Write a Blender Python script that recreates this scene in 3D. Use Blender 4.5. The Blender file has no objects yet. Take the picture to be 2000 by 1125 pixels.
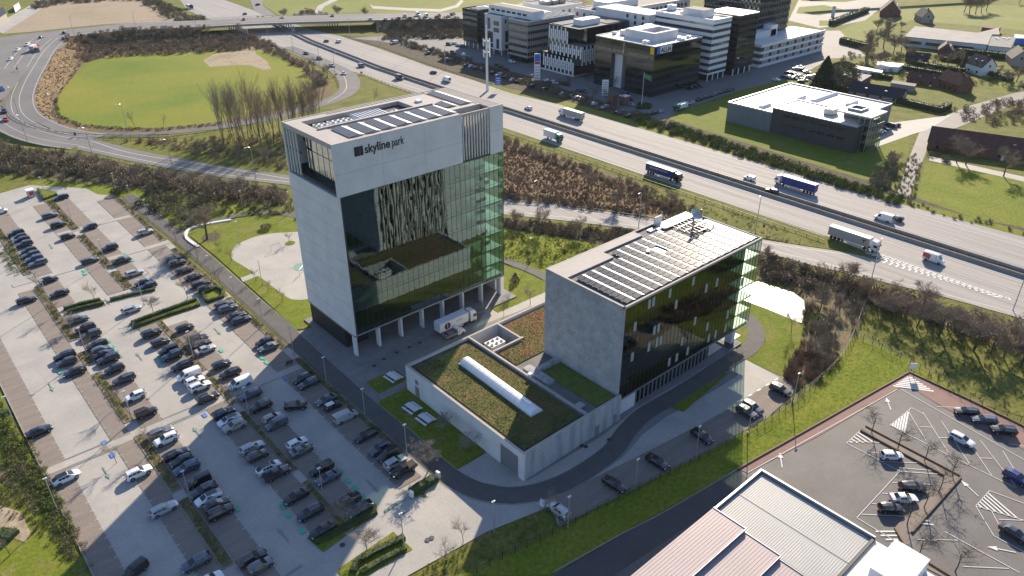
import bpy, bmesh, math, random
import numpy as np
from math import radians as rad, sin, cos, pi
from mathutils import Matrix, Vector
from mathutils.bvhtree import BVHTree
rnd = random.Random(7)
SC = bpy.context.scene
COL = SC.collection
# ---------------------------------------------------------------- camera
F_PX, PITCH, ROLL, YAW, CAMH = 1473.51, .506905, .001528, .847968, 105.0
cp, sp = cos(PITCH), sin(PITCH)
fw = np.array([0, cp, -sp]); rt = np.array([1., 0, 0]); dn = np.array([0, -sp, -cp])
r2 = rt*cos(ROLL)+dn*sin(ROLL); d2 = -rt*sin(ROLL)+dn*cos(ROLL)
Rw = np.array([[sin(YAW), cos(YAW), 0], [-cos(YAW), sin(YAW), 0], [0, 0, 1]])
RC = np.array([r2, d2, fw]) @ Rw.T
def G(u, v, h=0.0):
    """photo pixel (2000x1125) -> world x, y on the level h"""
    d = RC.T @ np.array([(u-1000)/F_PX, (v-562.5)/F_PX, 1.0]); t = (h-CAMH)/d[2]
    return float(d[0]*t), float(d[1]*t)
cam_d = bpy.data.cameras.new('camera'); cam = bpy.data.objects.new('camera', cam_d); COL.objects.link(cam)
cam.matrix_world = Matrix(((RC[0][0], -RC[1][0], -RC[2][0], 0), (RC[0][1], -RC[1][1], -RC[2][1], 0), (RC[0][2], -RC[1][2], -RC[2][2], CAMH), (0, 0, 0, 1)))
cam_d.sensor_width = 36; cam_d.lens = 36*F_PX/2000; cam_d.clip_start = .5; cam_d.clip_end = 20000
SC.camera = cam
# ---------------------------------------------------------------- light
SUN_AZ, SUN_EL = rad(32.7), rad(25.4)      # azimuth from +X towards +Y
W = bpy.data.worlds.new('World'); SC.world = W; W.use_nodes = True
wn = W.node_tree; bg = wn.nodes['Background']
sky = wn.nodes.new('ShaderNodeTexSky'); sky.sky_type = 'NISHITA'; sky.sun_disc = False
sky.sun_elevation = SUN_EL; sky.sun_rotation = pi/2-SUN_AZ; sky.air_density = 1.0; sky.dust_density = .6; sky.ozone_density = 3.0
tn = wn.nodes.new('ShaderNodeMix'); tn.data_type = 'RGBA'; tn.blend_type = 'MULTIPLY'; tn.inputs[0].default_value = 1; tn.inputs[7].default_value = (.97, .96, 1.02, 1)
wn.links.new(sky.outputs[0], tn.inputs[6]); wn.links.new(tn.outputs[2], bg.inputs[0]); bg.inputs[1].default_value = 0.1
sl = bpy.data.lights.new('sun', 'SUN'); sl.energy = 5.0; sl.angle = rad(.5); sl.color = (1.0, .86, .67)
so = bpy.data.objects.new('sun', sl); COL.objects.link(so)
sdir = Vector((cos(SUN_EL)*cos(SUN_AZ), cos(SUN_EL)*sin(SUN_AZ), sin(SUN_EL)))
so.rotation_euler = sdir.to_track_quat('Z', 'Y').to_euler(); so.location = (0, 0, 300)
SC.view_settings.view_transform = 'Standard'; SC.view_settings.look = 'None'; SC.view_settings.exposure = 0.93; SC.view_settings.gamma = 1
SC.cycles.max_bounces = 7; SC.cycles.transparent_max_bounces = 12; SC.cycles.diffuse_bounces = 3; SC.cycles.glossy_bounces = 4
SC.cycles.caustics_reflective = False; SC.cycles.caustics_refractive = False; SC.cycles.sample_clamp_indirect = 4
# ---------------------------------------------------------------- materials
MATS = {}
def new_mat(name):
    m = bpy.data.materials.new(name); m.use_nodes = True
    return m, m.node_tree, m.node_tree.nodes['Principled BSDF']
def noise_at(nt, scale, detail=4, stretch=None, rough=.55):
    geo = nt.nodes.new('ShaderNodeNewGeometry'); n = nt.nodes.new('ShaderNodeTexNoise')
    n.inputs['Scale'].default_value = scale; n.inputs['Detail'].default_value = detail; n.inputs['Roughness'].default_value = rough
    if stretch:
        mp = nt.nodes.new('ShaderNodeMapping'); mp.inputs['Scale'].default_value = stretch
        nt.links.new(geo.outputs['Position'], mp.inputs[0]); nt.links.new(mp.outputs[0], n.inputs['Vector'])
    else: nt.links.new(geo.outputs['Position'], n.inputs['Vector'])
    return n.outputs['Fac']
def ramp(nt, fac, stops):
    r = nt.nodes.new('ShaderNodeValToRGB'); e = r.color_ramp.elements
    while len(e) < len(stops): e.new(.5)
    for k, (p, c) in enumerate(stops): e[k].position = p; e[k].color = (*c, 1)
    nt.links.new(fac, r.inputs[0]); return r.outputs[0]
def mix(nt, a, b, fac, mode='MIX'):
    m = nt.nodes.new('ShaderNodeMix'); m.data_type = 'RGBA'; m.blend_type = mode
    for s, v in ((m.inputs[0], fac), (m.inputs[6], a), (m.inputs[7], b)):
        if isinstance(v, (int, float)): s.default_value = v
        elif isinstance(v, tuple): s.default_value = (*v, 1)
        else: nt.links.new(v, s)
    return m.outputs[2]
def bump(nt, b, fac, strength, dist=.05):
    bp = nt.nodes.new('ShaderNodeBump'); bp.inputs['Strength'].default_value = strength; bp.inputs['Distance'].default_value = dist
    nt.links.new(fac, bp.inputs['Height']); nt.links.new(bp.outputs[0], b.inputs['Normal'])
def surf(name, c1, c2=None, s=.3, s2=3.0, rough=.85, bmp=.2, bd=.05, spec=.3, stretch=None, lo=.35, hi=.65, fine=.25, metal=0):
    """colour drifting between two tones (noise scale s) with a finer grain (s2)"""
    m, nt, b = new_mat(name); c2 = c2 or tuple(x*.8 for x in c1)
    a = noise_at(nt, s, 5, stretch); g = noise_at(nt, s2, 4)
    col = ramp(nt, a, [(lo, c1), (hi, c2)])
    gr = ramp(nt, g, [(.3, (1-fine,)*3), (.7, (1+fine*.6,)*3)])
    nt.links.new(mix(nt, col, gr, 1.0, 'MULTIPLY'), b.inputs['Base Color'])
    b.inputs['Roughness'].default_value = rough; b.inputs['Specular IOR Level'].default_value = spec; b.inputs['Metallic'].default_value = metal
    if bmp: bump(nt, b, g, bmp, bd)
    MATS[name] = m; return m
def plain(name, c, rough=.5, metal=0, spec=.5, coat=0):
    m, nt, b = new_mat(name); b.inputs['Base Color'].default_value = (*c, 1); b.inputs['Roughness'].default_value = rough
    b.inputs['Metallic'].default_value = metal; b.inputs['Specular IOR Level'].default_value = spec; b.inputs['Coat Weight'].default_value = coat; b.inputs['Coat Roughness'].default_value = .06
    MATS[name] = m; return m
def multi(name, stops, s=.05, s2=.8, rough=.95, bmp=.6, bd=.15, fine=.35, s3=6.0):
    """vegetation and soil: three drifting tones, clumps and grain"""
    m, nt, b = new_mat(name)
    a = noise_at(nt, s, 6, None, .6); g = noise_at(nt, s2, 5, None, .65); k = noise_at(nt, s3, 2)
    n = len(stops); col = ramp(nt, a, [(.3+.4*i/(n-1), c) for i, c in enumerate(stops)])
    gr = ramp(nt, g, [(.3, (1-fine,)*3), (.72, (1+fine*.8,)*3)]); g2 = ramp(nt, k, [(.3, (.8,)*3), (.7, (1.15,)*3)])
    nt.links.new(mix(nt, mix(nt, col, gr, 1.0, 'MULTIPLY'), g2, 1.0, 'MULTIPLY'), b.inputs['Base Color'])
    b.inputs['Roughness'].default_value = rough; b.inputs['Specular IOR Level'].default_value = .15
    bump(nt, b, g, bmp, bd); MATS[name] = m; return m
multi('grass', [(.10, .12, .025), (.15, .16, .03), (.21, .185, .06)], .15, 1.2, fine=.42)
multi('lawn', [(.12, .165, .015), (.155, .185, .02), (.21, .195, .06)], .22, 1.5, fine=.34, bmp=.4, bd=.1)
multi('bright_grass', [(.13, .175, .015), (.17, .20, .02), (.21, .22, .03)], .1, 1.1, fine=.4)
multi('loop_field', [(.10, .17, .02), (.19, .215, .028), (.25, .235, .04)], .012, .5, fine=.16, bd=.1)
multi('rough_ground', [(.15, .12, .07), (.21, .17, .10), (.14, .14, .05)], .12, 1.4, fine=.45, bmp=.9)
multi('brown_slope', [(.13, .095, .06), (.18, .13, .075), (.23, .17, .09)], .06, .9, fine=.45, bmp=.9, bd=.3)
multi('dark_soil', [(.07, .06, .042), (.12, .10, .07), (.08, .08, .04)], .2, 1.5, fine=.5, bmp=1, bd=.3)
multi('bare_earth', [(.27, .21, .14), (.38, .31, .22), (.25, .2, .12)], .05, .6, fine=.3)
multi('far_grass', [(.15, .19, .04), (.20, .22, .055), (.25, .24, .09)], .01, .2, fine=.15, bmp=.2)
m = multi('plough', [(.30, .245, .17), (.36, .295, .21), (.33, .27, .2)], .02, .5, fine=.14)
def furrows(m, ang, sc):
    nt = m.node_tree; b = nt.nodes['Principled BSDF']; old = b.inputs['Base Color'].links[0].from_socket
    geo = nt.nodes.new('ShaderNodeNewGeometry'); mp = nt.nodes.new('ShaderNodeMapping'); mp.inputs['Rotation'].default_value = (0, 0, ang)
    w = nt.nodes.new('ShaderNodeTexWave'); w.inputs['Scale'].default_value = sc; w.inputs['Distortion'].default_value = .6; w.inputs['Detail'].default_value = 2
    nt.links.new(geo.outputs['Position'], mp.inputs[0]); nt.links.new(mp.outputs[0], w.inputs['Vector'])
    nt.links.new(mix(nt, old, ramp(nt, w.outputs['Fac'], [(0, (.72, .7, .66)), (.12, (1, 1, 1))]), 1.0, 'MULTIPLY'), b.inputs['Base Color'])
furrows(m, rad(-35), .055)
surf('light_concrete', (.42, .395, .355), (.35, .335, .31), .12, 2.5, .75, .1, fine=.1)
def seams(m, dx, dy, dark=.75, wdt=.012, rot=0):
    """poured bays: thin darker joints on a grid in plan"""
    nt = m.node_tree; b = nt.nodes['Principled BSDF']; old = b.inputs['Base Color'].links[0].from_socket
    geo = nt.nodes.new('ShaderNodeNewGeometry'); br = nt.nodes.new('ShaderNodeTexBrick'); br.offset = 0
    mp = nt.nodes.new('ShaderNodeMapping'); mp.inputs['Rotation'].default_value = (0, 0, rot)
    br.inputs['Scale'].default_value = 1; br.inputs['Brick Width'].default_value = dx; br.inputs['Row Height'].default_value = dy; br.inputs['Mortar Size'].default_value = wdt; br.inputs['Mortar Smooth'].default_value = .3
    br.inputs['Color1'].default_value = (1, 1, 1, 1); br.inputs['Color2'].default_value = (.94, .94, .94, 1); br.inputs['Mortar'].default_value = (dark, dark, dark, 1)
    nt.links.new(geo.outputs['Position'], mp.inputs[0]); nt.links.new(mp.outputs[0], br.inputs['Vector'])
    nt.links.new(mix(nt, old, br.outputs['Color'], 1.0, 'MULTIPLY'), b.inputs['Base Color'])
seams(MATS['light_concrete'], 4.35, 6, .86, .02)
surf('stall_paving', (.255, .215, .18), (.21, .18, .155), .4, 4, .85, .25, fine=.18, stretch=(.25, 1.6, 1))
surf('paving_grey', (.24, .235, .225), (.2, .195, .19), .3, 3, .8, .2, fine=.15)
surf('asphalt_path', (.125, .115, .11), (.10, .095, .09), .4, 5, .85, .2, fine=.15)
surf('asphalt', (.15, .14, .135), (.115, .11, .108), .15, 3, .7, .15, fine=.15)
surf('asphalt_dark', (.085, .083, .085), (.07, .07, .072), .2, 4, .8, .15, fine=.12)
surf('far_asphalt', (.19, .185, .18), (.16, .155, .15), .05, 1, .8, .1, fine=.08)
surf('motorway_surface', (.38, .355, .33), (.27, .255, .24), 1.1, 2, .8, .06, fine=.08, stretch=(1, .01, 1), spec=.15, lo=.4, hi=.62)
surf('red_paving', (.27, .165, .14), (.235, .15, .13), .5, 4, .85, .2, fine=.15)
surf('kerb_stone', (.33, .31, .28), (.27, .255, .235), .5, 3, .85, .1)
plain('white_paint', (.62, .62, .6), .7); plain('green_paint', (.08, .38, .25), .7); plain('blue_paint', (.07, .2, .5), .7); plain('faded_green', (.17, .27, .23), .8)
surf('facade_concrete', (.66, .655, .645), (.58, .58, .575), .25, 2, .8, .08, fine=.07)
surf('stained_concrete', (.42, .425, .43), (.26, .27, .285), .5, 2.5, .85, .15, fine=.16, stretch=(1.5, 1.5, .22), lo=.42, hi=.7)
surf('mottled_concrete', (.40, .41, .42), (.30, .315, .33), .35, 1.6, .85, .1, fine=.16)
surf('roof_coping', (.44, .40, .37), (.39, .36, .33), .3, 2, .8, .05, fine=.06)
surf('roof_membrane', (.2, .19, .185), (.16, .155, .15), .3, 2, .85, .05, fine=.1)
surf('white_membrane', (.72, .68, .63), (.62, .58, .54), .08, 1.5, .6, .05, fine=.07)
multi('sedum', [(.09, .10, .03), (.16, .12, .05), (.19, .095, .05)], .22, 2.2, fine=.5, bmp=1, bd=.25, s3=9)
multi('sedum_green', [(.07, .09, .025), (.12, .12, .04), (.19, .13, .065)], .15, 2.2, fine=.5, bmp=1, bd=.25, s3=9)
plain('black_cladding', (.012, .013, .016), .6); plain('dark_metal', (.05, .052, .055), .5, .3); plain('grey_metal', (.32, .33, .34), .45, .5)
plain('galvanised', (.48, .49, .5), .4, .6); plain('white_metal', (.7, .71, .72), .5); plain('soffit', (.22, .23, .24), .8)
plain('timber', (.16, .10, .055), .8); plain('black_rubber', (.015, .015, .015), .8); plain('white_plastic', (.7, .7, .68), .5)
plain('solar_cell', (.05, .051, .055), .25, 0, .6); plain('solar_cell_dark', (.09, .092, .1), .4, 0, .4)
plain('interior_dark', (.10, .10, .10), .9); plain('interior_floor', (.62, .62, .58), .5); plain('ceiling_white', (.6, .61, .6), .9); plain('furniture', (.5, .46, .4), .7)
plain('red_plastic', (.5, .03, .03), .5); plain('blue_sign', (.02, .12, .48), .4); plain('yellow_sign', (.75, .5, .02), .5)
plain('louvre', (.62, .60, .56), .6); plain('polycarbonate', (.74, .77, .8), .3, 0, .6, .3); plain('navy_tarp', (.025, .035, .2), .5); plain('trailer_grey', (.36, .36, .35), .6)
surf('brick_red', (.20, .10, .07), (.15, .08, .06), 1.5, 6, .9, .3, fine=.2); surf('roof_tile_red', (.16, .07, .05), (.10, .05, .04), .6, 4, .85, .4, .08, fine=.25)
surf('roof_tile_dark', (.07, .06, .06), (.05, .045, .045), .6, 4, .8, .4, .08, fine=.2); surf('brick_pale', (.36, .32, .28), (.3, .27, .24), 1, 5, .9, .2)
surf('dark_brick', (.075, .07, .072), (.058, .055, .058), 1.5, 6, .85, .2, fine=.15, stretch=(.3, .3, 3)); surf('grey_cladding', (.17, .18, .2), (.145, .155, .175), .6, 3, .7, .1, fine=.08)
surf('ribbed_roof', (.44, .44, .42), (.40, .40, .385), .1, 2, .5, 0, fine=.04, metal=.0); surf('pink_roof', (.42, .34, .34), (.37, .31, .31), .15, 2, .5, 0, fine=.05); surf('warehouse_roof', (.34, .32, .3), (.28, .265, .25), .1, 1, .9, .1, fine=.1)
surf('bark', (.10, .085, .065), (.07, .06, .045), 2, 9, .95, .4, fine=.2); surf('twig', (.33, .265, .195), (.24, .19, .14), .5, 3, .95, 0, fine=.2)
surf('pale_twig', (.30, .26, .22), (.23, .2, .165), .5, 3, .95, 0); surf('twig_olive', (.23, .21, .12), (.17, .155, .09), .5, 3, .95, 0)
surf('leaf_dark', (.03, .05, .018), (.055, .08, .022), .8, 5, .7, 0, fine=.4); surf('leaf_green', (.10, .145, .025), (.17, .20, .04), .8, 5, .8, 0, fine=.4)
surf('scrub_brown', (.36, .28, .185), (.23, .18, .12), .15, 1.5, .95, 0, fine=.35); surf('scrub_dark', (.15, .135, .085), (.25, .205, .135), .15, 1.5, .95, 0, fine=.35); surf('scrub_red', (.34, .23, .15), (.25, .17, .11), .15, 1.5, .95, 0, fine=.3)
surf('grass_blade', (.22, .26, .03), (.30, .31, .045), .4, 3, .9, 0, fine=.25); surf('reed', (.30, .26, .13), (.2, .19, .07), .4, 3, .9, 0, fine=.25)
def glass(name, tint, refl=.0, trans=.35, rough=.01, wav=.0, ior=1.6, wsc=(.35, .35, .06), gc=(.86, .93, .92)):
    """tinted pane: see-through by its tint plus a fresnel reflection; wav ripples the reflection"""
    m, nt, b = new_mat(name); nt.nodes.remove(b); out = nt.nodes['Material Output']
    t = nt.nodes.new('ShaderNodeBsdfTransparent'); t.inputs[0].default_value = (*[c*trans for c in tint], 1)
    g = nt.nodes.new('ShaderNodeBsdfGlossy'); g.inputs['Roughness'].default_value = rough; g.inputs[0].default_value = (*gc, 1)
    fr = nt.nodes.new('ShaderNodeFresnel'); fr.inputs[0].default_value = ior
    ad = nt.nodes.new('ShaderNodeMath'); ad.operation = 'ADD'; ad.use_clamp = True; ad.inputs[1].default_value = refl
    nt.links.new(fr.outputs[0], ad.inputs[0]); mx = nt.nodes.new('ShaderNodeMixShader'); ge = nt.nodes.new('ShaderNodeNewGeometry'); sb = nt.nodes.new('ShaderNodeMath'); sb.operation = 'SUBTRACT'; sb.use_clamp = True
    nt.links.new(ad.outputs[0], sb.inputs[0]); nt.links.new(ge.outputs['Backfacing'], sb.inputs[1]); nt.links.new(sb.outputs[0], mx.inputs[0]); nt.links.new(t.outputs[0], mx.inputs[1]); nt.links.new(g.outputs[0], mx.inputs[2]); nt.links.new(mx.outputs[0], out.inputs[0])
    if wav:
        f = noise_at(nt, 1.0, 1, wsc); bp = nt.nodes.new('ShaderNodeBump'); bp.inputs['Strength'].default_value = 1; bp.inputs['Distance'].default_value = wav
        nt.links.new(f, bp.inputs['Height']); nt.links.new(bp.outputs[0], g.inputs['Normal'])
    MATS[name] = m; return m
glass('tower_glass', (.45, .75, .7), .13, .5, .01, .016, 1.5, (.55, .55, .2), (.58, .8, .84))
glass('corner_glass', (.72, .92, .86), .05, .78, .01, .0, 1.5, gc=(.62, .78, .84)); glass('end_glass', (.9, .97, .94), .04, .9, .01, 0, 1.45); glass('loggia_glass', (.5, .6, .5), .5, .06, .01, .012, 1.55, (1.5, 1.5, .5), (.8, .85, .8)); plain('gloss_dark', (.018, .026, .026), .08, 0, .9)
glass('block_glass', (.45, .7, .6), .07, .3, .01, .006, 1.5, (1.3, 1.3, .3), (.7, .8, .72))
glass('far_glass', (.5, .7, .7), .12, .22, .03, .01, 1.5, (.4, .4, .3), (.6, .76, .84))
glass('clear_glass', (.8, .9, .88), .05, .8, .01, 0, 1.45)
plain('car_glass', (.008, .01, .013), .04, 0, .8); plain('window_dark', (.02, .026, .032), .08, 0, .9); plain('painted_reflection', (.3, .36, .34), .5, 0, .6)
m, nt, b = new_mat('water'); b.inputs['Base Color'].default_value = (.03, .04, .035, 1); b.inputs['Roughness'].default_value = .24; b.inputs['Specular IOR Level'].default_value = 1.0
bump(nt, b, noise_at(nt, 2.5, 3), .25, .05); MATS['water'] = m
plain('mirror_pool', (.03, .035, .04), .08, 0, .9)
PAINT = dict(black=(.008, .009, .011), dark_blue=(.01, .018, .04), dark_grey=(.035, .038, .043), grey=(.13, .14, .15), silver=(.42, .44, .46), white=(.75, .76, .77), blue=(.03, .065, .13), red=(.45, .02, .02), beige=(.33, .31, .27), blue_grey=(.08, .10, .13), navy=(.02, .03, .17), green=(.02, .2, .12), yellow=(.6, .6, .05))
for k, c in PAINT.items(): plain('paint_'+k, c, .28, .15 if k in ('silver', 'grey', 'blue_grey') else 0, .5, .8)
plain('headlight', (.7, .72, .75), .1, 0, .8); plain('tail_light', (.4, .015, .015), .2); plain('rim', (.35, .36, .37), .3, .8); plain('tyre', (.015, .015, .016), .85)
# ---------------------------------------------------------------- mesh helpers
class MB:
    def __init__(s): s.v = []; s.f = []; s.m = []; s.mi = 0
    def add(s, vs, fs):
        n = len(s.v); s.v += [tuple(p) for p in vs]; s.f += [tuple(i+n for i in f) for f in fs]; s.m += [s.mi]*len(fs); return s
    def box(s, x0, x1, y0, y1, z0, z1):
        return s.add([(x0, y0, z0), (x1, y0, z0), (x1, y1, z0), (x0, y1, z0), (x0, y0, z1), (x1, y0, z1), (x1, y1, z1), (x0, y1, z1)],
                     [(0, 3, 2, 1), (4, 5, 6, 7), (0, 1, 5, 4), (1, 2, 6, 5), (2, 3, 7, 6), (3, 0, 4, 7)])
    def cbox(s, x, y, z, dx, dy, dz, rz=0):
        c, q = cos(rz), sin(rz); P = []
        for zz in (z, z+dz):
            for a, b in ((-1, -1), (1, -1), (1, 1), (-1, 1)):
                P.append((x+a*dx/2*c-b*dy/2*q, y+a*dx/2*q+b*dy/2*c, zz))
        return s.add(P, [(0, 3, 2, 1), (4, 5, 6, 7), (0, 1, 5, 4), (1, 2, 6, 5), (2, 3, 7, 6), (3, 0, 4, 7)])
    def prism(s, poly, z0, z1, cap=True):
        poly = ccw(poly); n = len(poly); a = [(x, y, z0) for x, y in poly]+[(x, y, z1) for x, y in poly]
        fs = [(i, (i+1) % n, n+(i+1) % n, n+i) for i in range(n)]
        if cap: fs += [tuple(range(n, 2*n)), tuple(range(n-1, -1, -1))]
        return s.add(a, fs)
    def quad(s, a, b, c, d): return s.add([a, b, c, d], [(0, 1, 2, 3)])
    def tube(s, a, b, r0, r1=None, n=6, cap=False):
        r1 = r0 if r1 is None else r1; a, b = Vector(a), Vector(b); d = b-a
        if d.length < 1e-6: return s
        d.normalize(); u = d.orthogonal().normalized(); w = d.cross(u); P = []
        for q, r in ((a, r0), (b, r1)):
            for k in range(n):
                t = 2*pi*k/n; P.append(q+u*(r*cos(t))+w*(r*sin(t)))
        fs = [(k, (k+1) % n, n+(k+1) % n, n+k) for k in range(n)]
        if cap: fs += [tuple(range(n-1, -1, -1)), tuple(range(n, 2*n))]
        return s.add(P, fs)
    def path(s, pts, r, n=5):
        for a, b in zip(pts, pts[1:]): s.tube(a, b, r, r, n)
        return s
    def cyl(s, x, y, z0, z1, r, n=12, r2=None): return s.tube((x, y, z0), (x, y, z1), r, r2, n, True)
    def mesh(s, name, off=(0, 0, 0)):
        me = bpy.data.meshes.new(name)
        V = np.array(s.v, dtype=float).reshape(-1, 3)-np.array(off)
        me.from_pydata(V.tolist(), [], s.f)
        if any(s.m): me.polygons.foreach_set('material_index', s.m)
        me.update(); return me
def ccw(p):
    a = sum(p[i-1][0]*p[i][1]-p[i][0]*p[i-1][1] for i in range(len(p)))
    return list(p) if a > 0 else list(p)[::-1]
def mt(m): return MATS[m] if isinstance(m, str) else m
def put(name, me, mat, parent=None):
    o = bpy.data.objects.new(name, me); COL.objects.link(o)
    if mat:
        for q in (mat if isinstance(mat, (list, tuple)) else [mat]): me.materials.append(mt(q))
    if parent: o.parent = parent
    return o
def org(o):
    p = (0, 0, 0)
    while o: p = (p[0]+o.location[0], p[1]+o.location[1], p[2]+o.location[2]); o = o.parent
    return p
def part(name, mb, mat, parent=None, label=None, kind=None, smooth=False):
    """one mesh object built in world coordinates, re-based on its parent (parents here are unrotated)"""
    o = put(name, mb.mesh(name, org(parent)), mat, parent)
    if label: o['label'] = label
    if kind: o['kind'] = kind
    if smooth: o.data.polygons.foreach_set('use_smooth', [True]*len(o.data.polygons))
    return o
def thing(name, label, cat, loc=(0, 0, 0), rz=0, group=None):
    o = bpy.data.objects.new(name, None); COL.objects.link(o); o.location = loc; o.rotation_euler = (0, 0, rz)
    return tag(o, label, cat, group)
def tag(o, label, cat, group=None):
    o['label'] = label; o['category'] = cat
    if group: o['group'] = group
    return o
def dup(root, loc=None, rz=None, label=None, group=None, scale=None, swap=None):
    r = root.copy(); COL.objects.link(r)
    def rec(src, dst):
        for ch in src.children:
            c = ch.copy(); COL.objects.link(c); c.parent = dst
            if swap:
                for sl_ in c.material_slots:
                    if sl_.material and sl_.material.name in swap:
                        new = MATS[swap[sl_.material.name]]; sl_.link = 'OBJECT'; sl_.material = new
            rec(ch, c)
    rec(root, r)
    if loc is not None: r.location = loc
    if rz is not None: r.rotation_euler = (0, 0, rz)
    if scale: r.scale = (scale,)*3 if isinstance(scale, (int, float)) else scale
    if label: r['label'] = label
    if group: r['group'] = group
    return r
def many(name, me, mat, parent, locs, label=None):
    """alike pieces of one thing, each an object sharing one mesh"""
    base = org(parent) if parent else (0, 0, 0); out = []
    for L in locs:
        o = bpy.data.objects.new(name, me); COL.objects.link(o); o.parent = parent
        o.location = (L[0]-base[0], L[1]-base[1], L[2]-base[2])
        if len(L) > 3: o.rotation_euler = (0, 0, L[3])
        if not me.materials: me.materials.append(mt(mat))
        out.append(o)
    return out
def text(s, size, name='lettering', mat='black_cladding', parent=None, loc=(0, 0, 0), rot=(0, 0, 0), ext=.03, bold=0.0, sx=1, wid=None):
    cu = bpy.data.curves.new(name, 'FONT'); cu.body = s; cu.size = size; cu.extrude = ext; cu.offset = bold
    t = bpy.data.objects.new('t', cu); me = bpy.data.meshes.new_from_object(t); bpy.data.objects.remove(t)
    o = put(name, me, None, parent); me.materials.clear(); me.materials.append(mt(mat))
    b = org(parent) if parent else (0, 0, 0); o.location = (loc[0]-b[0], loc[1]-b[1], loc[2]-b[2]); o.rotation_euler = rot
    if wid: sx = wid/max(v.co.x for v in me.vertices)
    o.scale = (sx, 1, 1)
    return o
# ---------------------------------------------------------------- ground helpers
def tri_poly(poly, z):
    me = bmesh.new(); vs = [me.verts.new((x, y, z)) for x, y in ccw(poly)]; f_ = me.faces.new(vs); f_.normal_update()
    bmesh.ops.triangulate(me, faces=me.faces[:], ngon_method='EAR_CLIP'); return me
LAY = [0]
def patch(name, poly, mat, z, px=True, kind='structure', h=0):
    """a ground surface from its outline (photo pixels or plan metres)"""
    P = [G(u, v, h) for u, v in poly] if px else poly
    LAY[0] = (LAY[0]+1) % 17; z = z+LAY[0]*.0016
    bm = tri_poly(P, h+z); me = bpy.data.meshes.new(name); bm.to_mesh(me); bm.free()
    o = put(name, me, mat); o['kind'] = kind; return o
def smooth_line(pts, k=6):
    out = []; n = len(pts); P = [np.array(p, float) for p in pts]
    for i in range(n-1):
        p0 = P[max(i-1, 0)]; p1 = P[i]; p2 = P[i+1]; p3 = P[min(i+2, n-1)]
        for j in range(k):
            t = j/k; out.append(.5*((2*p1)+(-p0+p2)*t+(2*p0-5*p1+4*p2-p3)*t*t+(-p0+3*p1-3*p2+p3)*t**3))
    out.append(P[-1]); return out
def ribbon_pts(pts, off):
    """offset a 3D polyline sideways in plan"""
    out = []
    for i, p in enumerate(pts):
        d = pts[min(i+1, len(pts)-1)][:2]-pts[max(i-1, 0)][:2]; d = d/(np.linalg.norm(d)+1e-9)
        o_ = off[i] if hasattr(off, '__len__') else off
        out.append(np.array([p[0]-d[1]*o_, p[1]+d[0]*o_, p[2]]))
    return out
def ribbon(name, pts, a, b, mat, z=0, kind='structure', parent=None, mb=None):
    L = ribbon_pts(pts, a); Rr = ribbon_pts(pts, b); q = mb or MB()
    n = len(L); q.add([(p[0], p[1], p[2]+z) for p in L]+[(p[0], p[1], p[2]+z) for p in Rr], [(i, n+i, n+i+1, i+1) for i in range(n-1)])
    if mb: return mb
    o = put(name, q.mesh(name), mat, parent); o['kind'] = kind; return o
def pxline(pts, k=6):
    """[(u, v, h), ...] photo pixels with levels -> smooth 3D line"""
    return smooth_line([(*G(p[0], p[1], p[2] if len(p) > 2 else 0), p[2] if len(p) > 2 else 0) for p in pts], k)
HAZE = 0.00003
# ================================================================ SETTING
gm = MB()
N = 24; xs = np.concatenate([np.linspace(-6000, -300, 4), np.linspace(-100, 900, 12), np.linspace(1500, 9000, 5)])
gm.add([(x, y, 0) for x in xs for y in xs], [(i*21+j, (i+1)*21+j, (i+1)*21+j+1, i*21+j+1) for i in range(20) for j in range(20)])
g = put('ground', gm.mesh('ground'), 'grass'); g['kind'] = 'structure'
Z = [i*.03 for i in range(12)]
# fields
patch('loop_field', [(108, 218), (112, 190), (130, 165), (165, 125), (200, 112), (300, 104), (395, 102), (500, 95), (545, 110), (590, 135), (612, 160), (608, 185), (580, 200), (520, 215), (440, 235), (380, 244), (300, 250), (220, 250), (160, 242), (125, 232)], 'loop_field', Z[1])
patch('bare_earth', [(396, 118), (420, 105), (470, 98), (480, 90), (497, 92), (500, 105), (520, 118), (530, 135), (515, 138), (490, 128), (470, 127), (410, 131)], 'bare_earth', Z[2])
patch('slope_ground', [(60, 150), (110, 95), (150, 80), (300, 72), (500, 66), (530, 88), (600, 125), (640, 160), (650, 185), (600, 205), (480, 236), (380, 252), (300, 256), (220, 258), (130, 254), (60, 235), (30, 205)], 'brown_slope', Z[1]-.015)
patch('ploughed_field', [(5, 66), (90, 10), (120, -6), (250, -14), (370, 40), (200, 48), (60, 62)], 'plough', Z[1])
patch('far_meadow', [(500, 0), (560, 40), (700, 42), (900, 38), (1050, 12), (1200, -20), (1000, -60), (500, -60)], 'far_grass', Z[1])
patch('far_meadow', [(1640, 60), (1700, 30), (1760, 12), (2100, 10), (2100, 70), (1900, 50), (1780, 40), (1700, 60), (1690, 95), (1660, 110), (1620, 100), (1610, 80)], 'far_grass', Z[1])
patch('hall_lawn', [(1285, 240), (1330, 215), (1430, 190), (1450, 178), (1500, 150), (1560, 150), (1745, 240), (1775, 262), (1775, 300), (1720, 365), (1690, 362), (1560, 330), (1400, 280)], 'lawn', Z[1])
patch('pasture', [(1808, 318), (1850, 322), (2050, 360), (2100, 470), (2000, 448), (1900, 425), (1788, 392)], 'bright_grass', Z[1])
patch('ramp_meadow', [(984, 270), (1250, 360), (1420, 425), (1480, 450), (1480, 468), (1250, 425), (984, 390)], 'brown_slope', Z[1])
patch('ramp_verge', [(1250, 365), (1420, 408), (1600, 470), (1640, 490), (1560, 478), (1400, 450), (1320, 430)], 'grass', Z[2])
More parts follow.
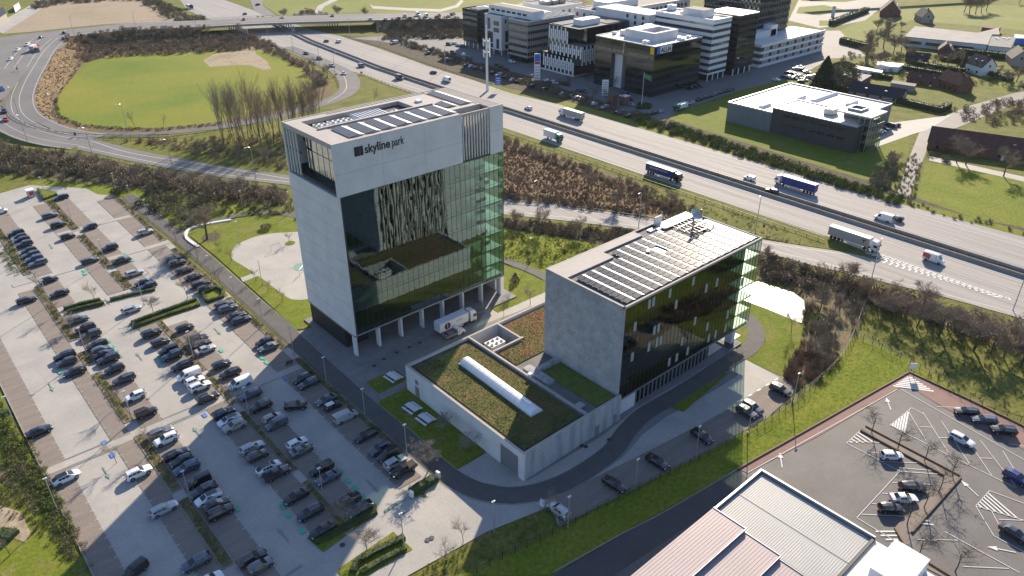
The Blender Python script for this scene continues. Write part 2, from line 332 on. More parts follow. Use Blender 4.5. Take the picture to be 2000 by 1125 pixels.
patch('steep_bank', [(984, 425), (1100, 440), (1200, 452), (1250, 462), (1180, 478), (984, 446)], 'dark_soil', Z[1])
patch('field_strip', [(984, 448), (1180, 480), (1280, 500), (1250, 620), (1100, 560), (1060, 570), (984, 510)], 'bright_grass', Z[2])
patch('field_strip', [(60, 352), (300, 372), (560, 420), (600, 430), (600, 470), (520, 418), (430, 430), (370, 458), (330, 440), (255, 385), (190, 380), (60, 362)], 'bright_grass', Z[2])
patch('ditch_ground', [(0, 285), (150, 300), (300, 330), (560, 370), (560, 400), (300, 372), (150, 352), (0, 335)], 'dark_soil', Z[1])
patch('wood_floor', [(1480, 560), (1660, 565), (1700, 600), (1640, 700), (1560, 760), (1530, 735), (1560, 690), (1575, 610)], 'rough_ground', Z[2])
patch('wood_floor', [(1480, 492), (1700, 560), (2000, 640), (2100, 690), (2100, 720), (1900, 660), (1690, 590), (1480, 545)], 'rough_ground', Z[2])
patch('orchard_grass', [(1690, 595), (1900, 640), (2100, 700), (2100, 860), (2000, 815), (1850, 770), (1775, 700), (1668, 655)], 'grass', Z[2])
patch('meadow_strip', [(1668, 655), (1775, 700), (1900, 780), (2100, 880), (2100, 900), (2000, 835), (1775, 728), (1440, 918), (1200, 1050), (1080, 1125), (900, 1125), (1100, 1030), (1440, 840), (1560, 790), (1620, 720)], 'bright_grass', Z[3])
patch('garden_ground', [(0, 750), (30, 835), (112, 960), (165, 1060), (185, 1125), (-60, 1300), (-300, 1125), (-100, 700)], 'lawn', Z[1])
patch('garden_ground', [(-100, 450), (0, 452), (37, 516), (42, 540), (0, 548), (-100, 560)], 'lawn', Z[1])
# car park
patch('parking_paving', [(5.2, 50), (26, 50), (36, 84), (45, 90), (62.8, 94), (62.8, 290), (57.5, 297), (56.3, 306), (41, 324), (31, 322), (22, 316), (-10, 320), (-10, 232), (5.2, 232)], 'light_concrete', Z[3], px=False)
patch('forecourt_paving', [(740, 1000), (790, 965), (860, 932), (905, 962), (1000, 985), (1080, 975), (1150, 940), (1215, 895), (1255, 850), (1300, 815), (1350, 790), (1400, 760), (1440, 735), (1440, 700), (1453, 701), (1561, 759), (1500, 816), (1463, 837), (1390, 878), (1300, 924), (1200, 975), (1092, 1030), (1075, 990), (950, 1040), (815, 1115), (700, 1180), (500, 1300), (400, 1300), (540, 1125), (620, 1075)], 'light_concrete', Z[4])
for nm, x0, x1, y0, y1 in [('a', 5.2, 9.4, 60, 232), ('b', 18.2, 22, 100, 232), ('c', 24.3, 28.9, 60, 207), ('c', 24.3, 28.9, 216, 300), ('d', 37.3, 42, 93, 190), ('e', 43.6, 48.4, 93, 186), ('d', 37.0, 41.4, 214, 300), ('e', 44.0, 48.6, 214, 303), ('f', 55.5, 60.8, 96, 190), ('f', 55.5, 60.8, 195, 290)]:
    patch('parking_stalls', [(x0, y0), (x1, y0), (x1, y1), (x0, y1)], 'stall_paving', Z[5], px=False)
patch('parking_stalls', [(1527, 735), (1450, 783), (1370, 829), (1240, 895), (1085, 972), (1092, 1030), (1200, 975), (1300, 924), (1390, 878), (1463, 837), (1500, 816), (1561, 759)], 'stall_paving', Z[5])
for x0, x1, y in [(5.2, 62.8, 146.5), (18, 62.8, 238), (37, 62, 268)]: patch('crossing_strip', [(x0, y-1.1), (x1, y-1.1), (x1, y+1.1), (x0, y+1.1)], 'light_concrete', Z[6], px=False)
for k, y in enumerate((144.9, 148.1)): patch('crossing_line', [(9.4, y-.12), (18.2, y-.12), (18.2, y+.12), (9.4, y+.12)], 'faded_green', Z[7], px=False)
for y in (144.9, 148.1): patch('crossing_line', [(28.9, y-.1), (37.3, y-.1), (37.3, y+.1), (28.9, y+.1)], 'faded_green', Z[7], px=False)
# stall ticks: short pale stones between the bays
tk = MB()
for x, y0, y1 in [(9.3, 98, 230), (18.3, 102, 230), (28.8, 95, 205), (37.4, 94, 188), (48.4, 94, 185), (55.6, 97, 188), (28.8, 218, 298), (37.1, 216, 298), (48.5, 216, 300), (55.6, 197, 288)]:
    y = y0
    while y < y1: tk.box(x-.35, x+.35, y-.05, y+.05, Z[6], Z[6]+.012); y += 2.85
o = part('stall_marks', tk, 'white_paint', kind='structure')
def arrow(x, y, ang, L=3.2, mat='faded_green', z=None, name='painted_arrow', w=1.0):
    z = Z[7] if z is None else z; m_ = MB()
    P = [(-L/2, -.1), (L*.15, -.1), (L*.15, -.45*w), (L/2, 0), (L*.15, .45*w), (L*.15, .1), (-L/2, .1)]
    m_.add([(x+a*cos(ang)-b*sin(ang), y+a*sin(ang)+b*cos(ang), z) for a, b in P], [(0, 1, 5, 6), (1, 2, 3), (1, 3, 5), (5, 3, 4)][0:4])
    return part(name, m_, mat, kind='structure')
for u, v, a in [(208, 925, -90), (100, 757, -90), (272, 697, 90), (385, 845, 90), (553, 1045, 90), (728, 950, -90), (425, 648, -90), (100, 482, -90), (210, 590, 90)]: arrow(*G(u, v), rad(a), 4.5)
for u, v, m_ in [(164, 530, 'green_paint'), (166, 536, 'green_paint'), (243, 497, 'green_paint'), (259, 510, 'green_paint'), (213, 668, 'green_paint'), (220, 678, 'green_paint'), (228, 687, 'green_paint'), (235, 697, 'green_paint'), (432, 686, 'green_paint'), (512, 700, 'green_paint'), (521, 709, 'green_paint'), (118, 728, 'green_paint'), (312, 699, 'green_paint'), (316, 708, 'green_paint'),
                 (204, 866, 'blue_paint'), (220, 890, 'blue_paint'), (400, 812, 'blue_paint'), (557, 741, 'blue_paint'), (552, 991, 'green_paint'), (563, 1007, 'green_paint'), (590, 1038, 'green_paint'), (680, 940, 'green_paint'), (694, 954, 'green_paint'), (709, 971, 'green_paint'), (665, 922, 'green_paint'), (464, 995, 'green_paint')]:
    x, y = G(u, v); q = MB(); q.box(x-.45, x+.45, y-.8, y+.8, Z[7], Z[7]+.01); part('bay_marking', q, m_, kind='structure')
x, y = G(772, 987); q = MB(); q.cbox(x, y, Z[7], .6, 5, .01, rad(-86)); part('stop_line', q, 'faded_green', kind='structure')
arrow(*G(785, 1005), rad(176), 3)
x, y = G(570, 1118); q = MB(); q.cbox(x, y, Z[7], .5, 4, .01, rad(-86)); part('stop_line', q, 'faded_green', kind='structure')
# dashed bay line by the glass block
q = MB()
for k in range(5):
    a = G(1450+k*17-2, 783-k*10.2); q.cbox(a[0], a[1], Z[6], 1.3, .4, .01, rad(-6))
part('dashed_line', q, 'white_paint', kind='structure')
q = MB()
for k in range(3): a = G(1410+k*13, 807-k*7); q.cbox(a[0], a[1], Z[6], 1.3, .4, .01, rad(-6))
part('dashed_line', q, 'green_paint', kind='structure')
# footpath round the podium
fp = pxline([(250, 383), (320, 440), (400, 506), (480, 578), (545, 635), (600, 687), (660, 742), (720, 797), (790, 855), (850, 908), (900, 945), (960, 966), (1020, 967), (1080, 952), (1140, 922), (1195, 882), (1222, 846), (1255, 812), (1300, 785), (1350, 755), (1395, 725), (1432, 702), (1462, 683), (1477, 660), (1472, 636), (1452, 618), (1400, 590)])
ribbon('footpath', fp, -2.1, 2.1, 'asphalt_path', Z[7])
ribbon('footpath_edge', fp[:80], -2.45, -2.32, 'kerb_stone', Z[7]); ribbon('footpath_edge', fp[:80], 2.2, 2.35, 'kerb_stone', Z[7])
ribbon('footpath', pxline([(350, 462), (372, 448), (420, 432), (470, 421), (520, 416), (560, 420), (610, 432)]), -1.3, 1.3, 'asphalt_path', Z[7]+.012)
ribbon('footpath', pxline([(984, 508), (1040, 530), (1075, 548), (1130, 580)]), -1.6, 1.6, 'asphalt_path', Z[7])
patch('plaza_paving', [(609, 640), (560, 655), (600, 700), (722, 808), (740, 838), (798, 785), (800, 760), (800, 715), (930, 650), (1064, 588), (1120, 560), (1120, 545), (1064, 570), (972, 614), (950, 598), (984, 580), (984, 540), (800, 560), (700, 600)], 'paving_grey', Z[4])
patch('walkway_paving', [(1070, 568), (972, 612), (952, 600), (930, 640), (1064, 590), (1130, 560)], 'light_concrete', Z[5])
patch('yard_paving', [(74.5, 73), (130, 66), (146, 67), (146, 84), (75, 84)], 'paving_grey', Z[3], px=False)
patch('yard_paving', [(893, 919), (950, 885), (1030, 940), (1180, 850), (1240, 800), (1350, 735), (1385, 712), (1340, 750), (1255, 800), (1215, 840), (1190, 870), (1140, 908), (1080, 935), (1039, 953), (1000, 955), (935, 942)], 'light_concrete', Z[5])
patch('shade_lawn', [(745, 777), (797, 757), (965, 870), (893, 919), (850, 900), (795, 848), (738, 795)], 'lawn', Z[6])
patch('bench_lawn', [(715, 748), (770, 722), (798, 742), (741, 771)], 'lawn', Z[6])
patch('stone_strip', [(741, 771), (798, 742), (798, 757), (737, 786)], 'paving_grey', Z[7])
patch('path_lawn', [(1308, 795), (1385, 735), (1425, 728), (1335, 806)], 'lawn', Z[6])
patch('park_lawn', [(372, 462), (400, 442), (520, 418), (600, 430), (612, 640), (580, 645), (500, 572), (420, 500)], 'lawn', Z[5])
patch('side_lawn', [(984, 520), (1064, 550), (1100, 566), (1064, 572), (973, 612), (950, 598), (984, 565)], 'lawn', Z[5])
patch('glass_block_lawn', [(1440, 580), (1500, 605), (1560, 630), (1570, 645), (1555, 700), (1527, 737), (1453, 701), (1478, 690), (1495, 665), (1482, 635), (1455, 615)], 'lawn', Z[5])
patch('glass_block_lawn', [(1410, 640), (1445, 622), (1463, 640), (1465, 660), (1448, 676), (1420, 665)], 'lawn', Z[6])
court = smooth_line([(452, 497), (462, 480), (500, 463), (555, 455), (620, 460), (640, 520), (640, 575), (602, 585), (575, 586), (556, 578), (505, 540), (475, 520), (455, 508), (452, 497)], 5)
patch('sports_court', [tuple(p) for p in court[:-1]], 'light_concrete', Z[6])
patch('court_path', [(470, 544), (500, 533), (505, 540), (474, 552)], 'light_concrete', Z[7])
patch('tree_pit', [(392, 466), (400, 458), (415, 455), (428, 456), (432, 463), (424, 470), (408, 474), (396, 472)], 'dark_soil', Z[6])
seat = pxline([(388, 484, 0), (366, 468, 0), (364, 456, 0), (378, 446, 0), (410, 438, 0), (452, 431, 0)])
q = MB(); L1 = ribbon_pts(seat, -.5); L2 = ribbon_pts(seat, .5); n = len(L1)
q.add([(p[0], p[1], 0) for p in L1]+[(p[0], p[1], .55) for p in L1]+[(p[0], p[1], .55) for p in L2]+[(p[0], p[1], 0) for p in L2], [(k*n+i, k*n+i+1, (k+1)*n+i+1, (k+1)*n+i) for k in range(3) for i in range(n-1)])
tag(part('seat_wall', q, 'white_metal'), 'long curved white concrete seat wall around the big bare tree', 'seat wall')
patch('pond', [(1400, 562), (1463, 556), (1480, 551), (1520, 563), (1550, 573), (1570, 588), (1572, 612), (1565, 632), (1540, 622), (1500, 605), (1460, 590), (1400, 570)], 'water', Z[6])
q = MB(); P = [G(*p) for p in ((1415, 653), (1448, 672), (1424, 688), (1390, 668))]
q.prism(P, 0, .35); pb = part('reflecting_pool', q, 'kerb_stone'); tag(pb, 'shallow dark reflecting pool in a pale kerb beside the glass block', 'pool')
c_ = np.mean(P, axis=0); q = MB(); q.prism([tuple(c_+(np.array(p)-c_)*.88) for p in P], .3, .37); part('water', q, 'mirror_pool', pb)
# right-hand car park
patch('supermarket_paving', [(1775, 728), (1440, 918), (1180, 1070), (1080, 1125), (900, 1230), (1300, 1400), (2400, 1500), (2400, 1000), (2100, 885), (2000, 835)], 'asphalt', Z[5])
patch('service_road', [(1440, 918), (1470, 945), (1200, 1125), (1080, 1190), (900, 1230), (1080, 1125)], 'asphalt_dark', Z[6])
patch('red_walk', [(1775, 728), (1440, 918), (1460, 925), (1600, 852), (1752, 762), (1770, 752), (1830, 790), (2000, 880), (2100, 930), (2100, 885), (2000, 838)], 'red_paving', Z[7])
patch('tree_island', [(1680, 838), (1690, 834), (1876, 932), (1779, 1043), (1770, 1040), (1800, 1090), (1900, 1150), (1880, 1150), (1770, 1090), (1747, 1032), (1790, 985), (1842, 930)], 'stall_paving', Z[8])
wl = MB()
def wline(u0, v0, u1, v1, w=.12):
    a, b = np.array(G(u0, v0)), np.array(G(u1, v1)); d = b-a; L = np.linalg.norm(d); wl.cbox(*((a+b)/2), Z[8], L, w, .01, math.atan2(d[1], d[0]))
for s in [(1460, 925, 1752, 762), (1653, 867, 1680, 842), (1653, 867, 1757, 922), (1657, 863, 1717, 866), (1757, 922, 1836, 928), (1757, 922, 1673, 1013), (1673, 1013, 1760, 1066), (1690, 884, 1715, 886), (1722, 903, 1795, 906), (1742, 944, 1820, 948), (1722, 965, 1760, 967), (1702, 985, 1720, 987), (1682, 1006, 1765, 1010), (1738, 832, 1780, 798), (1780, 798, 1802, 810), (1738, 832, 1855, 892), (1773, 804, 1812, 868), (1802, 807, 1852, 886), (1838, 824, 1893, 908), (1760, 762, 2000, 900), (1855, 892, 1985, 955), (1895, 870, 1936, 930), (1914, 862, 1982, 950), (1958, 882, 2000, 952), (1905, 990, 2000, 1018), (1905, 990, 1932, 960), (1932, 960, 2000, 985), (1905, 990, 1940, 1048), (1935, 998, 1960, 1045), (1940, 1048, 2000, 1080), (1950, 1016, 2000, 1018), (1830, 796, 1870, 797), (1860, 812, 1895, 814), (1970, 868, 2000, 873), (1795, 835, 1820, 836), (1833, 856, 1858, 857), (1913, 896, 1938, 897), (1755, 915, 1835, 922), (1845, 1040, 1990, 1120), (1790, 1055, 1830, 1058), (1820, 1055, 1870, 1057), (1880, 1108, 1970, 1112), (1300, 1010, 1640, 830)][:-1]: wline(*s)
def hatch(P, n, ang=0, w=.35):
    a, b, c = [np.array(G(*p)) for p in P]
    for k in range(1, n): t = k/n; p = a+(b-a)*t; q_ = a+(c-a)*t; d = q_-p; L = np.linalg.norm(d); wl.cbox(*((p+q_)/2), Z[8], L, w, .01, math.atan2(d[1], d[0]))
hatch([(1653, 867), (1680, 842), (1717, 866)], 6); hatch([(1738, 832), (1780, 798), (1770, 850)], 7); hatch([(1905, 990), (1932, 960), (2000, 1018)], 7); hatch([(1760, 1080), (1700, 1032), (1747, 1032)], 6); hatch([(1800, 1005), (1790, 1030), (1830, 1034)], 4)
hatch([(1775, 735), (1740, 758), (1830, 770)], 8, w=.5)
part('bay_lines', wl, 'white_paint', kind='structure')
for u, v, a in [(1525, 900, 37), (1735, 790, 37), (1893, 955, 62), (1955, 1075, 122)]: arrow(*G(u, v), rad(a), 4.5, 'white_paint', Z[8]+.01, w=1.2)
# motorway
mw = patch('motorway', [(330, -30), (367, 21), (410, 38), (525, 84), (582, 109.5), (640, 132), (680, 137), (706, 144.7), (765, 168), (806, 181), (984, 250), (1610, 460), (1760, 520), (2100, 640), (2100, 492), (2000, 462), (1700, 382), (1400, 293), (1100, 206), (1000, 184), (933, 160), (835, 129), (738, 94), (669, 72), (602, 56), (560, 42), (500, 22), (424, -5), (380, -40)], 'motorway_surface', Z[2])
patch('slip_road', [(984, 388), (1100, 402), (1250, 424), (1400, 452), (1480, 467), (1560, 480), (1650, 493), (1700, 505), (1760, 515), (2100, 600), (2100, 655), (2000, 624), (1850, 582), (1700, 545), (1580, 517), (1480, 490), (1245, 449), (1100, 431), (984, 419)], 'motorway_surface', Z[3])
lr = pxline([(560, 92), (600, 108), (640, 127), (668, 142), (682, 160), (678, 178), (655, 193), (610, 208), (540, 227), (470, 242), (380, 254), (300, 261), (230, 263), (150, 262)])
ribbon('loop_ramp', lr, [-(3+3*max(0, 1-abs(i/len(lr)-.25)*2.2)) for i in range(len(lr))], [3+3.5*max(0, 1-abs(i/len(lr)-.25)*2.2) for i in range(len(lr))], 'asphalt', Z[3])
patch('outer_ramp', [(150, 262), (250, 290), (350, 310), (450, 327), (565, 343), (700, 365), (984, 388), (984, 419), (700, 385), (565, 362), (450, 349), (350, 333), (250, 314), (150, 292)], 'far_asphalt', Z[3])
patch('motorway_verge', [(1100, 207), (1400, 294), (1700, 383), (2000, 463), (2100, 493), (2100, 510), (2000, 480), (1700, 397), (1400, 306)][:5]+[(2100, 484), (2000, 452), (1700, 372), (1400, 283), (1100, 196)], 'bright_grass', Z[3])
patch('hedge_ground', [(660, 70), (740, 92), (835, 127), (933, 158), (1100, 196), (1400, 283), (1700, 372), (2000, 452), (2100, 480), (2100, 465), (1900, 425), (1700, 355), (1400, 262), (1260, 218), (1040, 152), (900, 108), (740, 72)], 'dark_soil', Z[1]+.015)
# lane lines
ll = MB()
def yline(x, y0, y1, w=.15, dash=None):
    if not dash: ll.box(x-w/2, x+w/2, y0, y1, Z[4], Z[4]+.01); return
    y = y0
    while y < y1: ll.box(x-w/2, x+w/2, y, y+dash[0], Z[4], Z[4]+.01); y += dash[0]+dash[1]
yline(224.2, 100, 330, .2); yline(238.9, 20, 400, .2); yline(231.2, 20, 400, .14, (2.5, 10)); yline(235.2, 20, 400, .14, (2.5, 10)); yline(227.6, 20, 400, .14, (2.5, 10))
yline(249.2, 20, 400, .2); yline(266.5, 20, 330, .2); yline(253.2, 20, 400, .14, (2.5, 10)); yline(257.5, 20, 400, .14, (2.5, 10)); yline(262, 20, 400, .14, (2.5, 10))
part('lane_lines', ll, 'white_paint', kind='structure')
cv = MB()
for k in range(22):
    t = k/21; a = np.array(G(1690+t*250, 495+t*85)); b_ = np.array(G(1712+t*262, 511+t*76)); tip = np.array(G(1730+t*238, 500+t*82))
    for p in (a, b_):
        d = tip-p; L = np.linalg.norm(d); cv.cbox(*((tip+p)/2), Z[4]+.02, L, .55, .01, math.atan2(d[1], d[0]))
part('chevron_marking', cv, 'white_paint', kind='structure')
for ln, w in (([(984, 412), (1245, 442), (1480, 484), (1700, 538), (2000, 616)], .2), ([(984, 394), (1245, 428), (1480, 472), (1690, 503)], .2)):
    ribbon('edge_line', pxline(ln), -w/2, w/2, 'white_paint', Z[4]+.01)
for ln in ([(0, 232), (60, 262), (150, 285), (250, 307), (350, 327), (450, 343), (565, 356)], [(598, 118), (660, 140), (676, 160), (672, 180), (640, 200)], [(160, 268), (250, 298), (400, 322), (565, 350)]):
    ribbon('edge_line', pxline(ln), -.12, .12, 'white_paint', Z[4])
# overpass, its approach and the junction on the embankment
HB = 6.5
def emb(name, pts, a, b, mat='brown_slope', slope=2.2):
    """side slope from offset a at the road level down to the ground"""
    s_ = 1 if a > 0 else -1
    L = ribbon_pts(pts, a); n = len(L); M_ = ribbon_pts(pts, [a+s_*max(p[2], .02)*slope for p in pts]); q = MB()
    q.add([(p[0], p[1], p[2]) for p in L]+[(p[0], p[1], 0) for p in M_], [(i, n+i, n+i+1, i+1) if s_ < 0 else (i, i+1, n+i+1, n+i) for i in range(n-1)])
    o = put(name, q.mesh(name), mat); o['kind'] = 'structure'; return o
EMB = []
west = pxline([(-200, 118, HB), (-60, 90, HB), (60, 72, HB), (150, 62, HB), (250, 52, HB), (330, 48, HB), (400, 45.5, HB)], 5)
span = pxline([(400, 45.5, HB), (500, 40, HB), (600, 36.5, HB), (735, 33, HB)], 5)
east = pxline([(735, 33, HB), (820, 31, HB), (900, 30, HB), (960, 28, HB), (1040, 10, HB), (1100, -10, 5)], 5)
for nm, ln in (('approach_road', west), ('approach_road', east)):
    ribbon(nm, ln, -14, 14, 'far_asphalt', 0)
    EMB += [emb('embankment', ln, -14, 0, 'brown_slope', 2.0), emb('embankment', ln, 14, 0, 'grass', 2.0)]
    for a, b in ((-14, -13.2), (-9, -8.75), (0, .25), (9, 9.25)): ribbon('edge_line', ln, a, b, 'white_paint', .03)
ring = pxline([(90, 75, HB), (62, 100, HB), (40, 130, HB), (18, 165, 5.5), (5, 200, 4.2), (15, 232, 2.8), (60, 258, 1.5), (110, 272, .6), (165, 280, .1)], 6)
ribbon('junction_road', ring, -8.5, 14, 'far_asphalt', .04); EMB += [emb('embankment', ring, 14, 0, 'brown_slope', 1.6), emb('embankment', ring, -8.5, 0, 'grass', 1.6)]
for a in (-7.8, -3, 3.5, 7, 13): ribbon('edge_line', ring, a, a+.22, 'white_paint', .08)
patch('junction_road', [(-150, 100), (0, 74), (110, 60), (140, 66), (120, 95), (90, 108), (60, 130), (10, 190), (-60, 240), (-200, 200)], 'far_asphalt', .02, h=HB)
# bridge as one thing
br = thing('road_bridge', 'grey concrete road bridge crossing the motorway on rows of piers', 'bridge', (*G(560, 60), 0))
def strip3(mb, pts, a, b, z0, z1):
    L1, L2 = ribbon_pts(pts, a), ribbon_pts(pts, b); n = len(L1)
    mb.add([(p[0], p[1], p[2]+z0) for p in L1]+[(p[0], p[1], p[2]+z1) for p in L1]+[(p[0], p[1], p[2]+z1) for p in L2]+[(p[0], p[1], p[2]+z0) for p in L2],
           [(k*n+i, ((k+1) % 4)*n+i, ((k+1) % 4)*n+i+1, k*n+i+1) for k in range(4) for i in range(n-1)]); return mb
part('deck', strip3(MB(), span, -15, 15, -1.3, 0), 'kerb_stone', br); part('roadway', strip3(MB(), span, -12.6, 12.6, .005, .05), 'far_asphalt', br)
part('footway', strip3(MB(), span, -14.8, -12.7, .005, .2), 'light_concrete', br)
for s_ in (-14.7, 14.4):
    q = MB(); strip3(q, span, s_, s_+.12, 1.0, 1.15); strip3(q, span, s_, s_+.08, .55, .62); R_ = ribbon_pts(span, s_+.05)
    for a, b in zip(R_, R_[1:]):
        L = np.linalg.norm(b-a)
        for k in range(int(L/2.2)): p = a+(b-a)*k*2.2/L; q.box(p[0]-.07, p[0]+.07, p[1]-.07, p[1]+.07, p[2], p[2]+1.1)
    part('railing', q, 'galvanised', br)
for u, v in ((485, 72), (575, 64), (660, 55)):
    c0 = np.array(G(u, v)); d = np.array([0.0, 1.0]); 
    for k in range(9):
        p = c0+d*k*4.0; 
        q = MB(); q.cyl(p[0], p[1], 0, HB-1.3, .45, 8); part('pier', q, 'stained_concrete', br)
# concrete median barriers
for x0, x1, hgt in ((240.9, 241.7, 1.1), (245.1, 245.7, .95)):
    q = MB(); y = 10
    ln = [np.array([x0+.4, 10.0, 0]), np.array([x0+.4, 300., 0]), np.array([x0+2.6, 400., 0]), np.array([x0+11, 500., 0]), np.array([x0+30, 620., 0])]
    L1, L2 = ribbon_pts(ln, -.4), ribbon_pts(ln, .4); n = 5
    q.add([(p[0], p[1], 0) for p in L1]+[(p[0]*.5+r[0]*.5-.12, p[1], hgt) for p, r in zip(L1, L2)]+[(p[0]*.5+r[0]*.5+.12, p[1], hgt) for p, r in zip(L1, L2)]+[(p[0], p[1], 0) for p in L2], [(k*n+i, (k+1)*n+i, (k+1)*n+i+1, k*n+i+1) for k in range(3) for i in range(n-1)])
    tag(part('concrete_barrier', q, 'kerb_stone'), ('tall pale concrete barrier along the motorway median, near carriageway side' if hgt > 1 else 'lower concrete barrier along the motorway median, far carriageway side'), 'barrier')
patch('median_strip', [(241.7, 10), (245.1, 10), (245.1, 300), (247.3, 400), (244, 400), (241.7, 300)], 'rough_ground', Z[4], px=False)
def guard_rail(pts, label, post=4.0, h=.75, double=False):
    t = thing('guard_rail', label, 'guard rail', (float(pts[0][0]), float(pts[0][1]), 0)); q = MB()
    strip3(q, pts, -.03, .03, h-.1, h+.1); part('rail', q, 'dark_metal', t); q = MB(); acc = 0
    for a, b in zip(pts, pts[1:]):
        L = np.linalg.norm(b-a)
        while acc < L: p = a+(b-a)*acc/L; q.box(p[0]-.07, p[0]+.07, p[1]-.07, p[1]+.07, p[2], p[2]+h); acc += post
        acc -= L
    part('post', q, 'dark_metal', t, kind='stuff'); return t
guard_rail(pxline([(984, 262), (1250, 350), (1430, 412), (1610, 474)], 3), 'steel guard rail along the near edge of the motorway above the brown meadow')
guard_rail(pxline([(984, 396), (1100, 404), (1245, 424), (1400, 446), (1520, 468)], 4), 'steel guard rail between the slip road and the brown meadow')
guard_rail(pxline([(152, 272), (230, 273), (330, 270), (420, 258), (500, 244)], 4), 'steel guard rail between the two curved ramps')
guard_rail(pxline([(8, 205, 4), (25, 232, 2.6), (70, 250, 1.5), (130, 262, .5), (240, 267, 0), (330, 265, 0)], 5), 'steel guard rail around the outside of the green loop field')
guard_rail(pxline([(706, 145), (765, 168), (850, 195)], 3), 'steel guard rail behind the tall tower where the loop ramp leaves')
guard_rail(pxline([(669, 70), (738, 92), (835, 127), (933, 158), (960, 166)], 3), 'steel guard rail along the far edge of the motorway by the office car park')
guard_rail(pxline([(525, 84), (582, 108), (625, 129), (655, 152), (662, 172)], 4), 'steel guard rail along the outside bend of the loop ramp')
guard_rail([np.array([245.9, y_, 0.]) for y_ in (10, 100, 200, 300)], 'steel guard rail on the median beside the far carriageway')
guard_rail(pxline([(1760, 720-15), (1600, 470+0)], 1) if False else pxline([(55, 236, 1.6), (100, 254, .9)], 3), 'short steel guard rail at the foot of the junction bend')
# planting beds in the car park with their kerbs
def bed(x0, x1, y0, y1, label, tilt=False):
    t = thing('planting_bed', label, 'planting bed', ((x0+x1)/2, (y0+y1)/2, 0), 0, 'planting beds between the parking rows')
    q = MB(); q.box(x0+.12, x1-.12, y0+.12, y1-.12, 0, .2); part('soil', q, 'rough_ground', t)
    for nm, a in (('kerb', (x0, x0+.12, y0, y1)), ('kerb', (x1-.12, x1, y0, y1)), ('kerb', (x0+.12, x1-.12, y0, y0+.12)), ('kerb', (x0+.12, x1-.12, y1-.12, y1))):
        q = MB(); q.box(*a, 0, .27); part(nm, q, 'kerb_stone', t)
    return (x0, x1, y0, y1)
BEDS = [bed(22.1, 24.2, 100, 121, 'planting bed at the shaded bottom end of the left strip'), bed(22.1, 24.2, 124, 146, 'planting bed in the left strip below the light crossing band'), bed(22.1, 24.2, 152, 176, 'planting bed in the left strip beside the white hatchback'),
        bed(22.1, 24.2, 181, 188, 'short planting bed in the left strip'), bed(22.1, 24.2, 195, 232, 'planting bed at the top of the left strip near bare saplings'), bed(22.1, 24.2, 243, 300, 'long planting bed beside the upper left row of dark cars'),
        bed(42.1, 43.5, 93, 110, 'planting bed at the bottom end of the middle strip in shade'), bed(42.1, 43.5, 114, 139, 'planting bed in the middle strip within the tower shadow'), bed(42.1, 43.5, 143, 158, 'planting bed in the middle strip between the white vans'), bed(42.1, 43.5, 160, 190, 'sunlit planting bed at the top of the middle strip'),
        bed(41.5, 43.9, 214, 228, 'planting bed above the boxed hedges in the upper strip'), bed(41.5, 43.9, 232, 262, 'planting bed in the middle of the upper strip'), bed(41.5, 43.9, 268, 302, 'planting bed at the far top of the upper strip'),
        bed(60.9, 62.7, 104, 150, 'long shaded planting bed between cars and footpath'), bed(60.9, 62.7, 156, 190, 'sunlit planting bed between cars and footpath'), bed(60.9, 62.7, 196, 232, 'planting bed beside the footpath above the boxed hedge'), bed(60.9, 62.7, 240, 290, 'planting bed beside the footpath at the far top')]
# far setting
patch('office_park_yard', [(680, 75), (880, 62), (905, 78), (1030, 70), (1500, 60), (1640, 60), (1690, 110), (1620, 115), (1560, 150), (1450, 175), (1330, 215), (1290, 240), (1230, 225), (1040, 150), (860, 105), (740, 80)], 'far_asphalt', Z[3])
patch('lane', [(1750, 385), (1775, 310), (1795, 260), (1850, 225), (1900, 205), (1990, 180), (2100, 170), (2100, 190), (1990, 200), (1870, 250), (1822, 262), (1800, 320), (1775, 388)], 'asphalt', Z[4])
patch('hall_yard', [(1700, 292), (1745, 240), (1860, 225), (1810, 255), (1785, 262), (1720, 285)], 'light_concrete', Z[5])
patch('gravel_track', [(1815, 305), (2100, 368), (2100, 378), (1815, 314)], 'light_concrete', Z[4])
patch('far_junction', [(1540, 40), (1560, 0), (1700, -20), (1740, 0), (1690, 40), (1640, 50), (1600, 55)], 'far_asphalt', Z[2])
patch('far_road', [(500, -40), (488, 0), (497, 22), (520, 32), (540, 32), (512, 10), (520, -40)], 'far_asphalt', Z[3])
patch('park_path', [(612, 30), (620, 12), (660, -8), (668, -4), (632, 14), (622, 32)], 'light_concrete', Z[2]); patch('park_path', [(722, 8), (730, 12), (800, 16), (860, 18), (890, 10), (900, 0), (906, 2), (895, 14), (862, 23), (800, 21), (728, 17)], 'light_concrete', Z[2])
patch('far_lane', [(-20, 55), (60, 10), (100, -15), (125, -12), (70, 25), (5, 66)], 'light_concrete', Z[4])
patch('garden_plots', [(1560, 150), (1640, 110), (1700, 70), (1900, 60), (2200, 120), (2200, 200), (1900, 200), (1870, 225), (1740, 215)], 'grass', Z[2])
patch('road_island', [(1560, 14), (1610, 10), (1650, 20), (1600, 30), (1555, 26)], 'far_grass', Z[4]); patch('road_island', [(1600, 40), (1650, 42), (1640, 50), (1600, 50)], 'far_grass', Z[4]); patch('road_island', [(1560, -14), (1640, -14), (1700, -4), (1650, 4), (1565, 2)], 'far_grass', Z[4])
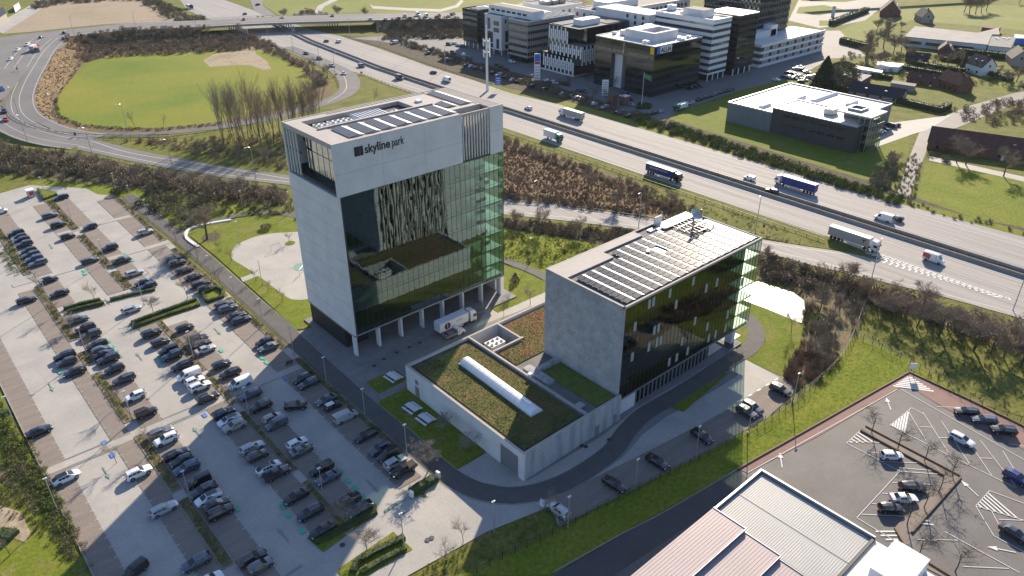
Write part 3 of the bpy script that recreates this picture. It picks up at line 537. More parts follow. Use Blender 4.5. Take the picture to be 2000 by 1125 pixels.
# ================================================================ TALL TOWER
TX0, TX1, TY0, TY1, TH = 73.2, 121.0, 140.5, 163.6, 54.0
tw = thing('office_tower', 'tall concrete and glass office tower with skyline park lettering', 'office tower', (97, 152, 0))
def wall(name, boxes, mat, parent, **k):
    q = MB()
    for b in boxes: q.box(*b)
    return part(name, q, mat, parent, **k)
wall('plinth', [(71.8, 122.5, 136.8, 165, 0, .45)], 'paving_grey', tw)
# crown: concrete block with openings
CZ = 42.0
wall('crown_wall', [(TX0, 108.0, TY0, TY0+.4, CZ, TH), (116.8, TX1, TY0, TY0+.4, CZ, TH)], 'facade_concrete', tw, label='blank concrete crown wall carrying the lettering')
wall('crown_wall', [(TX0, TX1-.4, TY1-.4, TY1, CZ, TH-1), (TX1-.4, TX1, TY0+.4, TY1, CZ, TH-1.0)], 'facade_concrete', tw)
wall('loggia_floor', [(TX0+.4, TX1-.4, TY0+.4, TY1-.4, 42.6, 43.2)], 'black_cladding', tw)
wall('loggia_glass', [(TX0+1.9, TX0+2.0, TY0+.5, 156.5, 43.2, TH-1)], 'loggia_glass', tw)
q = MB()
for k in range(7): y = 141+k*2.55; q.box(TX0+1.84, TX0+1.89, y, y+.05, 43.2, TH-1)
q.box(TX0+1.83, TX0+1.88, 141, 156.5, 49, 49.1); part('loggia_mullion', q, 'dark_metal', tw)
wall('inner_wall', [(84, 107.5, 143, 161, 43.2, TH-1.1)], 'interior_dark', tw)
for k in range(5): wall('fin', [(TX0+.05, TX0+.4, 157.2+k*1.45, 157.5+k*1.45, CZ+.7, TH-.9)], 'louvre', tw)
wall('fin_rail', [(TX0+.42, TX0+.6, 156.5, 163.2, 48, 48.4)], 'dark_metal', tw)
for k in range(10): wall('fin', [(108.35+k*.86, 108.6+k*.86, TY0+.05, TY0+.5, CZ+.4, TH-.6)], 'louvre', tw)
wall('fin_sill', [(108.0, 116.8, TY0+.02, TY0+.5, CZ, CZ+.4)], 'dark_metal', tw); wall('fin_head', [(108.0, 116.8, TY0+.02, TY0+.5, TH-.6, TH-.02)], 'roof_coping', tw)
wall('terrace_wall', [(108.2, 108.5, 141, 160, 43.2, 52), ], 'white_metal', tw)
wall('umbrella', [(109, 109.8, 142.2, 143, 44, 46.2)], 'red_plastic', tw)
# roof pieces around the wells
RZ0, RZ1 = TH-1.0, TH
roofs = [(TX0, 76.6, TY0+.4, TY1), (76.6, 103.5, 160.6, TY1), (76.6, 103.5, TY0+.4, 152.0), (103.5, 108.0, TY0+.4, TY1), (108.0, 112.2, 145.2, TY1), (112.2, 117.2, 145.2, TY1)]
for i, r in enumerate(roofs): wall('roof_slab', [(*r, RZ0-.001*i, RZ1-.004*i)], 'roof_coping', tw)
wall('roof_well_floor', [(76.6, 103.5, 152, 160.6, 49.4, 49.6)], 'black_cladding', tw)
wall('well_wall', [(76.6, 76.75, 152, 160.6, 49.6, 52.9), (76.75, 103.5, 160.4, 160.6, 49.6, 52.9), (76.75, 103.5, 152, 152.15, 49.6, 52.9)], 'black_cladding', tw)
wall('gutter', [(76.6, 108, 152.0, 152.7, TH-.003, TH+.35)], 'roof_coping', tw); wall('gutter_slot', [(78.5, 110, 151.2, 151.75, TH+.002, TH+.05)], 'black_cladding', tw)
wall('gutter_slot', [(84, 112, 162.0, 162.4, TH, TH+.04), (112.4, 112.9, 146.5, 163, TH, TH+.04), (116.6, 117.1, 145.8, 163, TH, TH+.04)], 'black_cladding', tw)
for k in range(8): wall('roof_slat', [(117.35+k*.46, 117.6+k*.46, 141.0, TY1, TH-.5, TH-.04)], 'roof_coping', tw)
wall('roof_frame', [(108.0, TX1, TY0+.4, 141.0, TH-.6, TH), (120.7, TX1, 141.0, TY1, TH-.6, TH), (108, 117.2, 144.7, 145.2, TH-1.2, TH+.1)], 'roof_coping', tw)
wall('parapet', [(TX0+.001, 107.99, TY0, TY0+.4, TH, TH+.12), (TX0, TX0+.4, TY0+.4, TY1, TH, TH+.12), (TX0+.4, 118, TY1-.4, TY1, TH, TH+.12), (116.81, TX1-.001, TY0, TY0+.4, TH, TH+.12)], 'roof_coping', tw)
# solid left wall, rear wall, curtain wall
wall('side_wall', [(TX0, TX0+.5, TY0, TY1, 6.3, CZ)], 'facade_concrete', tw); wall('rear_wall', [(TX0+.5, TX1-8, TY1-.5, TY1, 6.3, CZ)], 'facade_concrete', tw)
q = MB()
for z in range(8): q.box(TX0-.012, TX0, TY0+.05, TY1-.05, 10.1+z*3.98, 10.18+z*3.98)
for k in range(7): q.box(TX0-.012, TX0, 148.3+(k % 2)*7.7, 148.36+(k % 2)*7.7, 10.2+k*3.98, 14.05+k*3.98)
for x in (85.3, 97): q.box(x, x+.05, TY0-.012, TY0, CZ, TH)
q.box(TX0, 108, TY0-.012, TY0, 47.2, 47.27); q.box(116.8, TX1, TY0-.012, TY0, 48, 48.06)
part('concrete_joint', q, 'grey_metal', tw)
FL = 8; FH = (CZ-6.4)/FL; NC = 30; gx0, gx1 = TX0+.9, TX1; PW = (gx1-gx0)/NC
wall('glass_edge', [(TX0+.5, TX0+.9, TY0+.02, TY0+.5, 6.4, CZ)], 'dark_metal', tw)
for f in range(FL+1): wall('floor_slab', [(TX0+.5, TX1-.35, TY0+.55, TY1-.5, 6.4+f*FH-.5*(f > 0), 6.4+f*FH-.5*(f > 0)+.45)], 'interior_floor' , tw)
wall('ceiling', [(TX0+.6, TX1-.4, TY0+.6, TY1-.6, 6.4+f*FH-.62, 6.4+f*FH-.52) for f in range(1, FL+1)], 'ceiling_white', tw)
wall('core', [(84, 109, 148, 158, 6.9, CZ)], 'interior_dark', tw)
q = MB()
for f in range(FL):
    for k in range(7):
        if k != 6 or f % 2 == 0: q.box(76+k*6.5, 76.45+k*6.5, 142.5, 142.95, 6.4+f*FH, 6.4+f*FH+FH-.6)
part('inner_column', q, 'ceiling_white', tw)
q = MB(); r_ = random.Random(3)
for f in range(FL):
    for k in range(26):
        x = TX0+2+r_.random()*44; y = 142+r_.random()*5; z = 6.35+f*FH; q.box(x, x+1.4, y, y+.7, z, z+.75)
part('office_furniture', q, 'furniture', tw, kind='stuff')
pm = MB().box(0, PW-.05, 0, .05, 0, FH-.06).mesh('pane'); r_ = random.Random(5)
many('pane', pm, 'tower_glass', tw, [(gx0+i*PW, TY0+.02, 6.42+f*FH) for i in range(NC-4) for f in range(FL)])
pmc = MB().box(0, PW-.05, 0, .05, 0, FH-.06).mesh('pane'); many('pane', pmc, 'corner_glass', tw, [(gx0+i*PW, TY0+.02, 6.42+f*FH) for i in range(NC-4, NC) for f in range(FL)])
q = MB()
for i in range(NC+1): q.box(gx0+i*PW-.05, gx0+i*PW, TY0-.03, TY0+.12, 6.4, CZ)
for f in range(FL+1): q.box(gx0, gx1, TY0-.02, TY0+.1, 6.36+f*FH, 6.42+f*FH)
for f in range(FL): q.box(gx0, gx1, TY0-.015, TY0+.08, 6.36+f*FH+.85, 6.40+f*FH+.85)
part('mullion', q, 'dark_metal', tw)
# right end glazing
pm2 = MB().box(-.05, 0, 0, 2.7, 0, FH-.06).mesh('pane')
many('pane', pm2, 'clear_glass', tw, [(TX1, TY0+.3+k*2.8, 6.42+f*FH) for k in range(7) for f in range(FL)])
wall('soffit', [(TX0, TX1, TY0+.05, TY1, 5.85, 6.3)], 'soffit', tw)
wall('facade_sill', [(TX0+.4, TX1, TY0-.05, TY0+.05, 6.0, 6.36)], 'grey_metal', tw)
cm = MB().box(-.25, .25, -.05, 1.4, .45, 5.85).mesh('column')
many('column', cm, 'facade_concrete', tw, [(TX0+.3+k*6.6, TY0+.1, 0) for k in range(8)]); many('column', cm, 'facade_concrete', tw, [(86.7+k*6.6, 150.5, 0) for k in range(5)])
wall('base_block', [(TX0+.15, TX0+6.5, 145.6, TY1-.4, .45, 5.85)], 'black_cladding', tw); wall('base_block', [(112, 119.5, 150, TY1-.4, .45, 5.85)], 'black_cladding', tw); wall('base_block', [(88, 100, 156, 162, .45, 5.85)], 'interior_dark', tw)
wall('end_wall', [(TX1-.8, TX1, 143.5, TY1-.4, .45, 5.85)], 'facade_concrete', tw)
wall('glass_lobby', [(101, 109.5, 150, 150.1, .45, 5.85)], 'clear_glass', tw)
# lettering and logo
text('skyline', 2.75, 'lettering', 'black_cladding', tw, (80.95, TY0-.05, 50.55), (pi/2, 0, 0), .05, .05, wid=6.6); text('park', 2.75, 'lettering', 'black_cladding', tw, (88.0, TY0-.05, 50.55), (pi/2, 0, 0), .05, 0, wid=3.3)
q = MB(); q.box(78.4, 79.45, TY0-.1, TY0-.01, 50.35, 52.45)
for k, w in enumerate((.12, .1, .09, .07, .05)): x = 79.5+k*.22; q.box(x, x+.24-w, TY0-.1, TY0-.01, 50.35, 52.45)
part('logo', q, 'black_cladding', tw)
# mast of the roof edge plant
def chiller(x, y, z, nx, ny, label, s=1.15, hgt=1.5, mat='white_metal', cat='chiller'):
    t = thing('rooftop_chiller', label, cat, (x, y, z)); q = MB(); q.box(x-nx*s/2, x+nx*s/2, y-ny*s/2, y+ny*s/2, z+.15, z+hgt)
    part('casing', q, mat, t)
    for i in range(nx):
        for j in range(ny):
            cx, cy = x+(i-(nx-1)/2)*s, y+(j-(ny-1)/2)*s; q = MB(); q.cyl(cx, cy, z+hgt, z+hgt+.18, .42, 14); f = part('fan', q, 'galvanised', t)
            q = MB(); q.cyl(cx, cy, z+hgt+.181, z+hgt+.2, .34, 12); part('fan_opening', q, 'black_rubber', f)
    q = MB()
    for i in (-1, 1):
        for j in (-1, 1): q.box(x+i*nx*s*.45-.08, x+i*nx*s*.45+.08, y+j*ny*s*.42-.08, y+j*ny*s*.42+.08, z, z+.15)
    part('feet', q, 'dark_metal', t); return t
chiller(79.4, 156.4, 49.6, 2, 2, 'small white chiller with four fans at the left end of the tower roof well', 1.4, 4.1)
chiller(84.4, 156.4, 49.6, 4, 2, 'long white chiller with eight fans in the tower roof well', 1.4, 4.1)
t = thing('plant_housing', 'ribbed white metal plant housing standing in the tower roof well', 'plant housing', (92, 156, 49.6))
wall('casing', [(88.6, 96.8, 153.6, 159.4, 49.6, 53.6)], 'white_metal', t)
for k in range(9): wall('rib', [(88.9+k*.9, 89.1+k*.9, 153.5, 159.5, 53.6, 53.75)], 'galvanised', t)
t = thing('air_duct', 'curved white air duct beside the ribbed housing on the tower roof', 'air duct', (99, 156, 50))
q = MB(); q.path([(96.9, 156.5, 51.6), (99.5, 156.5, 52.2), (101.5, 155.9, 51.8), (102.4, 154.8, 50.6)], 1.15, 10); part('pipe', q, 'white_metal', t, smooth=True); wall('cover', [(97.5, 101.5, 152.8, 154.6, 49.6, 53.0)], 'roof_coping', t)
def solar_pair(x, y0, y1, w1, w2, z, label, n):
    t = thing('solar_tent', label, 'solar panels', (x, (y0+y1)/2, z), 0, 'tent-shaped solar panels on the tower roof'); L = (y1-y0)/n; hh = .34
    p = MB(); p.add([(0, 0, 0), (w1, 0, hh), (w1, L-.04, hh), (0, L-.04, 0), (0, 0, .05), (w1, 0, hh+.05), (w1, L-.04, hh+.05), (0, L-.04, .05)], [(0, 3, 2, 1), (4, 5, 6, 7), (0, 1, 5, 4), (1, 2, 6, 5), (2, 3, 7, 6), (3, 0, 4, 7)])
    many('panel', p.mesh('panel'), 'solar_cell_dark', t, [(x, y0+k*L, z+.12) for k in range(n)])
    q = MB(); q.add([(x+w1+.03, y0, z+.12+hh), (x+w1+w2, y0, z+.15), (x+w1+w2, y1, z+.15), (x+w1+.03, y1, z+.12+hh), (x+w1+.03, y0, z+.06+hh), (x+w1+w2, y0, z+.08), (x+w1+w2, y1, z+.08), (x+w1+.03, y1, z+.06+hh)], [(0, 1, 2, 3), (7, 6, 5, 4), (0, 4, 5, 1), (1, 5, 6, 2), (2, 6, 7, 3), (3, 7, 4, 0)]); part('back_sheet', q, 'white_metal', t)
    q = MB(); q.add([(x+.1, y0+.02, z+.1), (x+w1, y0+.02, z+.1), (x+w1, y0+.02, z+hh), (x+w1+w2-.1, y0+.02, z+.08)], [(0, 1, 2), (1, 3, 2)]); part('end_panel', q, 'galvanised', t)
ordn = ['first', 'second', 'third', 'fourth', 'fifth', 'sixth', 'seventh', 'eighth', 'ninth', 'tenth', 'eleventh', 'twelfth', 'thirteenth', 'fourteenth', 'fifteenth', 'sixteenth', 'seventeenth', 'eighteenth', 'nineteenth', 'twentieth', 'twenty-first', 'twenty-second', 'twenty-third', 'twenty-fourth']
for k in range(7): solar_pair(78.6+k*4.25, 142.4, 150.4, 2.5, 1.45, TH, 'dark and white solar tent, %s from the lettering end of the tower roof' % ordn[k], 5)
solar_pair(108.5, 147.2, 152.0, 2.1, 1.3, TH, 'short tent of dark panels near the slatted end of the tower roof', 3); solar_pair(112.9, 147.0, 161.5, 2.2, 1.4, TH, 'longest tent of dark panels beside the roof slats', 9)
tag(wall('skylight_dome', [(106.2, 107.6, 155.8, 157.2, TH, TH+.5)], 'polycarbonate', None), 'small square skylight dome on the tower roof', 'skylight')
# ================================================================ PODIUM
PX0, PY0, PY1, PH = 75.0, 81.7, 121.6, 6.9
pd = thing('podium_building', 'low concrete podium hall with planted green roof and long skylight', 'podium hall', (88, 100, 0))
wall('side_wall', [(PX0, PX0+.45, PY0+7.0, PY1, 0, PH), (PX0, PX0+.45, PY0, PY0+1.6, 0, PH), (PX0, PX0+.45, PY0+1.6, PY0+7, 5.3, PH)], 'facade_concrete', pd)
wall('front_wall', [(PX0+.45, 103.2, PY0, PY0+.45, 0, PH)], 'stained_concrete', pd, label='concrete wall with dark vertical water stains')
wall('rear_wall', [(PX0+.45, 124, PY1-.45, PY1, 0, PH)], 'facade_concrete', pd)
wall('side_wall', [(123.6, 124, 106, PY1-.45, 0, PH)], 'facade_concrete', pd)
wall('garage_door', [(PX0+.25, PX0+.35, PY0+1.6, PY0+7.0, 0, 5.3)], 'grey_metal', pd)
wall('door_rib', [(PX0+.22, PX0+.25, PY0+1.6, PY0+7.0, .5+k*.6, .53+k*.6) for k in range(8)], 'dark_metal', pd)
wall('service_door', [(PX0-.03, PX0, 116.6, 118.2, .3, 3.2)], 'grey_metal', pd); wall('vent_grille', [(PX0-.04, PX0, 116.8, 118, 3.8, 5.0)], 'grey_metal', pd)
wall('service_door', [(95.2, 96.6, PY0-.04, PY0, .1, 2.6)], 'grey_metal', pd); wall('service_door', [(101, 102.2, PY0-.04, PY0, .1, 2.6)], 'grey_metal', pd)
wall('roof_slab', [(PX0+.45, 93.4, PY0+.45, PY1-.45, 5.9, 6.2), (93.4, 102.8, PY0+.45, 105, 5.9, 6.2), (93.4, 123.6, 105, 112.6, 5.9, 6.2), (102.2, 123.6, 112.6, PY1-.45, 5.9, 6.2), ], 'roof_membrane', pd)
wall('coping', [(PX0-.03, PX0+.5, PY0-.03, PY1+.03, PH, PH+.08), (PX0+.5, 103, PY0-.03, PY0+.48, PH, PH+.08), (PX0+.5, 124, PY1-.48, PY1+.03, PH, PH+.08), (92.8, 93.3, PY0+.6, PY1-.5, PH-.2, PH+.1), (93.3, 102.8, 112.3, 112.8, PH-.2, PH+.1), (101.9, 102.4, 112.8, PY1-.5, PH-.2, PH+.1)], 'roof_coping', pd)
wall('upstand', [(92.9, 93.2, PY0+.6, PY1-.5, 6.2, PH-.2), (93.3, 102.3, 112.4, 112.7, 3, PH-.2), (102, 102.3, 112.8, PY1-.5, 3, PH-.2)], 'stained_concrete', pd)
wall('well_floor', [(93.4, 102, 112.8, PY1-.5, 3.0, 3.2)], 'black_cladding', pd)
for nm, r, mat in (('green_roof', (PX0+1.5, 92.2, PY0+1.4, PY1-2.0), 'sedum_green'), ('green_roof', (102.9, 123, 112, PY1-1.4), 'sedum'), ('green_roof', (94.4, 123, 105.6, 112), 'sedum'), ('green_roof', (96.8, 102.6, PY0+1.2, 99.5), 'leaf_green')):
    wall(nm, [(*r, 6.2, 6.42 if r[0] != 94.4 else 6.41)], mat, pd)
wall('gravel_margin', [(PX0+.46, 92.8, PY0+.46, PY0+1.4, 6.2, 6.27), (PX0+.46, PX0+1.5, PY0+1.4, PY1-.46, 6.2, 6.27), (PX0+1.5, 92.8, PY1-2, PY1-.46, 6.2, 6.27)], 'dark_soil', pd)
wall('roof_step', [(94, 96.2, 95, 103, 6.2, 7.1), (96.2, 102.8, 99.8, 101, 6.2, 7.3)], 'stained_concrete', pd)
# barrel skylight
t = thing('barrel_skylight', 'long white barrel vault skylight on the green roof', 'skylight', (84, 101, 6.4))
A_, B_ = np.array(G(908, 700, 7.4)), np.array(G(1048, 803, 7.2)); d = B_-A_; L = np.linalg.norm(d); d /= L; nn = np.array([-d[1], d[0]]); r0 = 1.55
K = 13
for k in range(K):
    a0, a1 = k/K*L+.04, (k+1)/K*L-.04; q = MB(); vs = []
    for a in (a0, a1):
        for j in range(9): th = pi*j/8; p = A_+d*a+nn*(r0*cos(th)); vs.append((p[0], p[1], 6.62+1.15*sin(th)))
    q.add(vs, [(j, 9+j, 10+j, j+1) for j in range(8)]+[tuple(range(9)), tuple(range(17, 8, -1))]); part('vault_panel', q, 'polycarbonate', t, smooth=False)
q = MB(); c_ = A_+d*L/2; q.cbox(c_[0], c_[1], 6.4, L+.3, r0*2+.3, .24, math.atan2(d[1], d[0])); part('kerb', q, 'galvanised', t)
chiller(97.0, 116.2, 3.2, 3, 2, 'white chiller with six fans sunk in the podium roof well', 1.45, 3.0)
x, y = G(1035, 735, 6.8); t = thing('roof_vent', 'small white vent box standing on the green roof', 'roof vent', (x, y, 6.4)); wall('casing', [(x-.4, x+.4, y-.4, y+.4, 6.7, 7.6)], 'white_metal', t); wall('foot', [(x-.2, x+.2, y-.2, y+.2, 6.4, 6.7)], 'dark_metal', t)
x, y = G(1132, 792, 6.6); tag(wall('access_hatch', [(x-1, x+1, y-.8, y+.8, 6.4, 6.75)], 'galvanised', None), 'flat grey access hatch near the front edge of the green roof', 'hatch')
# ================================================================ GLASS BLOCK
BX0, BX1, BY0, BY1, BH = 102.8, 152.3, 82.5, 105.3, 28.3
gb = thing('glass_office_block', 'concrete ended office block with dark glass front and solar roof', 'office building', (127, 94, 0))
wall('end_wall', [(BX0, BX0+.5, BY0, BY1, 5.1, BH)], 'mottled_concrete', gb, label='bare mottled concrete end wall')
wall('end_wall_base', [(BX0+.3, BX0+.8, BY0+.6, BY1, 0, 5.1)], 'stained_concrete', gb)
q = MB()
for z in (9, 13, 17, 21, 25): q.box(BX0-.01, BX0, BY0+.05, BY1-.05, z, z+.04)
for y, z in ((90, 5.2), (97.5, 9.04), (90, 13), (97.5, 17), (90, 21)): q.box(BX0-.01, BX0, y, y+.04, z+.05, z+3.9)
part('concrete_joint', q, 'stained_concrete', gb)
FL2, NC2 = 6, 36; fh = (BH-.5-5.1)/FL2; g0, g1 = BX0+.5, BX1; pw = (g1-g0)/NC2
pm = MB().box(0, pw-.05, 0, .05, 0, fh-.06).mesh('pane')
many('pane', pm, 'block_glass', gb, [(g0+i*pw, BY0, 5.12+f*fh) for i in range(NC2-5) for f in range(FL2)])
pmc = MB().box(0, pw-.05, 0, .05, 0, fh-.06).mesh('pane'); many('pane', pmc, 'end_glass', gb, [(g0+i*pw, BY0, 5.12+f*fh) for i in range(NC2-5, NC2) for f in range(FL2)])
q = MB()
for i in range(NC2+1): q.box(g0+i*pw-.05, g0+i*pw, BY0-.04, BY0+.1, 5.1, BH-.5)
for f in range(FL2+1): q.box(g0, g1, BY0-.03, BY0+.08, 5.06+f*fh, 5.12+f*fh)
part('mullion', q, 'dark_metal', gb)
r_ = random.Random(11); bm_ = MB().box(0, pw*.62, 0, .04, 0, 2.2).mesh('painted_reflection'); bl = []
for f in range(FL2):
    for i in range(2, NC2-4):
        if r_.random() < .13: bl.append((g0+i*pw+.2, BY0-.05, 5.12+f*fh+1.0))
many('painted_reflection', bm_, 'painted_reflection', gb, bl)  # pale sheets before the glass; brighter reflection of open windows put into colour
for f in range(FL2+1): wall('floor_slab', [(BX0+.5, BX1-.1, BY0+.3, BY1-.4, 5.1+f*fh-.45, 5.1+f*fh)], 'interior_floor', gb)
wall('interior_partition', [(BX0+.5, BX1-9, BY0+6, BY0+6.2, 5.1, BH-1), (BX0+.5, BX1-9, BY0+.35, BY0+6, 5.1+k*fh+fh-.6, 5.1+k*fh+fh-.5) if False else (BX0+.5, BX1-9, BY0+14, BY0+14.2, 5.1, BH-1)], 'interior_dark', gb)
wall('core', [(118, 132, 88.5, 96, 0, BH-1)], 'interior_dark', gb)
pm2 = MB().box(-.05, 0, 0, 2.6, 0, fh-.06).mesh('pane'); many('pane', pm2, 'end_glass', gb, [(BX1, BY0+.2+k*2.66, 5.12+f*fh) for k in range(7) for f in range(FL2)])
# sunlit rear facade: tall pale fins over glass, blank piers at the ends
wall('rear_wall', [(BX0+.5, 104.5, BY1-.4, BY1, 0, BH-.3), (128, 136, BY1-.4, BY1, 0, BH-.3)], 'facade_concrete', gb)
wall('rear_glass', [(104.5, 128, BY1-.6, BY1-.5, 5, BH-1.2)], 'black_cladding', gb); wall('rear_spandrel', [(104.5, 128, BY1-.5, BY1-.3, 5.1+k*fh-.5, 5.1+k*fh) for k in range(FL2+1)], 'dark_metal', gb)
for k in range(21): wall('fin', [(104.8+k*1.12, 105.2+k*1.12, BY1-.28, BY1+.3, 5.1, BH-1)], 'louvre', gb)
wall('rear_wall', [(136, 138.9, BY1-.4, BY1, 0, BH-.3), (138.9, 139.3, 101.3, BY1, 0, BH-.3), (139.3, BX1, 101.0, 101.3, 0, BH-.3)], 'facade_concrete', gb)
# ground floor
wall('ground_wall', [(BX0+.3, 109.6, BY0+.5, BY0+.9, 0, 5.1)], 'facade_concrete', gb)
cm = MB().box(-.09, .09, 0, .3, 0, 5.1).mesh('column'); many('column', cm, 'grey_metal', gb, [(110+k*1.45, BY0+.5, 0) for k in range(19)])
wall('lobby_glass', [(109.7, 137.5, BY0+1.0, BY0+1.06, 0, 5.0)], 'far_glass', gb); wall('corner_column', [(146.6, 148, BY0+.5, BY0+2.4, 0, 4.65)], 'facade_concrete', gb); wall('lobby_glass', [(137.5, 137.6, BY0+1, BY0+15, 0, 5.0)], 'clear_glass', gb)
wall('lobby_floor', [(109.7, 152, BY0+1.2, BY1-.5, 0, .3)], 'interior_floor', gb)
wall('soffit', [(BX0+.8, BX1, BY0+.05, 101, 4.45, 4.62)], 'soffit', gb)
# roof
wall('roof_slab', [(BX0+.5, 139, BY0+.4, BY1-.4, BH-.75, BH-.45), (139, BX1-.3, BY0+.4, 101, BH-.75, BH-.45)], 'roof_membrane', gb)
wall('parapet', [(BX0, BX1, BY0-.02, BY0+.4, BH-.5, BH), (BX0, BX0+.5, BY0+.4, BY1, BH-.001, BH+.02), (BX0+.5, 139.3, BY1-.4, BY1, BH-.5, BH), (138.9, 139.3, 101.4, BY1-.4, BH-.5, BH), (139.3, BX1-.35, 101.0, 101.4, BH-.5, BH), (BX1-.35, BX1, BY0+.4, 101.4, BH-.5, BH)], 'roof_coping', gb)
wall('roof_deck', [(BX0+.5, 118.2, 99.2, BY1-.4, BH-.45, BH-.02), (118.2, 132, 102.4, BY1-.4, BH-.45, BH-.02)], 'roof_coping', gb)
wall('raised_fin', [(139.4, 142, 104.6, 105, BH-1, BH+1.6)], 'facade_concrete', gb)
sa = thing('solar_array', 'fifteen tilted rows of dark solar panels on the glass block roof', 'solar panels', (127, 92, BH-.4))
pw_, pl_ = 1.72, 1.62; pmesh = MB(); pmesh.add([(0, 0, 0), (pw_, 0, .24), (pw_, pl_-.16, .24), (0, pl_-.16, 0), (0, 0, .05), (pw_, 0, .29), (pw_, pl_-.16, .29), (0, pl_-.16, .05)], [(0, 3, 2, 1), (4, 5, 6, 7), (0, 1, 5, 4), (1, 2, 6, 5), (2, 3, 7, 6), (3, 0, 4, 7)]); pmesh = pmesh.mesh('panel'); L_ = []
for r in range(16):
    x = 104.6+r*2.95; n = 9 if r < 5 else 11; n = 10 if 10 < r else n
    if r >= 12: n = 9 if r != 12 else 8
    for k in range(n):
        y = BY0+.9+k*pl_
        if r in (8,) and 6 <= k <= 7: continue
        if r >= 14 and k > 9: continue
        if x+2 > 151.6: continue
        if 12 <= r <= 13 and k > 5: continue
        L_.append((x, y, BH-.05))
    part('under_sheet', MB().box(x, x+pw_, BY0+.9, BY0+.9+(n if r not in (12, 13) else 6)*pl_-.16, BH-.13, BH-.1), 'galvanised', sa)
    q = MB(); ky = BY0+.9; 
    if x+2.8 < 152: q.add([(x+pw_+.02, ky, BH+.22), (x+pw_+1.0, ky, BH-.1), (x+pw_+1.0, ky+(n if r not in (12, 13) else 6)*pl_-.16, BH-.1), (x+pw_+.02, ky+(n if r not in (12, 13) else 6)*pl_-.16, BH+.22)], [(0, 1, 2, 3)]); part('wind_deflector', q, 'white_metal', sa)
many('panel', pmesh, 'solar_cell', sa, L_)
t = thing('satellite_dish', 'large white satellite dish on a steel frame at the block roof corner', 'satellite dish', (144.5, 96.5, BH-.4))
q = MB(); ax = Vector((.1, -.62, .78)).normalized(); c_ = Vector((144.8, 96.6, BH+3.5)); u_ = ax.orthogonal().normalized(); w_ = ax.cross(u_); vs = [tuple(c_-ax*.55)]
for rr, dz in ((.6, -.48), (1.2, -.28), (1.75, .05)):
    for k in range(20): th = 2*pi*k/20; vs.append(tuple(c_+u_*(rr*cos(th))+w_*(rr*sin(th))+ax*dz))
q.add(vs, [(0, 1+k, 1+(k+1) % 20) for k in range(20)]+[(1+20*j+k, 21+20*j+k, 21+20*j+(k+1) % 20, 1+20*j+(k+1) % 20) for j in range(2) for k in range(20)]); part('dish', q, 'galvanised', t, smooth=True)
q = MB(); q.tube(c_-ax*.5, c_-ax*1.4, .35, .3, 8, True); q.tube((144.8, 96.8, BH-.4), c_-ax*1.2, .3, .25, 8); part('mount', q, 'grey_metal', t)
q = MB(); [q.tube(c_+u_*(1.6*cos(a))+w_*(1.6*sin(a)), c_+ax*1.9, .05) for a in (0, 2.1, 4.2)]; q.cbox(*(c_+ax*1.8), .3, .3, .3); part('feed_arm', q, 'dark_metal', t)
t = thing('steel_grillage', 'steel beam frame on the roof beside the satellite dish', 'steel frame', (142, 97, BH))
for k in range(7): q = MB(); q.tube((140.6+k*1.3, 93.6, BH+.5), (140.6+k*1.3, 100.4, BH+.5), .12, n=4); part('beam', q, 'dark_metal', t)
for y in (93.8, 96.2, 98.4, 100.2): q = MB(); q.tube((140, y, BH+.7), (149, y, BH+.7), .1, n=4); part('beam', q, 'grey_metal', t)
q = MB(); [q.cyl(x, y, BH-.45, BH+.5, .1, 6) for x in (140.6, 144.5, 148.4) for y in (93.8, 100.2)]; part('post', q, 'dark_metal', t)
for i, (x, y) in enumerate(((136.2, 103.2), (136.6, 100.9), (138.4, 102.6))): tag(wall('skylight_dome', [(x-.9, x+.9, y-.6, y+.6, BH-.42, BH-.1)], 'white_metal', None), ['white skylight cover nearest the rear parapet notch', 'white skylight cover nearest the solar panels', 'white skylight cover farthest toward the dish'][i], 'skylight')
x, y = G(1265, 495, BH-.3); t = thing('roof_vent', 'tiny white vent in a gap of the solar array', 'roof vent', (x, y, BH-.45)); q = MB(); q.cyl(x, y, BH-.45, BH+.25, .25, 8); part('pipe', q, 'white_metal', t); q = MB(); q.cyl(x, y, BH+.25, BH+.45, .45, 8); part('cap', q, 'white_metal', t)
# picnic tables
def picnic(u0, v0, u1, v1, label):
    a, b = np.array(G(u0, v0, .7)), np.array(G(u1, v1, .7)); c_ = (a+b)/2; ang = math.atan2(*(b-a)[::-1]); L = np.linalg.norm(b-a)
    t = thing('picnic_table', label, 'picnic table', (c_[0], c_[1], .18), 0); n_ = np.array([-sin(ang), cos(ang)])
    q = MB(); q.cbox(c_[0], c_[1], .88, L, 1.5, .07, ang); part('tabletop', q, 'white_metal', t)
    for s_ in (-1, 1): q = MB(); p = c_+n_*s_*1.35; q.cbox(p[0], p[1], .58, L, .55, .07, ang); part('bench', q, 'white_metal', t)
    for s_ in (-1, 1): q = MB(); p = c_+np.array([cos(ang), sin(ang)])*s_*L*.35; q.cbox(p[0], p[1], .18, .1, 2.9, .4, ang); q.cbox(p[0], p[1], .5, .1, 1.0, .38, ang); part('leg', q, 'galvanised', t)
picnic(758, 729, 778, 742, 'single white picnic table on the small lawn below the tower plinth'); picnic(795, 789, 815, 803, 'white picnic table on the dark lawn, the one nearer the tower'); picnic(821, 810, 842, 825, 'white picnic table on the dark lawn, the one farther from the tower')
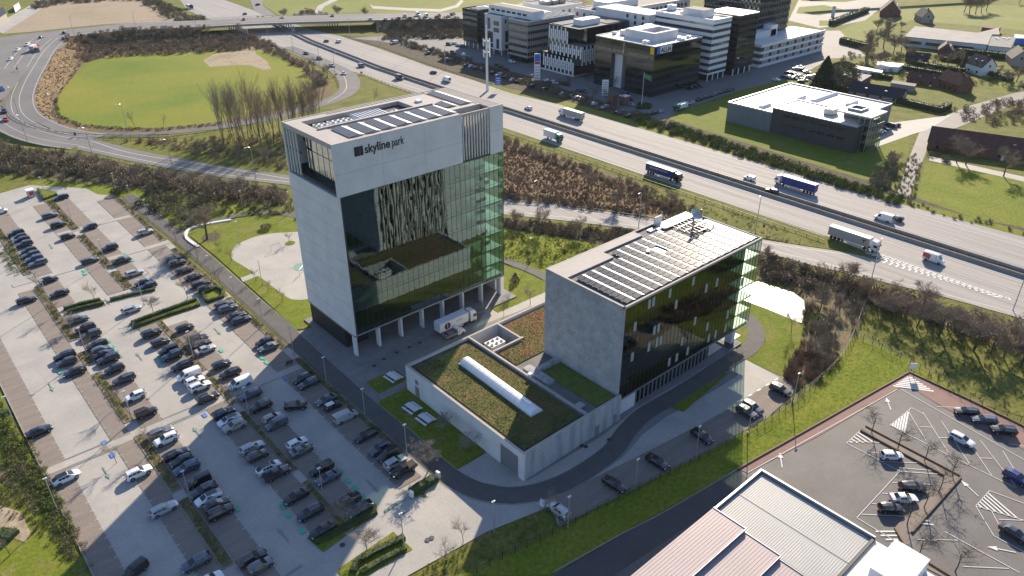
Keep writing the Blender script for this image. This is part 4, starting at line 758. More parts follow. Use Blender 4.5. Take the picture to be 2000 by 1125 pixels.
# ================================================================ FAR BUILDINGS
def fbox(name, x0, x1, y0, y1, z0, z1, mat, parent, **k): return wall(name, [(x0, x1, y0, y1, z0, z1)], mat, parent, **k)
def win_mesh(w, h, axis, fr='white'):
    q = MB(); t = .09
    if axis == 'x':   # window in a wall facing -x, width along y
        q.box(-.1, .02, 0, w, 0, t); q.box(-.1, .02, 0, w, h-t, h); q.box(-.1, .02, 0, t, t, h-t); q.box(-.1, .02, w-t, w, t, h-t); g = MB().box(-.04, 0, t, w-t, t, h-t)
    else:
        q.box(0, w, -.1, .02, 0, t); q.box(0, w, -.1, .02, h-t, h); q.box(0, t, -.1, .02, t, h-t); q.box(w-t, w, -.1, .02, t, h-t); g = MB().box(t, w-t, -.04, 0, t, h-t)
    return q.mesh('window'), g.mesh('pane')
def windows(parent, specs, frame='dark_metal', pane='window_dark'):
    """specs: (axis, x, y, z, w, h) - each window is a part, its pane a sub-part; alike ones share meshes"""
    cache = {}; b = org(parent)
    for ax, x, y, z, w, h in specs:
        k = (ax, w, h)
        if k not in cache: cache[k] = win_mesh(w, h, ax); cache[k][0].materials.append(mt(frame)); cache[k][1].materials.append(mt(pane))
        o = bpy.data.objects.new('window', cache[k][0]); COL.objects.link(o); o.parent = parent; o.location = (x-b[0], y-b[1], z-b[2])
        p = bpy.data.objects.new('pane', cache[k][1]); COL.objects.link(p); p.parent = o
def banded(t, x0, x1, y0, y1, z0, z1, n, band, mat, core='far_glass', frac=.5, mull=1.5, prot=.18, mm=None):
    """storeys of ribbon glazing between projecting spandrel bands"""
    fh = (z1-z0)/n
    fbox('ribbon_glazing', x0+prot, x1-prot, y0+prot, y1-prot, z0, z1-.5, core, t)
    for f in range(n+1):
        a = z0+f*fh-(fh*(1-frac))*.5 if f else z0; b = min(z0+f*fh+(fh*(1-frac))*.5, z1)
        if f == n: a = z1-fh*(1-frac)*.8; b = z1
        fbox('spandrel_band', x0, x1, y0, y1, a, b, mat, t)
    q = MB(); y = y0+.3
    while y < y1-.2: q.box(x0+.06, x0+prot+.05, y, y+.12, z0, z1-.6); y += mull
    x = x0+.3
    while x < x1-.2: q.box(x, x+.12, y0+.06, y0+prot+.05, z0, z1-.6); x += mull
    part('mullion', q, 'dark_metal' if mat in ('black_cladding', 'gloss_dark') else 'galvanised', t)
def flat_roof(t, x0, x1, y0, y1, z, mat='white_membrane', cop='white_metal', p=.5):
    fbox('roof', x0+.3, x1-.3, y0+.3, y1-.3, z-.05, z+.08, mat, t)
    wall('parapet', [(x0-.03, x1+.03, y0-.03, y0+.3, z, z+p), (x0-.03, x1+.03, y1-.3, y1+.03, z, z+p), (x0-.03, x0+.3, y0+.3, y1-.3, z, z+p), (x1-.3, x1+.03, y0+.3, y1-.3, z, z+p)], cop, t)
def roof_unit(x, y, z, dx, dy, dz, label, mat='galvanised', cat='roof unit'):
    t = thing('roof_unit', label, cat, (x, y, z)); wall('casing', [(x-dx/2, x+dx/2, y-dy/2, y+dy/2, z+.2, z+dz)], mat, t); wall('base_rail', [(x-dx/2+.1, x+dx/2-.1, y-dy/2+.1, y+dy/2-.1, z, z+.2)], 'dark_metal', t)
    q = MB(); q.cyl(x-dx*.2, y, z+dz, z+dz+.25, min(dx, dy)*.25, 10); part('fan', q, 'dark_metal', t); return t
# --- dark glass cube
t = thing('dark_glass_office', 'dark glass office cube at the far left of the office park', 'office building', (331, 410, 0))
banded(t, 325, 345, 402.6, 418, 3.6, 23.9, 6, .5, 'black_cladding', 'far_glass', .62, 2.0, .12); fbox('ground_floor', 326.5, 344, 404, 417, 0, 3.6, 'grey_cladding', t); flat_roof(t, 325, 345, 402.6, 418, 23.9, 'roof_membrane', 'dark_metal', .7)
q = MB(); [q.cyl(325.6, 403+k*4.8, 0, 3.6, .3, 8) for k in range(4)]; part('column', q, 'white_metal', t)
wall('solar_row', [(328, 340, 405+k*2, 406.2+k*2, 24.1, 24.5) for k in range(5)], 'solar_cell', t)
# --- white block with odd windows
t = thing('white_cube_office', 'white office cube with scattered windows on slim columns', 'office building', (329, 384, 0))
fbox('wall', 322.8, 335.5, 375.6, 392, 3.4, 24.1, 'facade_concrete', t); flat_roof(t, 322.8, 335.5, 375.6, 392, 24.1, 'roof_membrane', 'white_metal', .4)
windows(t, [('x', 322.78, 378, 18.3, 5.2, 2.6), ('x', 322.78, 378, 14.2, 5.2, 2.6), ('x', 322.78, 386.6, 15.5, 2.6, 6.5), ('x', 322.78, 384.2, 7.4, 5.2, 6.6), ('x', 322.78, 378.2, 4.2, 2.4, 6), ('x', 322.78, 384, 4.2, 2.4, 2.6),
            ('y', 325.4, 375.58, 19.8, 1.4, 2.2), ('y', 329.5, 375.58, 19.8, 3.4, 2.2), ('y', 325.8, 375.58, 8.2, 2.8, 7), ('y', 325.6, 375.58, 4.2, 8, 2.6)])
q = MB(); [q.cyl(x, y, 0, 3.4, .28, 8) for x in (323.4, 328.5, 334) for y in (376.2, 384, 391)]; part('column', q, 'white_metal', t); fbox('ground_floor', 329, 335, 379, 391, 0, 3.4, 'interior_dark', t)
for k in range(4): wall('solar_row', [(324+k*2.7, 325.5+k*2.7, 377.5, 390, 24.25, 24.6)], 'solar_cell', t)
# --- beige banded block with the rear mass and the long penthouse
t = thing('beige_banded_office', 'beige office block with ribbon windows and a long rooftop penthouse', 'office building', (340, 360, 0))
banded(t, 320.4, 360, 348.6, 366, 3.4, 24.5, 5, .5, 'brick_pale', 'far_glass', .42, 1.9); fbox('ground_floor', 321.4, 359, 349.6, 365.5, 0, 3.4, 'far_glass', t); flat_roof(t, 320.4, 360, 348.6, 366, 24.5, 'warehouse_roof', 'white_metal', .5)
fbox('rear_wing', 336, 360, 366.1, 418, 0, 24.3, 'facade_concrete', t); wall('penthouse', [(326.2, 336, 347.9+3, 392, 24.6, 29.2)], 'white_metal', t); fbox('penthouse_roof', 326.5, 335.7, 351.2, 391.7, 29.2, 29.35, 'roof_membrane', t)
windows(t, [('x', 326.18, 356+k*5, 26.4, 3.4, 1.2) for k in range(7)])
for k in range(7): wall('solar_row', [(337.6+k*3, 339+k*3, 350.5, 364, 24.6, 25)], 'solar_cell', t)
for k in range(3): wall('solar_row', [(321.6+k*1.5, 322.6+k*1.5, 351, 364, 24.6, 24.95)], 'solar_cell', t)
# --- checkered black and white block
t = thing('checkered_office', 'stepped black office block clad in staggered white panels', 'office building', (330, 315, 0))
cx = 317.5
def gx(u, v, x):   # y, z where the ray through a pixel meets the plane x
    d = RC.T @ np.array([(u-1000)/F_PX, (v-562.5)/F_PX, 1.0]); k = x/d[0]; return float(d[1]*k), float(d[2]*k+CAMH)
fbox('wall', cx+.1, 336, 305.2, 333.5, 1.0, 10.5, 'far_glass', t); fbox('wall', cx+.12, 338, 300.6, 328.0, 10.5, 17.6, 'far_glass', t); fbox('wall', cx+.1, 336, 311.5, 327.8, 17.6, 26.6, 'far_glass', t); fbox('wall', 324, 360, 303, 311.4, 17.6, 26.6, 'far_glass', t)
fbox('overhang_slab', cx+.05, 338, 300.5, 311, 6.9, 10.48, 'black_cladding', t); fbox('plinth', cx, 330, 306, 333.5, 0, 1.0, 'facade_concrete', t)
pq = MB().box(-.14, .0, 0, 1.05, 0, 3.3).mesh('cladding_panel'); pq2 = MB().box(0, 1.05, -.14, 0, 0, 3.3).mesh('cladding_panel'); pn = MB().box(-.14, 0, 0, .5, 0, 3.3).mesh('cladding_panel')
def staggered(ax, a0, a1, z0, z1, fixed):
    n = int((a1-a0)/1.62); rows = int(round((z1-z0)/1.75)); locs = []; nr = []
    for i in range(n):
        for r in range(rows):
            if (i+r) % 2 == 0:
                z = z0+r*1.75; p = (fixed, a0+.1+i*1.62, z) if ax == 'x' else (a0+.1+i*1.62, fixed, z)
                if z+3.3 <= z1+.6: locs.append(p)
    many('cladding_panel', pq if ax == 'x' else pq2, 'white_metal', t, locs)
staggered('x', 306.2, 333.5, 1.2, 10.6, cx+.08); staggered('x', 300.6, 328.0, 10.7, 17.6, cx+.1); staggered('x', 311.5, 328, 17.7, 26.6, cx+.08); staggered('y', cx+.2, 337.6, 7.2, 17.6, 300.5)
for nm, r, z in (('roof', (cx+.3, 335.8, 328, 333.3), 10.6), ('roof', (cx+.3, 337.8, 300.8, 311.3), 17.7), ('roof', (cx+.3, 359.8, 303.2, 327.6), 26.7)): fbox(nm, *r, z-.1, z+.1, 'roof_membrane', t)
fbox('roof_house', 326, 341, 309, 316, 26.8, 30, 'white_metal', t)
for k in range(10): wall('solar_row', [(319+k*1.6, 320+k*1.6, 318, 326.5, 26.8, 27.2)], 'solar_cell', t)
for k in range(11): wall('solar_row', [(342+k*1.6, 343+k*1.6, 304, 312, 26.8, 27.2)], 'solar_cell', t)
# --- glass block with the lettering
t = thing('glass_gateway_office', 'green glass office block with a tall concrete portal and blue lettering sign', 'office building', (335, 268, 0))
fx, fy0, fy1 = 315.7, 247.7, 288.6
banded(t, fx, 355.8, fy0, 266.2, .0, 25.6, 7, .5, 'gloss_dark', 'far_glass', .52, 3.4, .1); banded(t, fx, 355.8, 276.5, fy1, 0, 25.6, 7, .5, 'gloss_dark', 'far_glass', .52, 3.4, .1)
banded(t, fx, 355.8, 266.25, 276.45, 18.5, 25.6, 2, .5, 'gloss_dark', 'far_glass', .6, 3.4, .1); fbox('portal_wall', 318.5, 330, 271, 276.4, 0, 18.4, 'facade_concrete', t); fbox('portal_back', 330, 355, 266.3, 276.4, 0, 18.4, 'interior_dark', t)
flat_roof(t, fx, 355.8, fy0, fy1, 25.6, 'white_membrane', 'white_metal', .5)
wall('roof_house', [(325, 345, 256, 258, 25.7, 30), (325, 327, 258, 276, 25.7, 30), (343, 345, 258, 276, 25.7, 30), (327, 343, 268, 276, 25.7, 30)], 'facade_concrete', t); fbox('roof_house_roof', 325.2, 344.8, 268.5, 275.8, 30, 30.1, 'white_membrane', t)
fbox('sign_panel', 317.4, 319.9, 247.45, 247.6, 21.9, 25.4, 'blue_sign', t); fbox('sign_panel', 315.4, 315.6, 248.0, 250.2, 21.9, 25.4, 'yellow_sign', t); fbox('sign_panel', 319.9, 329.5, 247.45, 247.6, 21.9, 25.4, 'white_metal', t)
text('ALLIA', 3.4, 'lettering', 'black_cladding', t, (320.4, 247.38, 22.4), (pi/2, 0, 0), .06, .07, wid=8.6)
for i, (u, v, dx, dy, dz) in enumerate(((1222, 67, 4, 5, 2.5), (1200, 66, 2, 2, 1.5), (1266, 54, 5, 3, 2.2), (1293, 60, 4, 3, 2), (1262, 84, 3, 3, 1.6), (1330, 78, 3, 3, 1.5), (1345, 73, 2, 2, 1.2))):
    x, y = G(u, v, 26); roof_unit(x, y, 25.7, dx, dy, dz, ['big louvred white unit on the lettered glass block roof, left end', 'small unit beside the big louvred one on the lettered block roof', 'metal unit behind the roof house of the lettered block', 'second metal unit behind the roof house of the lettered block', 'white unit by the sign corner of the lettered block roof', 'unit on the right half of the lettered block roof', 'smallest unit at the right corner of the lettered block roof'][i], 'white_metal')
# --- white ribbon tower and dark tower
t = thing('white_ribbon_tower', 'tall white office tower with eight dark window ribbons', 'office building', (373, 268, 0))
banded(t, 365.4, 382, 248.0, 288.5, 3.8, 32.4, 8, .5, 'white_metal', 'far_glass', .48, 1.3); fbox('ground_floor', 367, 380.5, 249.5, 287, 0, 3.8, 'far_glass', t); flat_roof(t, 365.4, 382, 248.0, 288.5, 32.4, 'white_membrane', 'white_metal', 1.0)
q = MB(); [q.cyl(x, y, 0, 3.8, .3, 8) for x in (366, 371, 376, 381) for y in (248.6, 258)]; part('column', q, 'white_metal', t); fbox('roof_house', 369, 379, 258, 272, 32.5, 36.5, 'facade_concrete', t); fbox('roof_house_roof', 369.2, 378.8, 258.2, 271.8, 36.5, 36.6, 'roof_membrane', t)
x, y = G(1312, 18, 33); roof_unit(x, y, 32.5, 4, 4, 3, 'white boxy unit at the left end of the white ribbon tower roof', 'white_metal'); x, y = G(1335, 26, 33); roof_unit(x, y, 32.5, 3, 3, 1.6, 'grey unit in the middle of the white ribbon tower roof')
fbox('side_wing', 382.1, 396, 262, 300, 0, 31, 'facade_concrete', t); fbox('side_wing', 360, 378, 288.7, 330, 0, 31.5, 'facade_concrete', t); windows(t, [('x', 359.98, 292+k*6, z, 1.6, 2) for k in range(3) for z in (21, 25, 28.4)])
t = thing('black_ribbon_tower', 'black office tower beside the white ribbon tower', 'office building', (397, 256, 0))
banded(t, 387.6, 406.2, 246.3, 268, 4, 33, 8, .5, 'black_cladding', 'far_glass', .5, 2.2, .15); fbox('ground_floor', 389, 405, 248, 267, 0, 4, 'far_glass', t); flat_roof(t, 387.6, 406.2, 246.3, 268, 33, 'white_membrane', 'galvanised', .6)
q = MB(); [q.cyl(x, 247, 0, 4, .35, 8) for x in (388.4, 394, 400, 405.5)]; part('column', q, 'white_metal', t)
# --- lattice tower at the back
t = thing('lattice_tower', 'very dark tall office tower wrapped in a diagonal lattice', 'office building', (455, 300, 0))
lx0, lx1, ly0, ly1 = 442, 478, 268, 310
fbox('glass_core', lx0+.4, lx1-.4, ly0+.4, ly1-.4, 0, 52, 'far_glass', t)
for f in range(13): fbox('floor_band', lx0+.1, lx1-.1, ly0+.1, ly1-.1, f*4+2.6, f*4+3.6, 'grey_cladding', t)
q = MB()
for f in range(13):
    for k in range(14):
        y = ly0+k*3; q.tube((lx0, y, f*4), (lx0, y+1.5, f*4+4), .22, n=4); q.tube((lx0, y+3, f*4), (lx0, y+1.5, f*4+4), .22, n=4)
    for k in range(12):
        x = lx0+k*3; q.tube((x, ly0, f*4), (x+1.5, ly0, f*4+4), .22, n=4); q.tube((x+3, ly0, f*4), (x+1.5, ly0, f*4+4), .22, n=4)
part('lattice', q, 'dark_metal', t)
# --- long white block behind
t = thing('long_white_office', 'long white office block with punched dark windows behind the checkered one', 'office building', (400, 345, 0))
x0, y0 = 384.5, 330.0; fbox('wall', x0-18, x0+70, y0, y0+24, 0, 27, 'facade_concrete', t); flat_roof(t, x0-18, x0+70, y0, y0+24, 27, 'roof_membrane', 'white_metal', .6)
windows(t, [('y', x0-15+k*4.4, y0-.02, z, 2.2 if (k+int(z)) % 3 else 3.2, 2.3) for k in range(19) for z in (23, 18.6, 14.2, 9.8)]+[('x', x0-18.02, y0+3+k*6, z, 1.8, 2.3) for k in range(4) for z in (23, 18.6)])
fbox('roof_house', x0-8, x0+22, y0+6, y0+18, 27.1, 31.5, 'white_metal', t)
t = thing('rear_white_office', 'white office wing with rooftop plant behind the beige block', 'office building', (390, 395, 0)); fbox('wall', 372, 400, 380, 410, 0, 24, 'facade_concrete', t); flat_roof(t, 372, 400, 380, 410, 24, 'roof_membrane', 'white_metal', .6)
windows(t, [('x', 371.98, 384+k*7, z, 1.8, 2.2) for k in range(4) for z in (19.5, 15)]+[('y', 375+k*6, 379.98, z, 1.8, 2.2) for k in range(4) for z in (19.5, 15)])
for i in range(3): roof_unit(377+i*7, 393, 24.1, 5, 7, 2.5, ['rooftop unit at the left of the rear white wing', 'rooftop unit in the middle of the rear white wing', 'rooftop unit at the right of the rear white wing'][i], 'grey_metal')
# --- parking garage
t = thing('parking_garage', 'long low white parking garage with a big white roof deck', 'parking garage', (455, 257, 0))
fbox('inner_deck', 417, 490, 248.4, 271, 0, 12.4, 'interior_dark', t); fbox('roof', 416.8, 490.2, 247.8, 271.5, 12.4, 12.6, 'white_membrane', t)
for f in range(4): wall('parapet_band', [(416.4, 490.6, 247.4, 247.8, f*3.9+.2, f*3.9+1.7 if f else 1.9), (416.4, 416.8, 247.8, 271.5, f*3.9+.2, f*3.9+1.7 if f else 1.9)], 'white_metal', t)
q = MB()
for f in range(3):
    for k in range(24):
        a = k*3.05; 
        if k % 3: q.box(417+a, 417+a+2.1, 247.5, 247.75, f*3.9+1.9, f*3.9+4.1)
        for j in range(3): q.box(417+a+2.2+j*.3, 417+a+2.32+j*.3, 247.5, 247.7, f*3.9+1.9, f*3.9+4.1)
part('louvre_screen', q, 'galvanised', t, kind='stuff'); wall('ramp_hall', [(417, 455, 262, 271.4, 12.6, 16.5)], 'facade_concrete', t); wall('stair_tower', [(449, 456, 262, 270, 12.61, 19)], 'white_metal', t)
# --- dark brick hall with glass entrance
t = thing('brick_hall', 'low dark brick hall with white roof and glass entrance corner', 'business hall', (335, 170, 0))
fbox('wall', 309.6, 364, 144.4, 197, 0, 8.6, 'grey_cladding', t); flat_roof(t, 309.6, 364, 144.4, 197, 8.6, 'white_membrane', 'galvanised', .7)
fbox('front_wing', 309.5, 330, 134.5, 173.7, 0, 11.0, 'dark_brick', t); flat_roof(t, 309.5, 330, 134.5, 173.7, 11.0, 'white_membrane', 'galvanised', .5)
windows(t, [('x', 309.48, 139+k*4.3, z, 3.4, 1.3) for k in range(7) for z in (8.2, 4.6)])
fbox('entrance_roof', 314, 328.6, 131.4, 146.5, 14.4, 15, 'white_membrane', t); fbox('entrance_core', 320, 327, 136, 146, 0, 14.3, 'grey_cladding', t)
pmx = MB().box(-.05, 0, 0, 2.2, 0, 3.4).mesh('pane'); many('pane', pmx, 'clear_glass', t, [(314.3, 131.7+k*2.3, .2+f*3.55) for k in range(2) for f in range(4)]); pmy = MB().box(0, 2.2, -.05, 0, 0, 3.4).mesh('pane'); many('pane', pmy, 'clear_glass', t, [(314.4+k*2.3, 131.7, .2+f*3.55) for k in range(6) for f in range(4)])
q = MB(); [q.box(x-.1, x+.1, 131.5, 131.7, 0, 14.4) for x in [314.3+k*2.3 for k in range(7)]]; [q.box(314.2, 314.4, y-.1, y+.1, 0, 14.4) for y in (134, 136.3)]; [q.box(314.2, 328.4, 131.5, 131.7, z, z+.12) for z in (3.6, 7.15, 10.7)]; part('mullion', q, 'galvanised', t)
for f in (3.6, 7.2, 10.8): fbox('gallery', 314.8, 322, 132.2, 136, f, f+.25, 'white_metal', t)
for u, v, L in ((1549, 195, 17), (1606, 190, 22), (1490, 207, 7), (1660, 202, 8)):
    x, y = G(u, v, 9); tag(part('barrel_skylight', MB().tube((x-L*.5, y-1, 8.8), (x+L*.5, y-1, 8.8), 1.3, n=10, cap=True), 'polycarbonate'), {1549: 'long pale barrel skylight nearest the parapet step of the brick hall', 1606: 'longest pale barrel skylight on the brick hall roof', 1490: 'short pale barrel skylight at the left of the brick hall roof', 1660: 'pale barrel skylight by the entrance roof of the brick hall'}[u], 'skylight')
x, y = G(1622, 222, 11.2); roof_unit(x, y, 11.1, 5, 4, 2.6, 'round silver rooftop plant beside the hall entrance tower', 'galvanised'); x, y = G(1668, 205, 15); wall('roof_frame', [(318, 325, 138, 138.5, 15, 16), (318, 325, 143.5, 144, 15, 16), (318, 318.5, 138.5, 143.5, 15, 16), (324.5, 325, 138.5, 143.5, 15, 16)], 'grey_metal', t)
# --- foreground hall at the bottom edge
t = thing('ribbed_roof_hall', 'big hall with ribbed metal roofs at the bottom edge', 'hall', (90, 30, 0)); nx0, nx1, ny0, ny1 = 60.0, 105.6, 5.0, 49.2
fbox('wall', nx0, nx1, ny0, ny1, 0, 6, 'grey_cladding', t); wall('parapet', [(nx0, nx1+.25, ny1-.05, ny1+.3, 5.5, 6.7), (nx1-.05, nx1+.3, 27.5, ny1-.06, 5.5, 6.7)], 'galvanised', t)
q = MB(); x = 90.3
q.box(90.2, nx1-.3, 27.9, ny1-.3, 6, 6.1)
yy = 28.0
while yy < ny1-.4: q.box(90.2, nx1-.35, yy, yy+.2, 6.1, 6.15); yy += .42
part('ribbed_roof', q, 'ribbed_roof', t); wall('roof_seam', [(97.6, 97.75, 28, ny1-.4, 6.2, 6.23)], 'ribbed_roof', t)
fbox('white_roof', 86, nx1, 5, 27.4, 6, 6.12, 'white_membrane', t); fbox('gutter', 90.2, nx1, 27.4, 27.85, 6, 6.5, 'dark_metal', t); fbox('raised_box', 97, nx1+.1, 19, 24.6, 6.1, 8.6, 'white_metal', t)
for nm, r, z in (('pink_roof', (66, 90.0, 42.6, 49.1), 7.6), ('pink_roof', (62, 89.8, 35.8, 42.5), 7.0), ('pink_roof', (60, 89.6, 27.9, 35.7), 6.4)):
    q = MB(); q.box(r[0], r[1], r[2], r[3], 5.9, z); y = r[2]+.1
    while y < r[3]-.1: q.box(r[0], r[1]-.05, y, y+.1, z, z+.035); y += .55
    part(nm, q, 'pink_roof', t); wall('edge_trim', [(r[0], r[1]+.06, r[2]-.1, r[2], z-.3, z+.15), (r[1], r[1]+.1, r[2], r[3], z-.3, z+.15)], 'galvanised', t)
# --- houses, barn and workshop on the right
def house(name, u, v, L, Wd, eave, ridge, ang, label, wallm='brick_red', roofm='roof_tile_dark', cat='house', wins=3, chim=True, dorm=False):
    x, y = G(u, v); t = thing(name, label, cat, (x, y, 0), rad(ang))
    def P(nm, q, m_, par=t, **k):
        o = put(nm, q.mesh(nm), m_, par); return o
    q = MB(); hl, hw = L/2, Wd/2
    q.add([(-hl, -hw, 0), (hl, -hw, 0), (hl, hw, 0), (-hl, hw, 0), (-hl, -hw, eave), (hl, -hw, eave), (hl, hw, eave), (-hl, hw, eave), (-hl, 0, ridge-.15), (hl, 0, ridge-.15)], [(0, 1, 5, 4), (2, 3, 7, 6), (1, 2, 6, 9, 5), (3, 0, 4, 8, 7)]); P('wall', q, wallm)
    sl_ = (ridge-eave)/hw; o_ = .5
    for s_ in (-1, 1):
        q = MB(); e = hw+o_; ze = eave-o_*sl_; a = [(-hl-.4, s_*e, ze), (hl+.4, s_*e, ze), (hl+.4, 0, ridge), (-hl-.4, 0, ridge)]; q.add(a+[(p[0], p[1], p[2]+.22) for p in a], [(0, 1, 2, 3), (7, 6, 5, 4), (0, 4, 5, 1), (1, 5, 6, 2), (3, 2, 6, 7), (0, 3, 7, 4)]); r = P('roof_slope', q, roofm)
        if s_ < 0 or dorm:
            q = MB()
            for k in (-.4, .35):
                xx = k*hl; yy = s_*hw*.5; zz = eave+(ridge-eave)*.5; q.cbox(xx, yy, zz+.1, 1.1, 1.0, .25)
            P('roof_window', q, 'galvanised', r)
    q = MB()
    for k in range(wins):
        xx = -hl+(k+.5)*L/wins
        for yy in (-hw-.04, hw+.04): P('window', MB().box(xx-.65, xx+.65, yy-.05, yy+.05, 1.0, 2.3), 'window_dark')
    for xx in (-hl-.04, hl+.04):
        P('gable_window', MB().box(xx-.05, xx+.05, -.6, .6, eave-.4, eave+.9), 'window_dark'); P('gable_window', MB().box(xx-.05, xx+.05, -hw*.6-.5, -hw*.6+.5, 1, 2.3), 'window_dark')
    q = MB(); q.box(hl*.2, hl*.2+1.1, -hw-.06, -hw+.02, 0, 2.1); P('door', q, 'white_plastic')
    if chim: q = MB(); q.box(-hl*.5-.4, -hl*.5+.4, -.4, .4, ridge-1.2, ridge+1.1); P('chimney', q, 'brick_red')
    return t
house('long_barn', 1930, 300, 46, 14, 3.6, 8.2, -72, 'long brick barn with a weathered red tiled roof beside the track', 'brick_red', 'roof_tile_red', 'barn', 6, False)
house('brick_house', 1862, 175, 16, 9, 4.6, 8.8, 62, 'brick house with red tiled roof at the bend of the lane', 'brick_red', 'roof_tile_red', 'house', 4)
house('house_wing', 1810, 165, 20, 7, 3, 5.6, -82, 'low tiled rear wing reaching back from the corner brick house', 'brick_red', 'roof_tile_red', 'house', 4, False)
house('white_gabled_house', 1912, 143, 13, 9.5, 5.2, 10, 60, 'white gabled house with a steep black roof', 'white_plastic', 'roof_tile_dark', 'house', 2, True, True)
house('dark_bungalow', 1712, 190, 26, 12, 2.8, 6.2, -80, 'long bungalow with a low almost black roof behind the hedge', 'brick_pale', 'black_cladding', 'house', 4, False)
house('meadow_house', 1803, 42, 14, 9, 4.5, 9.5, 45, 'house with a steep brown roof at the edge of the far meadow', 'brick_pale', 'roof_tile_dark')
house('farmhouse', 1737, 30, 19, 15, 4.2, 12.5, 25, 'large dark farmhouse roof among bare trees at the meadow corner', 'brick_red', 'roof_tile_dark')
house('garden_cottage', 1845, 105, 13, 8, 3.4, 7.4, 20, 'brown roofed cottage in the gardens behind the workshop', 'brick_red', 'roof_tile_dark')
house('garden_shed_house', 1790, 120, 13, 7, 3, 5.4, -70, 'low brown roofed house amid the garden trees', 'brick_red', 'roof_tile_dark', 'house', 3, False)
house('gable_house', 1985, 125, 16, 10, 4.6, 9.6, 30, 'grey gabled house at the right edge of the photo', 'brick_pale', 'roof_tile_dark')
def flatbld(name, pts, h, label, cat, wallm='brick_pale', roofm='warehouse_roof', lh=None):
    P = [G(u, v, h) for u, v in pts]; c_ = np.mean(P, axis=0); t = thing(name, label, cat, (float(c_[0]), float(c_[1]), 0)); q = MB(); q.prism(P, 0, h); part('wall', q, wallm, t)
    q = MB(); q.prism([tuple(c_+(np.array(p)-c_)*1.015) for p in P], h, h+.35); part('roof', q, roofm, t); return t, P
t, P = flatbld('workshop_hall', [(1768, 72), (1788, 52), (1936, 68), (1928, 88)], 6, 'long grey workshop hall with a broad low roof at upper right', 'workshop', 'facade_concrete')
a, b = np.array(P[3]), np.array(P[0])
for k in range(16):
    if k in (4, 9): continue
    p = b+(a-b)*((k+.7)/19); q = MB(); q.cbox(p[0], p[1], 2.2, 1.4, 2.6, 1.7, math.atan2(*(a-b)[::-1])+pi/2); part('window', q, 'window_dark', t)
t, P = flatbld('workshop_annex', [(1936, 72), (1984, 74), (1974, 94), (1930, 90)], 5.5, 'flat roofed annex with white domes at the end of the workshop', 'workshop', 'facade_concrete', 'roof_membrane')
for u, v in ((1946, 74), (1949, 77), (1960, 74), (1966, 77), (1971, 75)): x, y = G(u, v, 6); part('roof_dome', MB().box(x-.8, x+.8, y-.8, y+.8, 5.8, 6.3), 'white_metal', t)
flatbld('flat_roof_house', [(1640, 145), (1660, 141), (1702, 148), (1682, 160)], 3.4, 'flat roofed beige house with a white roof light behind the conifer', 'house', 'brick_red', 'warehouse_roof')
flatbld('white_shed', [(1668, 128), (1724, 139), (1722, 143), (1666, 134)], 3, 'long white roofed shed in the gardens', 'shed', 'white_plastic', 'white_membrane')
flatbld('greenhouse', [(1715, 121), (1765, 126), (1755, 132), (1712, 128)], 3, 'pale greenhouse among the garden trees', 'greenhouse', 'white_plastic', 'galvanised')
flatbld('side_shed', [(1925, 50), (1955, 54), (1950, 58), (1918, 54)], 3.5, 'small dark shed with a red roof beside the far meadow', 'shed', 'brick_red', 'brick_red')
flatbld('storage_building', [(1905, 66), (1950, 55), (1952, 68), (1935, 68)], 4.5, 'pale flat storage building behind the workshop', 'shed', 'brick_pale', 'warehouse_roof')
flatbld('blue_shed', [(1982, 68), (2010, 70), (2010, 76), (1980, 75)], 4, 'blue walled shed at the right edge of the photo', 'shed', 'blue_sign', 'white_membrane')
flatbld('row_sheds', [(1742, 158), (1790, 165), (1786, 170), (1740, 163)], 3, 'row of small brick sheds with white doors in the gardens', 'shed', 'brick_pale', 'roof_membrane')
flatbld('farm_shed', [(-10, 22), (6, 14), (12, 26), (-6, 38)], 5, 'dark roofed shed beside the lane in the upper left corner', 'shed', 'brick_pale', 'black_cladding')
flatbld('farm_shed', [(26, 12), (37, 5), (38, 9), (28, 17)], 3, 'small pale shed along the lane in the upper left corner', 'shed', 'white_plastic', 'white_membrane')
